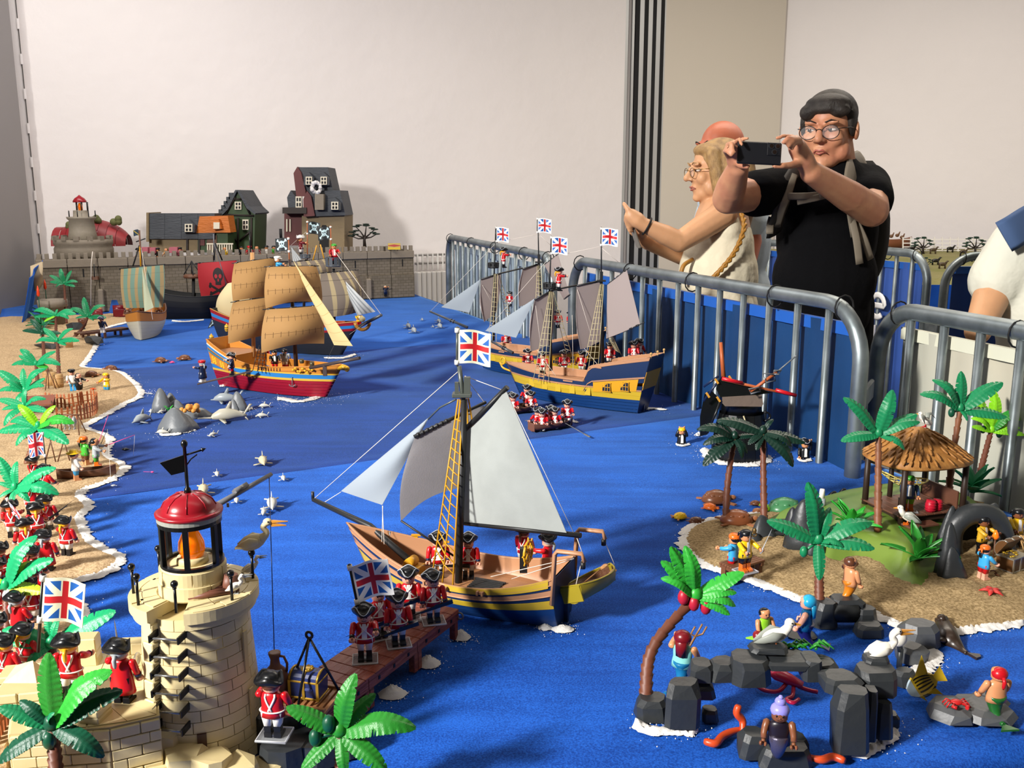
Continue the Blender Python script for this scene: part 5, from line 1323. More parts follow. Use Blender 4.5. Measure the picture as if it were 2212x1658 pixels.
for a,b in (((992,800,1.425),(677,1078,1.555)),((1004,812,1.425),(1085,842,1.39)),((1005,815,1.425),(1046,868,1.41)),((1093,845,1.385),(1240,1152,1.33)),((737,1062,1.535),(700,1085,1.55)),((826,1092,1.50),(830,1175,1.46)),((827,1092,1.50),(825,1170,1.47)),((1245,1158,1.33),(1262,1205,1.33)),((1060,1245,1.36),(1240,1204,1.30)),((1105,1250,1.34),(1240,1206,1.30))): S.line(D(*a),D(*b))
S.tube('forestay_tackle',[D(985,862,1.425),D(950,880,1.45),D(925,905,1.475)],.0015,MATS['spar_grey_plastic'],5)
# deck fittings
def at(x,y,z=.0302): return S.R @ V((x,y,z))
mb=MB();mb.M=TR(at(.098,0,.039)) @ S.R;mb.box((0,0,-.002),(.034,.036,.016),ch=.001);mb.cyl((0,-.012,.012),(0,.012,.012),.0085,n=12);obj('windlass',mb,gold_yel,S.t)
mb=MB();mb.M=TR(at(-.035,0,.031)) @ S.R
for k in range(7): mb.box((0,-.018+k*.006,0),(.05,.0028,.003))
mb.box((0,.022,0),(.054,.004,.004));mb.box((0,-.022,0),(.054,.004,.004));obj('hatch_grating',mb,spar,S.t)
mb=MB();wc=D(1141,1192,1.375)-S.loc;ax=S.R.to_3x3() @ V((1,0,0));rt=V((0,0,1)).cross(ax)
mb.tube([wc+(rt*math.cos(a)+V((0,0,1))*math.sin(a))*.017 for a in [i*PI/10 for i in range(20)]],.0022,6,closed=True)
for k in range(8): a=k*PI/4;mb.tube([wc,wc+(rt*math.cos(a)+V((0,0,1))*math.sin(a))*.024],.0013,5)
obj('helm_wheel',mb,plast('helm_gold','c9961e'),S.t);mb=MB();mb.box(wc+V((0,0,-.014))+ax*.008,(.012,.012,.04));obj('helm_post',mb,spar,S.t)
mb=MB();mb.M=TR(at(.155,-.03,.075)) @ S.R;mb.cyl((0,0,.01),(0,0,-.012),.0016,n=6);mb.tube([(.012*math.cos(a),0,-.012+.010*math.sin(a)) for a in [PI+i*PI/6 for i in range(7)]],.0018,6);obj('anchor',mb,plast('anchor_grey','6a6e70'),S.t)
for y in (.050,-.050):
 mb=MB();mb.M=TR(at(-.168,y,.094)) @ S.R;mb.tube([(0,0,-.05),(-.004,0,.030),(-.008,0,.036),(-.046,0,.038),(-.050,0,.026)],.0038,4);obj('davit',mb,hull_tan,S.t)
 mb=MB();mb.M=TR(at(-.216,y,.118)) @ S.R;mb.cyl((0,0,.002),(0,0,-.008),.004,n=7);obj('davit_block',mb,spar,S.t)
for k,x in enumerate((.03,.0,-.06)):
 mb=MB();mb.M=TR(S.R @ S.P(.5+x/.335,.93,1,.004)) @ S.R;mb.box((0,0,0),(.012,.005,.004));mb.box((-.004,.002,.0),(.003,.006,.006));mb.box((.004,.002,.0),(.003,.006,.006));obj('cleat',mb,hull_tan,S.t)
for k,(u,v) in enumerate(((840,1128),(898,1130))):
 mb=MB();p=S.R @ S.P(.80-.11*k,1,-1)+V((0,0,.005));mb.box(p,(.016,.004,.003));mb.box(p-V((0,0,.003)),(.006,.004,.004));obj('belaying_cleat',mb,gold_yel,S.t)
 # tender slung at the stern
def rowboat(label,p,rz,L,B,H,out,inn,name='rowing_boat',tilt=(0,0),benches=2):
 t=thing(name,label,'boat',p,0,rot=(tilt[0],tilt[1],rz))
 def sec(q): return max(.02,(1-max(0,q)**2.3)*(1-.38*max(0,-q)**2))
 def fn(u,v,o=0.):
  q=2*u-1;a=(v-.5)*PI*1.0;b=B/2*sec(q)-o;sh_=H*(1+.22*q*q)
  return (q*L/2*(1+.0*abs(v-.5)),b*math.sin(a),sh_*(1-math.cos(a)**1.0)*1.0+o)
 mb=MB();mb.sheet(fn,22,12,.002);obj('hull',mb,out,t)
 mb=MB();mb.sheet(lambda u,v: fn(.02+.95*u,.05+.9*v,.0018),20,10);obj('lining',mb,inn,t)
 mb=MB();mb.tube([fn(i/20,0) for i in range(21)]+[fn(i/20,1) for i in range(20,-1,-1)],.0017,6,closed=True);obj('gunwale',mb,out,t)
 for k in range(benches):
  q=-.35+k*.6;mb=MB();mb.box((q*L/2,0,H*.62),(.010,B*.82*sec(q),.002));obj('bench',mb,inn,t)
 mb=MB();mb.box((-L/2,0,H*.62),(.003,B*.58,H*1.1),ch=.0005);obj('transom',mb,out,t)
 return t
def oar(label,a,b,m):
 t=thing('toy_oar',label,'oar',a);b=V(b)-V(a);mb=MB();mb.tube([b*0,b*.78],.0011,6);obj('shaft',mb,m,t)
 mb=MB();mb.tube([b*.74,b*.84,b*.95,b],[.0012,.0042,.0046,.0030],8,flat=.28,up=(0,0,1));obj('blade',mb,m,t);return t
bp0,bp1=D(1243,1300,1.30),D(1328,1224,1.385);bc=(bp0+bp1)/2
olive=plast('boat_olive','8a7a1c',.4)
tb_=rowboat('olive tender hung from the sloop stern davits',bc-V((0,0,.012)),heading(bp0,bp1),(bp1-bp0).length*1.02,.066,.022,olive,woodp,tilt=(R(-22),0))
u_=(bp1-bp0).normalized()
for i,o in enumerate((.006,-.010)):
 n_=V((-u_.y,u_.x,0));oar(('tan oar lying in the olive tender, '+('left' if i == 0 else 'right')+' one'),bc-u_*.035+n_*o+V((0,0,.012+o*.3)),bc+u_*.035+n_*(o-.004)+V((0,0,.013+o*.3)),plast('oar_tan','a87848'))
for a,b in (((1258,1206,1.30),(1238,1288,1.30)),((1304,1163,1.40),(1328,1220,1.39))): S.line(D(*a),D(*b))
# sloop crew
def crew(u,v,y,rz,label,ship=None,**k):
 kw=dict(hair='brown',arms=(20,20));kw.update(k)
 return fig(label,D(u,v,y),rz,**kw)
dz=T+.0305
def ondeck(u,v): p=W(u,v,dz);return p
f_,hp=fig('redcoat with black hat standing amidships on the sloop deck',ondeck(1012,1246),.0,hair='brown')
musket(hp[0]+V((-.01,-.006,0)),(-.95,-.1,.02),'dark musket held level by the redcoat amidships on the sloop')
fig('redcoat standing behind the yellow ratlines of the sloop',ondeck(947,1243),.1,hair='brown')
fig('grey-haired helmsman in long red coat at the sloop wheel',ondeck(1182,1243),PI*1.35,hair='grey',long=True,belts=False,arms=(40,80),cuffs=None,trim=False)
fig('redcoat on the far side of the sloop wheel facing away',ondeck(1132,1222),PI*.8,hair='brown')
# ---- two blue and yellow three-masters
def frigate(label,loc,hd,side=1):
 s=Ship(label,loc,hd,.45,.150,lambda t: .089+.014*max(0,(t-.5)/.5)**2+(.046*sst((.37-t)/.045)+.042*max(0,.33-t)/.33),bowr=.055,sternr=.045,full=.70,tw=.66)
 for i in range(4): s.band('hull_plank',.001+.041*i/4,.041*(i+1)/4-.0002,hull_base,0,absz=True)
 for i in range(2): s.band('hull_plank',.0414+.0135*i,.0545+.0135*i,hull_yel,.0007,absz=True)
 s.band('hull_plank',.0690,.0735,hull_tan,.0016,absz=True);s.band('hull_plank',.0735,.0860,hull_blue,.0002,absz=True)
 [s.sideband('stern_wale',sd,0,.37,a,a+.028,hull_tan,.0022) for sd in (1,-1) for a in (.63,.94)];[s.sideband('upper_side',sd,0,.36,.55,.97,hull_blue,.0004) for sd in (1,-1)];s.band('cap_band',.955,1.0,hull_tan,.0012)
 s.band('bow_band',.80,1.0,hull_blue,.0,t0=.62,t1=1.)
 s.band('bulwark_lining',.6,.995,hull_tan,-.0022)
 s.rail(1.0,hull_tan,.0026);s.deck(.066,.05,.94,deckm,6)
 def qd(u,v): t=lerp(.02,.30,u);p=s.P(t,.8,1);return s.R @ V((p.x,p.y*(2*v-1)*.95,.112))
 mb=MB();mb.sheet(qd,8,2,.003);obj('quarter_deck',mb,deckm,s.t)
 s.transom(0,1,hull_blue);s.transom(.42,.74,gold_yel,'stern_gallery',.001)
 # quarter windows
 for sd in (1,-1):
  g=s.sideband('quarter_gallery',sd,.03,.30,.40,.62,plast('gallery_yellow','c8921c',.4),.0018)
  for k in range(2):
   t_=.10+.11*k;c=s.R @ s.P(t_,.50,sd,.003);mb=MB();mb.M=TR(c) @ s.R
   mb.box((0,0,0),(.028,.0015,.026));pn_=obj('window',mb,plast('window_navy','101c30'),g)
   for q in (-.0135,-.0045,.0045,.0135):
    mb=MB();mb.M=TR(c) @ s.R;mb.box((q,sd*.0012,0),(.0016,.002,.027));obj('muntin',mb,gold_yel,pn_)
   mb=MB();mb.M=TR(c) @ s.R;mb.box((0,sd*.0012,0),(.028,.002,.0016));mb.box((0,sd*.0012,.0135),(.032,.002,.0026));mb.box((0,sd*.0012,-.0135),(.032,.002,.0024));obj('window_bar',mb,gold_yel,pn_)
  for k in range(5):
   t_=.34+.115*k;c=s.R @ s.P(t_,.055/s.sheer(t_),sd,.0022);mb=MB();mb.M=TR(c) @ s.R;mb.box((0,0,0),(.020,.0022,.024),ch=.0006);p_=obj('gun_port_lid',mb,hull_yel,s.t)
   for q in (-.005,.005): mb=MB();mb.M=TR(c+V((0,0,.0135))) @ s.R;mb.box((q,0,0),(.003,.003,.004));obj('hinge',mb,hull_yel,p_)
  for k in range(3):
   t_=.28+.21*k;c=s.R @ s.P(t_,1.0,sd,.0);mb=MB();mb.M=TR(c) @ s.R;mb.box((0,0,-.008),(.034,.004,.004));obj('channel',mb,hull_tan,s.t)
  for k in range(11):
   t_=.03+.025*k;a,b=s.P(t_,.93,sd),s.P(t_,1.0,sd);mb=MB();mb.cyl(s.R @ a,s.R @ (b+V((0,0,.003))),.0012,n=5);obj('baluster',mb,hull_tan,s.t)
   # carved bow scroll
 mb=MB();mb.M=s.R;b=s.P(1,1,1);mb.tube([(b.x+.006*math.cos(a)*(1+a*.28)+.014,0,b.z+.004+.006*math.sin(a)*(1+a*.28)) for a in [i*.35 for i in range(17)]],.0028,7);mb.tube(bez([(b.x-.02,0,b.z-.03),(b.x+.012,0,b.z-.022),(b.x+.024,0,b.z-.004)],4),.0034,7);obj('bow_scroll',mb,plast('scroll_gold','c9981c'),s.t)
 mb=MB();mb.box(s.R @ V((-.222,0,.022)),(.02,.006,.044),0,Matrix.Rotation(hd,3,'Z'));obj('rudder',mb,hull_blue,s.t)
 for y in (.045,-.045,0):
  mb=MB();mb.M=s.R;p=s.P(0,1,1);mb.cyl((p.x,y,p.z-.004),(p.x,y,p.z+.006),.0022,n=7);mb.ell((p.x,y,p.z+.010),(.0042,)*3,8,6);obj('stern_lantern',mb,plast('lantern_brass','b8925a',.3),s.t)
 return s
def crow(s,c,r,h,m=None):
 c=V(c)-s.loc;m=m or spar;t=obj('crows_nest',(lambda mb: (mb.lathe([(r*.9,-.003),(r,0),(r,.003),(r*.3,.003)],14,c=c),mb)[1])(MB()),m,s.t)
 for k in range(10):
  a=2*PI*k/10+.2;mb=MB();mb.box(c+V((r*.93*math.cos(a),r*.93*math.sin(a),h/2)),(.0018,r*.42,h),0,Matrix.Rotation(a,3,'Z'));obj('nest_stave',mb,m,t)
 mb=MB();mb.tube([c+V((r*.96*math.cos(a*PI/8),r*.96*math.sin(a*PI/8),h)) for a in range(16)],.0014,5,closed=True);obj('nest_hoop',mb,m,t)
f0=V((.212,2.885,T));S2=frigate('nearer blue and yellow British three-master beside the blue barrier',f0,R(146))
def rig(s,yo,px,dx=0,dv=0,rose=False):
 """px: measured pixels; yo: depth of the fore mast"""
 y1,y2=yo,yo-.055
 g=lambda p,y: D(p[0],p[1],y)
 fm,mm=px['fore'],px['main']
 s.tube('mast',[g(fm[0],y1),g(fm[1],y1)],[.0058,.0046],spar);s.tube('mast',[g(mm[0],y2),g(mm[1],y2)],[.0058,.0046],spar)
 s.tube('topmast',[g(fm[1],y1),g(fm[2],y1)],.0022,spar);s.tube('topmast',[g(mm[1],y2),g(mm[2],y2)],.0022,spar)
 crow(s,g(px['nest'],y1-.008),.021,.016)
 mb=MB();mb.box(g(mm[1],y2)-s.loc,(.026,.02,.005));mb.box(g(mm[1],y2)-s.loc+V((0,0,.014)),(.009,.009,.028));obj('mast_top',mb,spar,s.t)
 q=px['fsq'];s.sail((g(q[0],y1-.022),g(q[1],y1+.010),g(q[2],y1+.010),g(q[3],y1-.022)),(-.03,-.012,0),felt_rose,'square_sail',side=.008,arch=-.006);s.tube('yard',[g(q[0],y1-.024),g(q[1],y1+.01),g(px['yend1'],y1+.09)],.003,spar)
 q=px['msq'];s.sail((g(q[0],y2-.022),g(q[1],y2+.010),g(q[2],y2+.010),g(q[3],y2-.022)),(-.03,-.012,0),felt_rose,'square_sail',side=.008,arch=-.006);s.tube('yard',[g(q[0],y2-.024),g(q[1],y2+.01)],.003,spar)
 q=px['gaff'];s.sail((g(q[0],y2-.005),g(q[1],y2-.05),g(q[2],y2-.09),g(q[3],y2-.005)),(.004,-.01,0),felt_rose,'spanker',th=.0014)
 for a,b,ya,yb in ((q[0],q[1],y2,y2-.05),(q[3],q[2],y2,y2-.092)):
  a,b=g(a,ya),g(b,yb);s.tube('spar',[a,b+(b-a)*.12],.0016,spar)
  for k in range(5): s.tube('spar_clip',[a.lerp(b,.12+k*.19),a.lerp(b,.2+k*.19)],.0030,spar,6)
 q=px['jib'];s.tri(g(q[0],y1-.02),g(q[1],y1+.10),g(q[2],y1+.03),(0,-.006,0),felt_blue)
 s.tube('bowsprit',[g(px['sprit'][0],y1+.06),g(px['sprit'][1],y1+.135)],[.0055,.0035],plast('spar_slate','3c3f44'),6)
 for k in (.35,.42): s.tube('sprit_clamp',[g(px['sprit'][0],y1+.06).lerp(g(px['sprit'][1],y1+.135),k),g(px['sprit'][0],y1+.06).lerp(g(px['sprit'][1],y1+.135),k+.03)],.0075,MATS['spar_slate_plastic'],6)
 for bots,tops,yb,yt in px['rat']: s.ratline([g(b,yb+y1) for b in bots],None,bone,13,.0011,[g(p,yt+y1) for p in tops])
 for a,b,ya,yb in px['lines']: s.line(g(a,y1+ya),g(b,y1+yb))
px2=dict(fore=((1190,800),(1187,628),(1191,512)),main=((1302,785),(1299,606),(1299,492)),nest=(1187,622),fsq=((1155,647),(1195,626),(1190,742),(1146,758)),msq=((1246,617),(1298,606),(1294,738),(1254,754)),yend1=(1247,616),
gaff=((1312,615),(1354,582),(1383,700),(1310,731)),jib=((1156,644),(1048,714),(1115,729)),sprit=((1108,762),(1060,736)),
rat=[([(1152,822),(1163,824),(1174,825),(1185,826)],[(1187,630),(1189,629),(1192,629),(1195,630)],-.07,-.01),([(1260,796),(1271,797),(1281,797),(1292,797)],[(1297,614),(1299,613),(1302,613),(1304,614)],-.12,-.06),([(1225,770),(1238,775)],[(1192,632),(1196,632)],.06,.01),([(1330,760),(1343,768)],[(1312,722),(1320,720)],-.02,-.04)],
lines=[((1191,552),(1050,714),0,.1),((1225,547),(1299,532),0,-.055),((1299,535),(1336,566),-.055,-.06),((1157,660),(1170,760),-.03,-.03),((1160,755),(1208,822),-.04,-.08),((1247,625),(1285,750),-.08,-.08),((1262,752),(1328,832),-.1,-.14),((1236,680),(1238,800),0,-.06)])
rig(S2,2.925,px2)
S3=frigate('farther blue and yellow British three-master by the pale barrier',V((.080,3.36,T)),R(147))
px3=dict(fore=((1066,735),(1068,590),(1071,490)),main=((1170,700),(1164,566),(1162,472)),nest=(1066,577),fsq=((1039,603),(1082,590),(1070,678),(1046,695)),msq=((1129,581),(1164,570),(1161,645),(1122,662)),yend1=(1129,579),
gaff=((1176,572),(1205,549),(1230,637),(1218,646)),jib=((1038,603),(953,663),(1014,675)),sprit=((1010,707),(928,672)),
rat=[([(1055,742),(1063,744),(1072,745)],[(1068,592),(1071,591),(1075,592)],-.07,-.01),([(1155,690),(1165,695),(1175,697)],[(1161,574),(1164,573),(1168,574)],-.1,-.06),([(1095,690),(1107,692)],[(1074,592),(1078,592)],.06,.01)],
lines=[((1071,525),(930,672),0,.13),((1099,518),(1160,506),0,-.05),((1163,505),(1190,530),-.05,-.05),((1042,615),(1060,650),-.02,-.03)])
rig(S3,3.43,px3)
for lab,p,y,w,h in (('union flag on the fore mast of the nearer three-master',(1191,511),2.925,.050,.052),('union flag on the main mast of the nearer three-master',(1299,492),2.87,.050,.052),('union flag on the fore mast of the farther three-master',(1072,490),3.43,.046,.052),('union flag on the main mast of the farther three-master',(1161,471),3.375,.050,.050)):
 flag_on('ship_flag',lab,'flag',D(*p,y),(0,0,1),(1,-.25,-.02),w,h,flag_white,pole_r=.0018,below=.004)
def ondeck2(u,vtop,z): p=W(u,vtop,z+.076);return V((p.x,p.y,z))
for u,v,z,rz,lab in ((1140,752,T+.067,.1,'redcoat near the bow of the nearer three-master'),(1172,758,T+.067,.0,'redcoat behind the fore ratlines of the nearer three-master'),(1219,755,T+.067,.1,'redcoat with blond beard amidships on the nearer three-master'),(1257,756,T+.067,-.5,'redcoat behind the main ratlines of the nearer three-master'),(1318,737,T+.114,-.3,'redcoat forward on the quarterdeck of the nearer three-master'),(1369,735,T+.114,.1,'ginger-bearded redcoat at the rear of the quarterdeck'),(1382,730,T+.114,.5,'redcoat behind the ginger-bearded one on the quarterdeck')):
 fig(lab,ondeck2(u,v,z),rz,hair='ginger' if 'ginger' in lab else ('blond' if 'blond' in lab else 'brown'),arms=(20,20))
crew(1207,628,2.905,PI*.55,'redcoat lookout climbing at the crow\'s nest of the nearer three-master',hair='blond',arms=(80,80))
crew(1088,578,3.41,PI*.55,'redcoat lookout at the crow\'s nest of the farther three-master',hair='blond',arms=(80,80))
for u,v,z,rz,lab in ((1160,611,T+.13,.2,'redcoat high in the rigging of the farther three-master'),(1101,628,T+.114,-.2,'redcoat behind the fore ratlines of the farther three-master'),(1205,668,T+.114,.2,'redcoat left of the golden stern of the farther three-master'),(1233,670,T+.114,.3,'redcoat on the stern of the farther three-master'),(1093,712,T+.067,.1,'redcoat beside the fore mast of the farther three-master')):
 fig(lab,ondeck2(u,v,z),rz,arms=(20,20))
 # rowing boats with redcoats
def crewed(lab,u0,v0,u1,v1,n,near):
 a,b=W(u0,v0),W(u1,v1);c=(a+b)/2;L=(b-a).length*1.1;rz=heading(a,b)
 rowboat('brown rowing boat full of redcoats '+lab,c,rz,L,.058,.018,plast('boat_brown','6a4434',.45),woodp)
 d=(b-a).normalized();k=V((-d.y,d.x,0))
 for i in range(n):
  q=c+d*(-L*.30+L*.62*(i//2)/max(1,(n-1)//2))+k*(.011 if i % 2 else -.011)
  fig(['front left','front right','rear left','rear right','upright stern'][i]+' redcoat sitting in the rowing boat '+lab,q+V((0,0,-.012 if i < n-1 else .004)),[.2,-.3,.4,.1,.3][i]-.3,hair='blond' if i == n-1 else 'brown',arms=(50,50))
 return c,d,k
c,d,k=crewed('nearest the white sail tip',1152,930,1232,918,5,1)
oar('grey oar reaching to the right from the nearer rowing boat',c+d*.02-k*.012+V((0,0,.022)),W(1275,944,T+.003),plast('oar_grey','5a5d60'));oar('grey oar behind the nearer rowing boat',c+k*.02+V((0,0,.02)),W(1135,908,T+.004),MATS['oar_grey_plastic'])
c,d,k=crewed('half hidden behind the sloop main sail',1095,893,1150,885,4,0)
oar('grey oar between the two rowing boats',c+d*.02+V((0,0,.022)),W(1190,905,T+.003),MATS['oar_grey_plastic'])
salt('white salt wake right of the nearer three-master',[W(1362,886),W(1405,881),W(1440,884)],.016,.003,51,20,.02);salt('white salt splash by the nearer rowing boat',[W(1236,908),W(1248,912)],.008,.004,52,10,.01);salt('white salt splash by the farther rowing boat',[W(1140,878),W(1152,880)],.008,.004,53,10,.01)
# ---- crimson ship, skull flag
S4=Ship('crimson and orange pirate ship with tan sails in the middle of the table',(-.805,3.075,T),R(-30),.46,.150,sh(.094,.020,.066,.5),bowr=.075,sternr=.03,full=.66,tw=.66)
for i in range(5): S4.band('hull_plank',.001+.055*i/5,.055*(i+1)/5-.0002,ship_red,0,absz=True)
S4.band('stern_side',.50,.60,ship_red,.0,t0=0,t1=.35)
S4.band('yellow_strip',.0555,.0625,plast('strip_yellow','c9a23a'),.0012,absz=True);S4.band('blue_strip',.0625,.077,plast('strip_sky','2a72b0'),.0,absz=True)
S4.band('yellow_strip',.077,.081,MATS['strip_yellow_plastic'],.0012,absz=True);S4.band('upper_side',.081/.094,1.0,ship_orange,.0004);S4.band('bulwark_lining',.62,.995,ship_orange,-.0022)
S4.rail(1.0,ship_orange,.0030);S4.deck(.062,.05,.94,deckm,6);S4.transom(0,.55,ship_red);S4.transom(.55,1,ship_orange,'stern_panel')
mb=MB();mb.sheet(lambda u,v: S4.R @ V((S4.P(lerp(.02,.28,u),.8,1).x,S4.P(lerp(.02,.28,u),.8,1).y*(2*v-1)*.95,.118)),8,2,.003);obj('quarter_deck',mb,deckm,S4.t)
mb=MB();mb.sheet(lambda u,v: S4.R @ V((S4.P(.28,.8,1).x,S4.P(.28,.8,1).y*(2*u-1)*.95,lerp(.062,.12,v))),2,2,.003);obj('cabin_wall',mb,ship_orange,S4.t)
for sd in (1,-1):
 g=S4.sideband('quarter_gallery',sd,.01,.20,.52,.74,ship_orange,.0022)
 for k in range(2):
  for q in range(6):
   t_=.045+.085*k+.024*(q % 2);c=S4.R @ S4.P(t_,.575+.055*(q//2),sd,.0036);mb=MB();mb.M=TR(c) @ S4.R;mb.box((0,0,0),(.008,.0016,.0075));obj('pane',mb,plast('pane_amber','d8a02c'),g)
 S4.sideband('blue_cornice',sd,.0,.22,.76,.80,plast('cornice_teal','2f6f90'),.003);S4.sideband('stern_stripe',sd,.0,.22,.84,.90,MATS['strip_sky_plastic'],.0016);S4.sideband('stern_stripe',sd,.0,.22,.905,.925,PL['white'],.0016)
 for k in range(9):
  a,b=S4.P(.52+.022*k,.87,sd),S4.P(.52+.022*k,.97,sd);mb=MB();mb.tube([S4.R @ (a+V((0,sd*.0018,0))),S4.R @ (b+V((0,sd*.0018,0)))],.0016,5);obj('baluster',mb,woodp,S4.t)
 for k in range(5):
  c=S4.R @ S4.P(.36+.03*k,.60,sd,.004);mb=MB();mb.M=TR(c) @ S4.R;mb.box((0,0,0),(.009,.008,.006),ch=.0006);obj('chain_block',mb,ship_orange,S4.t)
for k,(u,v) in enumerate(((457,722),(490,700))):
 p=D(u,v+9,3.22 if k == 0 else 3.30)-S4.loc;mb=MB();mb.lathe([(.004,-.012),(.0075,-.008),(.0085,.002),(.0075,.010),(.003,.014),(.001,.018)],10,c=p);l_=obj('stern_lantern',mb,PL['gold'],S4.t)
 for z in (-.004,.004): mb=MB();mb.lathe([(.0088,z-.001),(.0090,z),(.0088,z+.001)],10,c=p);obj('lantern_band',mb,PL['dark'],l_)
mb=MB();b=S4.P(1,.98,1);mb.M=S4.R;mb.tube([(b.x-.02,0,b.z-.012),(b.x,0,b.z-.006),(b.x+.014,0,b.z-.008)],[.006,.010,.009],10);mb.ell((b.x+.016,0,b.z-.010),(.009,.009,.010),10,8);obj('figurehead',mb,PL['gold'],S4.t)
p=S4.R @ S4.P(.83,.86,-1,.003);mb=MB()
for k in range(9): mb.ell(p+V((-.028+.008*k,-.003-.0015*k,.004+.006*math.sin(k*1.9))),(.0052,.003,.0042),8,5)
obj('scroll_carving',mb,MATS['scroll_gold_plastic'],S4.t)
mb=MB();p=S4.R @ S4.P(.78,.55,-1,.006);mb.cyl(p+V((0,0,.012)),p+V((0,0,-.016)),.0015,n=6);mb.tube([p+V((.010*math.cos(a),0,-.016+.007*math.sin(a)+.004)) for a in [PI+i*PI/6 for i in range(7)]],.0016,6);obj('anchor',mb,MATS['anchor_grey_plastic'],S4.t)
Y4=3.02
S4.tube('mast',[D(640,795,3.00),D(626,560,3.00)],[.0075,.005],plast('mast_umber','3a2c26'),10);S4.tube('mast',[D(548,770,3.14),D(545,545,3.14)],[.007,.0075],PL['tan'],10);S4.tube('pole_top',[D(541,545,3.14),D(539,497,3.14)],.0022,PL['dark'],6)
S4.tube('bowsprit',[D(670,794,2.90),D(777,773,2.80)],[.0062,.0058],plast('sprit_umber','453a36'),6)
p=D(702,800,2.87)-S4.loc;mb=MB();mb.box(p,(.012,.010,.034));obj('sprit_post',mb,MATS['sprit_umber_plastic'],S4.t)
q=[(577,576),(684,574),(697,656),(573,667)]
def sq(ship,q,y,m,bel,name='square_sail',arch=.0,ys=(-.02,.05,.05,-.02),side=.006,clips=3):
 c=[D(*p,y+d) for p,d in zip(q,ys)];s_=ship.sail(c,bel,m,name,arch=arch,side=side)
 a,b=c[0],c[1];ship.tube('yard',[a+(a-b)*.06,b+(b-a)*.06],.0016,PL['dark'],6)
 for k in range(clips):
  f=.03+k*(.82/max(1,clips-1));ship.tube('yard_clip',[a.lerp(b,f),a.lerp(b,f+.13)],.0034,PL['dark'],6)
 return s_
sq(S4,[(577,576),(683,574),(696,655),(574,666)],2.96,tan_sail,(.02,-.045,0),arch=.016);sq(S4,[(574,668),(690,660),(700,742),(565,762)],2.95,tan_sail,(.02,-.045,0),arch=.014)
sq(S4,[(506,568),(592,556),(590,640),(503,650)],3.10,tan_sail,(.02,-.03,0),arch=.004);sq(S4,[(503,652),(588,640),(580,722),(493,742)],3.09,tan_sail,(.02,-.03,0),arch=.004)
S4.tri(D(634,563,2.98),D(722,745,2.86),D(762,747,2.81),(-.004,-.01,-.012),seam_sail)
flag_on('ship_flag','black skull flag on the fore mast of the crimson ship','flag',D(623,514,3.0),(0,0,1),(-1,.2,.02),.044,.042,flag_pirate,pole_r=.0022,below=.048,polec=plast('pole_copper','a05a34'))
for a,b in (((628,575,3.0),(776,774,2.80)),((577,668,2.94),(600,790,2.98)),((566,762,2.93),(560,790,2.98)),((540,545,3.14),(497,706,3.2)),((722,745,2.86),(705,780,2.86))): S4.line(D(*a),D(*b),twine_dark)
S4.ratline([D(546,800,2.985),D(556,802,2.98),D(566,804,2.975),D(574,806,2.97)],None,PL['dark'],7,.0012,[D(560,745,3.02),D(565,745,3.018),D(570,745,3.016),D(575,745,3.014)])
pl0,pl1=D(545,801,2.98),D(427,829,2.96)
mb=MB();dv=pl1-pl0;mb.M=TR((pl0+pl1)/2-S4.loc) @ dv.to_track_quat('X','Z').to_matrix().to_4x4();mb.box((0,0,0),(dv.length,.016,.004),ch=.0006);obj('boarding_plank',mb,MATS['sprit_umber_plastic'],S4.t)
pz=pl0.lerp(pl1,.90);fig('pirate in navy coat and red hat at the tip of the boarding plank',pz+V((0,0,.003)),PI*1.3,'navy','white','white','skin','grey','cap','red',(40,80),False,cuffs=None,name='toy_pirate',long=True)
pz=pl0.lerp(pl1,.36);fig('pirate with red legs and black and white tricorn pointing along the plank',pz+V((0,0,.003)),-1.3,'navy','red','dark','skin','brown','tricorn','dark',(80,20),False,cuffs='white',name='toy_pirate')
fig('pirate in black vest on the crimson ship deck beneath the fore sail',ondeck2(592,752,T+.063),.3,'dark','red','dark','flesh','dark','bandana','dark',(60,30),False,cuffs=None,name='toy_pirate')
fig('pirate in grey shirt and red boots at the crimson ship fore mast',ondeck2(614,748,T+.063),PI,'grey','white','red','skin','dark',None,'dark',(30,30),False,cuffs=None,name='toy_pirate')
fig('white-hatted sailor in pale blue at the crimson ship top mast',D(602,600,3.08),PI*.5,'sky','sky','dark','flesh','white','cap','white',(80,60),False,cuffs=None,name='toy_pirate',hairk='plain')
fig('red-shirted pirate on the crimson ship between the masts',ondeck2(570,742,T+.063),.3,'red','dark','dark','flesh','dark','bandana','red',(40,40),False,cuffs=None,name='toy_pirate')
for k,(u,v) in enumerate(((652,784),(674,790))):
 p=D(u,v,2.93);mb=MB();mb.lathe([(.007,0),(.008,.006),(.007,.014),(.001,.014)],10);tag(obj('toy_barrel',mb,plast('barrel_olive','4a4028'),None,p),['small olive barrel left on the crimson ship foredeck','small olive barrel right on the crimson ship foredeck'][k],'barrel')
salt('white salt wake under the crimson ship bow',[W(600,858),W(650,866),W(700,852)],.02,.004,61,260,.07);salt('white salt heap behind the crimson ship stern',[W(474,834),W(488,832)],.012,.006,62,30,.02)
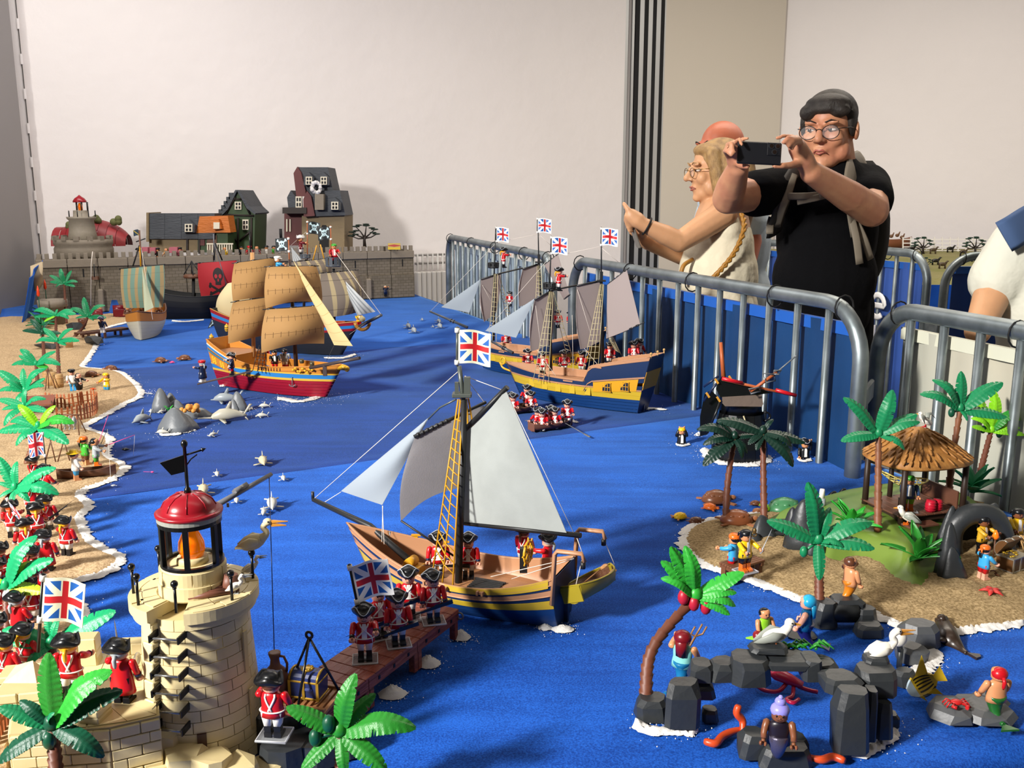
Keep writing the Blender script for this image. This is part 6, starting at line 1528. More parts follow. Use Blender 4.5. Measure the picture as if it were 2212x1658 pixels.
# ---- grey pirate ship behind
gship=plast('hull_graphite','24272c',.4);gred=plast('trim_crimson','8a1622',.4)
S5=Ship('graphite pirate ship with brown striped sails behind the crimson ship',(-.98,3.93,T),R(-27),.62,.20,sh(.115,.03,.05,.5),bowr=.10,sternr=.03)
for i in range(4): S5.band('hull_plank',i/4*.72+.0008,(i+1)/4*.72-.0008,gship)
S5.band('red_band',.725,.80,gred,.001);S5.band('blue_band',.80,.90,MATS['strip_sky_plastic']);S5.band('upper_band',.90,1,gred,.001);S5.band('bulwark_lining',.6,.995,gred,-.0022);S5.rail(1.0,plast('rail_ochre','a8742c'),.003);S5.deck(.075,.04,.94,deckm,5);S5.transom(0,1,gship)
mb=MB();p=D(783,700,3.66)-S5.loc
mb.tube([p+V((.030*math.cos(a),.0,.034*math.sin(a)+.012)) for a in [PI*1.05+i*PI/10 for i in range(10)]],.007,7);obj('bow_garland',mb,MATS['rail_ochre_plastic'],S5.t)
mb=MB();mb.ell(p+V((.002,-.01,.022)),(.012,.012,.012),10,7);obj('carved_knot',mb,bone,S5.t)
S5.tube('bowsprit',[D(768,709,3.68),D(824,680,3.58)],[.0075,.006],plast('sprit_slate','3f444c'),6)
S5.tube('mast',[D(722,700,3.76),D(721,580,3.76)],.006,spar);S5.tube('mast',[D(655,690,3.90),D(662,560,3.90)],.006,spar);S5.tube('mast',[D(500,700,4.15),D(500,620,4.15)],.005,spar)
sq(S5,[(686,591),(770,583),(778,672),(700,686)],3.72,grey_stripe,(.05,-.04,0),arch=.0,side=.02,clips=6)
sq(S5,[(622,567),(710,558),(716,600),(630,620)],3.86,grey_stripe,(.03,-.03,0),clips=6)
S5.sail((D(492,612,4.1),D(530,612,4.05),D(524,706,4.03),D(470,693,4.1)),(-.03,-.05,.02),cream_cloth,'mizzen_sail',side=.035)
S5.tri(D(731,591,3.74),D(772,681,3.66),D(811,673,3.58),(0,-.008,-.01),white_stripe)
crow(S5,D(720,574,3.74),.032,.034,plast('nest_slate','4a5058'));crow(S5,D(660,556,3.88),.022,.012,MATS['nest_slate_plastic'])
S5.tri(D(629,533,3.9),D(652,560,3.9),D(633,566,3.9),(0,0,0),white_stripe,'top_sail')
S5.line(D(716,533,3.74),D(824,680,3.58),r=.0012);S5.line(D(662,500,3.9),D(628,530,3.92));S5.line(D(755,722,3.66),D(800,690,3.62))
for a in ((664,478,664,560,3.88,'black skull flag highest on the graphite ship',1),(714,489,716,560,3.74,'black skull flag over the crow nest of the graphite ship',-1)):
 t_=D(a[0],a[1],a[4]);b_=D(a[2],a[3],a[4]);flag_on('ship_flag',a[5],'flag',t_,t_-b_,(a[6],.1,-.05),.050,.050,flag_pirate,pole_r=.0024,below=(t_-b_).length-.05,polec=MATS['pole_copper_plastic'])
for (u0,v0),(u1,v1) in (((676,562),(684,530)),((700,558),(692,528))): S5.tube('backstay',[D(u0,v0,3.88),D(u1,v1,3.9)],.0028,gold_yel,6)
flag_on('ship_flag','black stern flag with white skull behind the crimson ship','flag',D(476,682,4.12),(.5,0,1),(-1,0,-.35),.04,.045,flag_pirate,below=.01)
fig('pirate in green bandana standing in the grey crow nest',D(723,570,3.74),.3,'red','red','dark','flesh','dark','bandana','green',(30,60),False,cuffs=None,name='toy_pirate',sc=1.15)
fig('pirate in white breeches high on the graphite ship mast',D(651,552,3.9),PI*.5,'maroon','white','dark','flesh','brown','tricorn','white',(80,60),False,cuffs=None,name='toy_pirate',sc=1.15)
fig('parrot-bright pirate leaning at the bow garland of the graphite ship',D(776,706,3.7),.5,'yellow','red','red','flesh','dark','bandana','green',(60,60),False,cuffs=None,name='toy_pirate',sc=.9)
salt('white salt wake along the graphite ship bow',[W(700,772),W(740,772),W(768,764)],.016,.004,63,60,.04)
# ---- striped-sail boat at far left
S6=Ship('cream and orange boat with green striped sail before the castle',(-1.735,4.36,T),R(-78),.34,.17,sh(.105,.03,.02,.5),bowr=.03,name='toy_boat',cat='boat')
creamh=plast('hull_cream','b9b29a',.45);ochre=plast('hull_ochre','b0702a',.45)
for i in range(5): S6.band('hull_plank',i/5*.66+.0008,(i+1)/5*.66-.0008,creamh)
S6.band('orange_band',.665,1.0,ochre,.001);S6.band('lining',.5,.99,ochre,-.0025);S6.rail(1,woodp,.004);S6.deck(.06,.05,.92,deckm,5);S6.transom(0,1,ochre)
S6.tube('mast',[D(313,715,4.38),D(301,497,4.38)],[.006,.004],woodp,8);S6.tube('yard',[D(258,581,4.36),D(357,571,4.36)],.004,spar,6);S6.tube('cross_spar',[D(294,522,4.38),D(314,515,4.38)],.003,spar,6)
for u in (287,313): S6.tube('stay',[D(301,530,4.38),D(u,575,4.37)],.0035,spar,5)
S6.tube('stay',[D(302,530,4.38),D(304,577,4.36)],.0035,gold_yel,5)
S6.sail((D(261,581,4.34),D(354,572,4.34),D(352,663,4.34),D(267,665,4.34)),(0,-.03,0),green_stripe,'square_sail',side=.006)
S6.tri(D(307,577,4.30),D(312,673,4.20),D(332,664,4.22),(.0,-.01,0),mat('sail_pale_green','a5ab90',.8),'jib')
S6.line(D(305,535,4.38),D(330,690,4.2),r=.001)
for u in (277,306,345): p=D(u,684,4.4);fig(['sailor at the left end of the striped-sail boat','sailor behind the striped sail at the mast','sailor at the right end of the striped-sail boat'][(277,306,345).index(u)],V((p.x,p.y,T+.061)),.2,'brown','brown','dark','flesh','dark',None,'dark',(30,30),False,cuffs=None,name='toy_sailor',lite=True)
# ---- black ship with the red sail
blk=plast('hull_black','060607',.6)
S7=Ship('black pirate ship with red skull sail under the castle wall',(-1.70,5.02,T),R(8),.56,.19,sh(.12,.04,.06,.5))
for i in range(4): S7.band('hull_plank',i/4+.002,(i+1)/4-.002,blk)
S7.band('lining',.5,.99,blk,-.0025);S7.rail(1,blk,.004);S7.deck(.07,.05,.93,blk,4);S7.transom(0,1,blk)
sq(S7,[(427,568),(511,562),(512,652),(435,642)],5.05,red_skull,(.01,-.03,0),ys=(0,0,0,0),clips=1)
S7.tube('mast',[D(470,690,5.1),D(461,505,5.1)],[.006,.003],plast('mast_grey','55555a'),8);S7.tube('mast',[D(418,690,5.1),D(418,590,5.1)],.009,blk,8)
for u in (462,480): S7.tube('stay',[D(465,525,5.1),D(u,562,5.08)],.004,blk,5)
S7.line(D(461,520,5.08),D(490,618,5.0),MATS['mast_grey_plastic'],.003)
mb=MB();p=D(416,597,5.08)-S7.loc;mb.lathe([(.045,-.008),(.05,.0),(.045,.012),(.001,.012)],12,c=p);obj('lookout_platform',mb,woodp,S7.t)
for a in range(4): mb=MB();mb.tube([p+V((.045*math.cos(a*PI/2+.4),.045*math.sin(a*PI/2+.4),.01)),p+V((0,0,.085))],.003,5);obj('platform_rope',mb,spar,S7.t)
for i,(u,v) in enumerate(((382,700),(396,690),(446,670),(476,668))): fig('dark-clad pirate crowding the black ship, '+['lowest at the left bow','second from the left bow','left of the red sail foot','under the red sail foot'][i],D(u,v,5.02),.2*i,'dark','dark','dark','darkskin','dark','bandana',('dark','maroon')[i % 2],(40,30),False,cuffs=None,name='toy_pirate',lite=True,sc=1.1)
t=jetty('plank gangway beside the black ship at the castle foot',W(352,672,T),W(386,656,T),.05,.04,woodp,2,'gangway',6)
salt('white salt line under the black ship',[W(372,692),W(400,694),W(440,690)],.02,.004,64,10,.03)
# ---- wreck standing on its bow
wk=thing('shipwreck','sunken black ship standing upright beside the blue barrier','ship',W(1597,985))
wv=plast('wreck_black','0c0d0f',.3);wy=W(1597,985).y
def wp(u,v,dy=0.): return D(u,v,wy+dy)-wk.location
ring=lambda u,v,rx,ry: [wp(u,v)+V((rx*math.cos(a*PI/8),ry*math.sin(a*PI/8),0)) for a in range(16)]
rings=[ring(1597,992,.072,.062),ring(1597,960,.070,.060),ring(1599,925,.064,.054),ring(1602,890,.056,.046)]
for k in range(16):
 mb=MB();j=(k+1) % 16;mb.loft([[r_[k],r_[k].lerp(r_[j],.96),r_[k].lerp(r_[j],.96)*.96,r_[k]*.96] for r_ in rings],sm=False);obj('hull_plank',mb,wv,wk)
mb=MB();mb.loft([ring(1602,893,.052,.042),ring(1601,850,.046,.03)]);obj('cabin',mb,wv,wk)
mb=MB();mb.hull([wp(u,v,-.052+d) for u,v in ((1560,857),(1645,852),(1649,872),(1646,878),(1566,877),(1560,870)) for d in (0,.006)]);obj('deck_panel',mb,mat('wreck_deck','6a5c50',.5,bump=(60,.2)),wk)
mb=MB();mb.hull([wp(u,v,d) for u,v in ((1551,824),(1560,812),(1668,848),(1640,852),(1556,858),(1547,840)) for d in (-.05,.03)]);obj('stern_roof',mb,wv,wk)
mb=MB();mb.hull([wp(u,v,d) for u,v in ((1522,850),(1536,842),(1556,862),(1528,938),(1512,942),(1512,900)) for d in (-.01,.03)]);obj('broken_side',mb,wv,wk)
for a,b in (((1520,835,-.02),(1552,812,-.03)),((1556,868,-.05),(1528,935,-.04)),((1552,822,-.05),(1520,866,-.03))): mb=MB();mb.tube([wp(*a),wp(*b)],.003,6);obj('trim_rail',mb,(PL['navy'],wv,plast('trim_amber','c08a34'))[[(1556,868,-.05)].count(a)],wk)
for u,v in ((1548,823),(1529,853),(1552,862),(1578,817)): mb=MB();mb.box(wp(u,v,-.055),(.005,.004,.014),0,Matrix.Rotation(-.6,3,'Y'));obj('gilt_block',mb,MATS['trim_amber_plastic'],wk)
orange_m=plast('mast_orange','a8562c',.45)
mb=MB();mb.tube([wp(1563,815,.0),wp(1557,739,.01)],[.006,.0042],8);obj('mast_stump',mb,orange_m,wk)
mb=MB();mb.tube([wp(1560,819,-.06),wp(1720,855,-.06)],.0034,7);y_=obj('fallen_yard',mb,orange_m,wk)
for a,b in (((1560,817),(1604,827)),((1676,842),(1720,854))): mb=MB();mb.tube([wp(*a,-.063),wp(*b,-.063)],.0046,7);obj('furled_sail',mb,PL['red'],y_)
mb=MB();mb.tube([wp(1620,846,-.07),wp(1678,804,-.07)],.0042,4);y_=obj('broken_topmast',mb,orange_m,wk)
mb=MB();mb.tube([wp(1676,805,-.07),wp(1719,769,-.07)],.0018,6);mb.ell(wp(1719,769,-.07),.003,8,6);obj('flag_stick',mb,MATS['anchor_grey_plastic'],y_)
for q in (((1648,806),(1672,808),(1675,822),(1655,826)),((1617,840),(1640,836),(1643,845),(1622,850)),((1672,800),(1688,800),(1682,808),(1670,808))): mb=MB();mb.tube([wp(*p,-.076) for p in q],.0022,5,closed=True);obj('nest_frame',mb,MATS['anchor_grey_plastic'],y_)
mb=MB();mb.tube([wp(1650+14*math.cos(a*PI/6),899+10*math.sin(a*PI/6),-.02) for a in range(-3,4)],.003,6);obj('handle_ring',mb,wv,wk)
mb=MB();mb.tube([wp(1606,898,-.056),wp(1613,918,-.06)],.002,5);obj('pale_strut',mb,bone,wk)
salt('white salt ring around the shipwreck foot',[W(1520,968),W(1540,992),W(1590,1003),W(1640,1000),W(1660,985)],.018,.006,65,220,.03);salt('white salt patch left of the shipwreck',[W(1502,940),W(1512,936)],.014,.006,66,20,.02)
def swimmer(label,u,v,**k):
 p=W(u,v);fig(label,p+V((0,0,-.026)),0,'dark',None,'dark','flesh',k.pop('hair','yellow'),k.pop('hat','bandana'),k.pop('hatc','yellow'),k.pop('arms',(175,175)),False,cuffs=None,name='toy_castaway',**k)
swimmer('castaway in yellow bandana waving both arms left of the wreck',1472,958,spread=25);salt('white salt ring around the waving castaway',[W(1460,958),W(1474,962),W(1490,957)],.008,.003,67,20,.012)
swimmer('castaway in black hat near the barrier right of the wreck',1738,988,hair='yellow',hat='tricorn',hatc='dark',arms=(20,170));salt('white salt ring around the black-hatted castaway',[W(1722,990),W(1738,995),W(1752,990)],.010,.003,68,10,.012)

# ------------------------------------------------------------------ sea animals
dolph=plast('dolphin_white','b9b8ae',.35);dolph2=plast('dolphin_bone','b8ad8c',.35);shark=plast('shark_grey','8d9498',.38);shark2=plast('shark_bone','a8a494',.38)
def mk_dol():
 mb=MB();P=[(-.5,0,.13),(-.40,0,.13),(-.33,0,.16),(-.15,0,.21),(.05,0,.21),(.25,0,.19),(.42,0,.15),(.52,0,.13)]
 mb.tube(P,[.015,.028,.085,.155,.170,.120,.055,.03],12);return mb
def mk_fin(k):
 mb=MB()
 if k == 'dorsal': mb.hull([V((x,y,z)) for x,z,w in ((-.02,.36,.022),(.14,.34,.018),(.16,.54,.006),(.10,.56,.006)) for y in (-w,w)],0,True)
 elif k == 'pec': mb.hull([V((x,y,z)) for x,y in ((-.20,.12),(-.05,.13),(-.02,.36),(-.08,.38)) for z in (.09-.22*(y-.12),.115-.22*(y-.12))],0,True)
 elif k == 'fluke': mb.hull([V((x,y,.13+z)) for x,y in ((.46,.03),(.66,.22),(.60,.24)) for z in (0,.035)]+[V((.46,-.0,.13)),V((.46,0,.165))],0,True)
 elif k == 'vfluke': mb.hull([V((x,y,z)) for x,z in ((.44,.13),(.68,.44),(.60,.44),(.44,.19)) for y in (-.015,.015)],0,True);mb.hull([V((x,y,z)) for x,z in ((.46,.10),(.60,-.02),(.56,-.02),(.44,.17)) for y in (-.015,.015)],0,True)
 elif k == 'hammer': mb.hull([V((x,y,z)) for x,y in ((-.50,.0),(-.46,.26),(-.38,.26),(-.32,0),(-.46,-.26),(-.38,-.26)) for z in (.11,.16)],0,True)
 elif k == 'saw': mb.hull([V((x,y,z)) for x,y in ((-.40,.05),(-.40,-.05),(-.74,.02),(-.74,-.02)) for z in (.13,.155)])
 return mb
def dolphin(label,p,L,rz,m=None,kind='dolphin',name='toy_dolphin',cat='dolphin'):
 m=m or dolph;s=L/1.15;t=thing(name,label,cat,p,rz)
 put('body',pm('dol_body',mk_dol,m),t,(0,0,-.03*s),sc=s);put('dorsal_fin',pm('dorsal_fin',mk_fin,m,'dorsal'),t,(0,0,-.03*s),sc=s)
 for k in (1,-1):
  put('pectoral_fin',pm('pec',mk_fin,m,'pec'),t,(0,0,-.03*s),sc=(s,s*k,s))
  if kind == 'dolphin': put('fluke',pm('fluke',mk_fin,m,'fluke'),t,(0,0,-.03*s),sc=(s,s*k,s))
 if kind != 'dolphin': put('tail_fin',pm('vfluke',mk_fin,m,'vfluke'),t,(0,0,-.03*s),sc=s)
 if kind == 'hammer': put('hammer_head',pm('hammer',mk_fin,m,'hammer'),t,(0,0,-.03*s),sc=s)
 if kind == 'saw': put('snout',pm('saw',mk_fin,m,'saw'),t,(0,0,-.03*s),sc=s)
 return t
for u,v,L,rz,m,lab in ((568,1002,.070,1.95,dolph2,'large bone-white dolphin on the dark cloth above the near seam'),(440,1066,.074,1.85,dolph2,'large pale dolphin behind the red lighthouse dome'),(588,1096,.074,1.85,dolph,'large pale dolphin beside the crane line'),(469,1027,.036,1.95,dolph,'small dolphin right of the weathervane arrow'),(612,1036,.036,1.95,dolph,'small dolphin right of the crane tip'),(511,1084,.036,1.9,dolph,'small dolphin under the crane boom'),(570,1110,.036,1.7,dolph,'small dolphin touching the large one at the crane line')):
 dolphin(lab,W(u,v),L,rz,m)
for u,v,L,lab in ((882,708,.08,'dolphin swimming at left of the far pod'),(894,718,.085,'nearest dolphin of the far pod'),(912,692,.04,'small dolphin at the back of the far pod'),(948,697,.07,'dolphin beside the far bowsprit tip'),(950,708,.08,'dolphin under the far bowsprit'),(935,707,.035,'small dolphin left of the far bowsprit')): dolphin(lab,W(u,v),L,1.9,shark)
sk=dict(name='toy_shark',cat='shark')
dolphin('big grey hammerhead shark beside the crimson ship',W(486,868),.10,-.1+.25,shark,'shark',**sk);dolphin('long bone coloured sawfish among the reef rocks',W(490,908),.125,.35,shark2,'saw',**sk)
dolphin('pale shark nearest the beach spit by the reef rocks',W(306,912),.085,1.2,shark,'shark',**sk);dolphin('small white shark right of the reef beside the crimson hull',W(570,879),.04,.1,dolph,'shark',**sk)
dolphin('small hammerhead right of the sawfish tail',W(565,900),.04,.2,dolph,'hammer',**sk);dolphin('small hammerhead below the sawfish',W(460,941),.034,.9,dolph,'hammer',**sk);dolphin('small white shark in front of the grey reef rock',W(350,936),.04,.1,dolph,'shark',**sk);dolphin('small grey shark between reef rocks and pale shark',W(349,891),.03,.9,dolph,'hammer',**sk);dolphin('tiny white shark on the reef near the sawfish snout',W(412,902),.03,.3,dolph,'shark',**sk)
# reef rocks with sponge and weed
rk=thing('reef_rock','grey pointed reef rocks with orange sponge among the sharks','rock',W(400,905))
def spike(par,u,v,ut,vt,w,m=None,seed=1,name='rock_spike',n=9):
 a=W(u,v);b=D(ut,vt,a.y+.004);rr=random.Random(seed);L=(b-a).length;mb=MB();x=V((1,0,0));y_=V((0,1,0));rings=[]
 for f,q in ((0,1.0),(.25,.86),(.55,.62),(.8,.40),(.95,.20),(1.0,.06)):
  c=a.lerp(b,f)-par.location-V((0,0,.002 if f == 0 else 0));rings.append([c+(x*math.cos(2*PI*k/n)+y_*math.sin(2*PI*k/n)*.7)*w*q*(1+.16*math.sin(k*2.3+seed)) for k in range(n)])
 mb.loft(rings);obj(name,mb,m or rockg,par)
for i,a in enumerate(((348,886,345,838,.035),(370,878,367,848,.024),(340,886,340,866,.018),(380,882,380,863,.03),(383,928,376,880,.055),(400,926,396,893,.04),(412,900,408,877,.04),(428,898,430,880,.045),(516,886,511,845,.028),(505,888,503,862,.02))): spike(rk,*a,seed=i)
mb=MB();p=W(411,890,T+.025)-rk.location;rr=random.Random(2)
for k in range(16): mb.ell(p+V((rr.uniform(-.022,.022),rr.uniform(-.012,.012),rr.uniform(0,.022))),rr.uniform(.006,.010),8,5)
obj('sponge',mb,mat('sponge_orange','c88a3c',.6,bump=(200,.5)),rk)
b_=bush('small green weed on the grey reef rock',W(366,905)+V((0,0,.022)),.022,'bright',9)
salt('white salt foam below the reef rocks',[W(345,938),W(375,937),W(424,924)],.016,.004,71,120,.04);salt('white salt foam at the rear reef rock',[W(325,886),W(335,889)],.014,.005,72,20,.02);salt('white salt foam under the right reef spike',[W(515,890),W(545,880)],.012,.004,73,160,.06)
salt('scattered salt grains on the dark cloth beside the spit',[W(305,846),W(330,850)],.004,.001,74,100,.05)
# ------------------------------------------------------------------ right island
def ipts(l,z=T): return [W(u,v,z) for u,v in l]
front=ipts([(1650,1107),(1560,1118),(1500,1134),(1478,1163),(1492,1195),(1530,1222),(1580,1238),(1640,1257),(1700,1281),(1760,1302),(1800,1318),(1850,1322),(1895,1327),(1950,1350),(2010,1350),(2060,1362),(2110,1355),(2160,1350),(2230,1340)])
back=[ST(1.60,.62+.30),ST(1.70,.95),ST(1.70,1.20),W(2130,1085),W(1990,1068),W(1850,1072),W(1740,1090)]
ipoly=[(p.x,p.y) for p in bez(front,3)]+[(p.x,p.y) for p in back]
sand2=mat('island_sand','ad956e',.95,spec=.1,bump=(380,1.),var=(230,.5,'7a6646'))
def isl_h(x,y,d=1.):
 e=min(1,d/.05)
 return .004*min(1,d/.012)+e*(.006+.007*nz((x*9,y*9,4))+.0045*nz((x*30,y*30,6))+.003*nz((x*85,y*85,2)))
g=ground('sand',ipoly,.0072,lambda x,y,d: max(.0005,isl_h(x,y,d)),sand2);tag(g,'brown sand of the palm island on the right side','sand',kind='stuff')
def IZ(u,v): p=W(u,v,T+.007);return V((p.x,p.y,T+max(.001,isl_h(p.x,p.y))))
salt('white salt surf along the island shore',front[:-1]+[W(2212,1343)],.017,.005,81,260,.014)
salt('white salt drift between seal rock and angelfish',ipts([(2020,1400),(2000,1440),(1975,1465),(1965,1490)]),.020,.004,82,60,.012)
salt('white salt under the left foot of the front rock arch',ipts([(1372,1555),(1400,1575),(1450,1578),(1508,1577)]),.013,.006,83,60,.010);salt('white salt under the right pillar of the front rock arch',ipts([(1838,1632),(1880,1618),(1915,1595),(1940,1570)]),.012,.006,84,60,.012)
# green mound
mpoly=[(p.x,p.y) for p in ipts([(1640,1128),(1665,1160),(1740,1205),(1790,1222),(1850,1218),(1895,1232),(1925,1255),(1965,1278),(2003,1276),(2030,1240),(2060,1195),(2110,1160)])]+[(p.x,p.y) for p in (W(2150,1112),W(2080,1082),W(1990,1066),W(1880,1066),W(1790,1080),W(1700,1104))]
def mound_h(x,y,d):
 k=sst(d/.060);return .004*min(1,d/.004)-.0005+.038*k+.012*sst((d-.07)/.05)+.003*nz((x*9,y*9,8))*k+.0016*math.sin(d*150)*(1-k)
green=mat('mound_green','55742a',.38,bump=(20,.06),var=(5,.22,'6d8436'))
g=ground('green_mound',mpoly,.006,lambda x,y,d: mound_h(x,y,d),green);tag(g,'smooth green plastic mound carrying the thatched hut','mound')
mp_=np.array(mpoly)
def MZ(u,v,z0=T+.045):
 p=W(u,v,z0)
 for _ in range(3):
  d=float(edist(np.array([[p.x]]),np.array([[p.y]]),mpoly)[0,0]);z=T+mound_h(p.x,p.y,d);p=W(u,v,z)
 return p
def ip(label,base,crown,leaves,col='mid',tr=.0075,**k):
 return palm(label,base,D(*crown,base.y),leaves,col,tr,group='palms around the right island',**k)
ip('tall glossy dark palm at left, on the sand beside the copper turtle',IZ(1567,1132),(1587,944),[(-79,-16,-.1),(-36,-36,.2),(-66,16,-.2),(-66,60,-.3),(16,44,-.4),(44,-4,.1),(26,34,-.3)],'deep',bend=-.004)
ip('tall glossy dark palm rising from the dark rock behind the duellists',IZ(1650,1135),(1648,933),[(-97,-24,.1),(22,-27,.2),(88,22,-.1),(63,72,-.3),(-31,26,-.5),(60,30,-.3),(-14,38,-.6)],'deep')
ip('palm in front of the thatched hut on the green mound',MZ(1896,1147),(1898,938),[(-74,-77,.1),(29,-93,.1),(80,-42,.1),(86,-26,-.1),(-79,14,-.2),(54,32,-.4),(-31,-34,.4)],'mid',bk=bark2)
ip('dark palm right of the hut roof',MZ(2045,1102),(2074,884),[(-58,-62,.1),(2,-80,.1),(-84,-32,.0),(89,-56,.1),(54,-26,.3),(97,16,-.1),(15,24,-.8)],'mid',buds=[(-20,6,'dark')],bend=-.002,bk=bark2)
ip('lime green palm at the right edge behind the cave',V((W(2107,1070).x,W(2107,1070).y,T+.02)),(2141,930),[(4,-86,.1,'lime'),(-42,-82,.2,'lime'),(58,-43,-.1,'grass'),(72,-42,.2,'lime'),(60,-6,-.1,'lime'),(70,9,-.3,'lime'),(-42,-26,-.1,'lime'),(-40,-8,-.4,'lime')],'lime',buds=[(-20,-4,'deep'),(16,6,'deep')])
# rocks of the island, left group
rk=thing('toy_rock','dark pointed rocks at the left flank of the green mound','rock',IZ(1700,1160))
for i,a in enumerate(((1648,1165,1646,1112,.030),(1630,1175,1632,1150,.016),(1668,1170,1664,1148,.018),(1740,1192,1738,1078,.040),(1715,1165,1713,1095,.024),(1760,1205,1758,1140,.028),(1718,1190,1716,1155,.030))): spike(rk,*a,m=rockm,seed=i+20)
mb=MB();p=D(1630,1146,IZ(1640,1170).y-.025)-rk.location;mb.ell(p,(.004,.004,.006),8,6);mb.tube([p+V((.004*math.cos(a),0,-.007+.004*math.sin(a))) for a in [i*PI/5 for i in range(10)]],.0012,5,closed=True);obj('bronze_lock',mb,mat('bronze','6a5430',.4,.6),rk)
mb=MB();p=W(1690,1165)-rk.location
for k in range(4): mb.box(p+V((.0,.002*k,.006+.009*k)),(.04,.02,.007),ch=.001)
obj('stone_steps',mb,rockm,rk)
for i,(u,v) in enumerate(((1801,1078),(1822,1076))):
 k=thing('toy_rock',['small black rounded rock left at the back of the mound','small black rounded rock right at the back of the mound'][i],'rock',W(u,v+6));spike(k,u,v+6,u+2,v-18-4*i,.020,black,30+i)
t=thing('toy_bottle','pale bottle with white cap behind the left island palm leaf','bottle',MZ(1774,1092))
mb=MB();mb.lathe([(.008,0),(.0088,.006),(.0075,.014),(.005,.017)],12);obj('bottle_body',mb,PL['grey'],t);mb=MB();mb.lathe([(.0055,.016),(.0052,.030),(.0045,.034),(.001,.034)],12);obj('cap',mb,PL['white'],t)
ip('green palm on the middle rock arch in front of the mound',D(1770,1299,1.325),(1768,1168),[(-23,-123,.0),(24,-70,.3),(-108,-42,.0),(112,-38,.05),(117,16,-.2),(52,12,-.5),(2,82,-.4),(-24,-40,.5)],'mid',.0075,buds=[(-32,22,'mid')])
# hut
hb=W(1972,1088,T+.062);hz=T+.062;hut=thing('thatched_hut','open hut with straw roof, dark posts and plank floor on the mound','hut',V((hb.x,hb.y,T+.045)),.30)
dkw=plast('post_umber','2a1c14',.5);hw,hd_=.150,.115
for i in range(8):
 mb=MB();mb.box((-hw/2+hw*(i+.5)/8,0,.016),(hw/8-.001,hd_,.003),ch=.0005);obj('floor_plank',mb,plast('floor_umber','5c3a2a',.5),hut)
for x in (-hw/2+.006,hw/2-.006):
 for y in (-hd_/2+.006,hd_/2-.006):
  mb=MB();mb.tube([(x,y,-.01),(x,y,.12)],[.0062,.0052],10);obj('post',mb,dkw,hut)
for x in (-.012,): mb=MB();mb.tube([(x,hd_/2-.006,-.005),(x,hd_/2-.006,.12)],.005,9);obj('post',mb,dkw,hut)
mb=MB();mb.box((0,0,.008),(hw*.9,hd_*.9,.010));obj('floor_frame',mb,dkw,hut)
mb=MB();mb.box((-.045,-hd_/2-.016,.006),(.065,.024,.004),ch=.0006);mb.box((-.045,-hd_/2-.012,-.001),(.012,.012,.012));obj('step',mb,MATS['floor_umber_plastic'],hut)
mb=MB();mb.box((.062,0,.034),(.003,hd_*.8,.032));obj('side_rail',mb,MATS['floor_umber_plastic'],hut)
thatch=mat('thatch','a8763a',.6,bump=(220,.3,(1,1,.2)),var=(60,.3,'8c5c28'))
def roof_r(z): k=(z-.108)/.062;return lerp(1,.05,k**.82)
mb=MB();mb.loft([[V(((hw/2+.020)*q*math.copysign(abs(math.cos(a))**.7,math.cos(a)),(hd_/2+.022)*q*math.copysign(abs(math.sin(a))**.7,math.sin(a)),z)) for a in [2*PI*j/28 for j in range(28)]] for q,z in ((.95,.106),(1,.110),(.86,.122),(.66,.137),(.42,.153),(.2,.164),(.03,.170))]);roof=obj('thatch_roof',mb,thatch,hut)
st=MB();st.loft([[V((x,w*math.cos(a),h_*math.sin(a))) for a in [j*2*PI/6 for j in range(6)]] for x,w,h_ in ((0,.0018,.0012),(.008,.0030,.0018),(.016,.0020,.0014),(.019,.0004,.0004))]);stm=st.mesh('straw_tuft',thatch)
for row in range(7):
 k=row/7;q=lerp(.16,.95,k);z=float(np.interp(q,(0,.2,.42,.66,.86,1),(.170,.164,.153,.137,.122,.110)));n=int(8+30*k)
 for j in range(n):
  a=2*PI*(j+.5*(row % 2))/n;x=(hw/2+.020)*q*math.copysign(abs(math.cos(a))**.7,math.cos(a));y=(hd_/2+.022)*q*math.copysign(abs(math.sin(a))**.7,math.sin(a))
  put('straw_tuft',stm,roof,(x,y,z+.0014),(0,.50,math.atan2(y,x)),(1,rnd.uniform(.8,1.2),1))
def gull(label,p,rz,sc=1.,back='gull_grey',wings=False,feet='orange'):
 t=thing('toy_gull',label,'bird',p,rz,sc=sc)
 mb=MB();mb.ell((0,0,.014),(.0145,.0075,.0078),14,8,rot=Matrix.Rotation(-.35,3,'Y'));mb.tube([(.008,0,.017),(.0135,0,.024),(.0145,0,.029)],[.0062,.0050,.0046],9);mb.ell((.0152,0,.0300),(.0058,.0050,.0050),10,7);obj('body',mb,PL['white_bird'],t)
 mb=MB();mb.hull([V((x,y,z)) for x,y,z in ((.020,.0016,.0305),(.020,-.0016,.0305),(.020,.0014,.0278),(.020,-.0014,.0278),(.0275,0,.0285),(.027,0,.0268))]);obj('beak',mb,PL['bill_orange'],t)
 for s in (-1,1):
  mb=MB()
  if wings: mb.tube([(0,s*.005,.018),(.004,s*.016,.030),(.0,s*.028,.028),(-.008,s*.036,.016)],[.004,.006,.005,.001],8,flat=.35,up=(0,0,1))
  else: mb.tube([(.008,s*.0072,.0175),(-.002,s*.0088,.0165),(-.013,s*.006,.0105),(-.022,s*.003,.0060)],[.003,.0062,.0042,.0010],8,flat=.4,up=(0,1,0))
  obj('wing',mb,PL[back],t)
  mb=MB();mb.cyl((.001,s*.003,.008),(.002,s*.0036,.001),.0011,n=6);mb.hull([V((x,y+s*.0036,z)) for x,y in ((-.001,0),(.008,.004),(.009,0),(.008,-.004)) for z in (0,.0014)]);obj('foot',mb,PL[feet],t)
  mb=MB();mb.ell((.0168,s*.0046,.0312),(.0009,.0006,.0010),6,4);obj('eye',mb,PL['dark'],t)
 return t
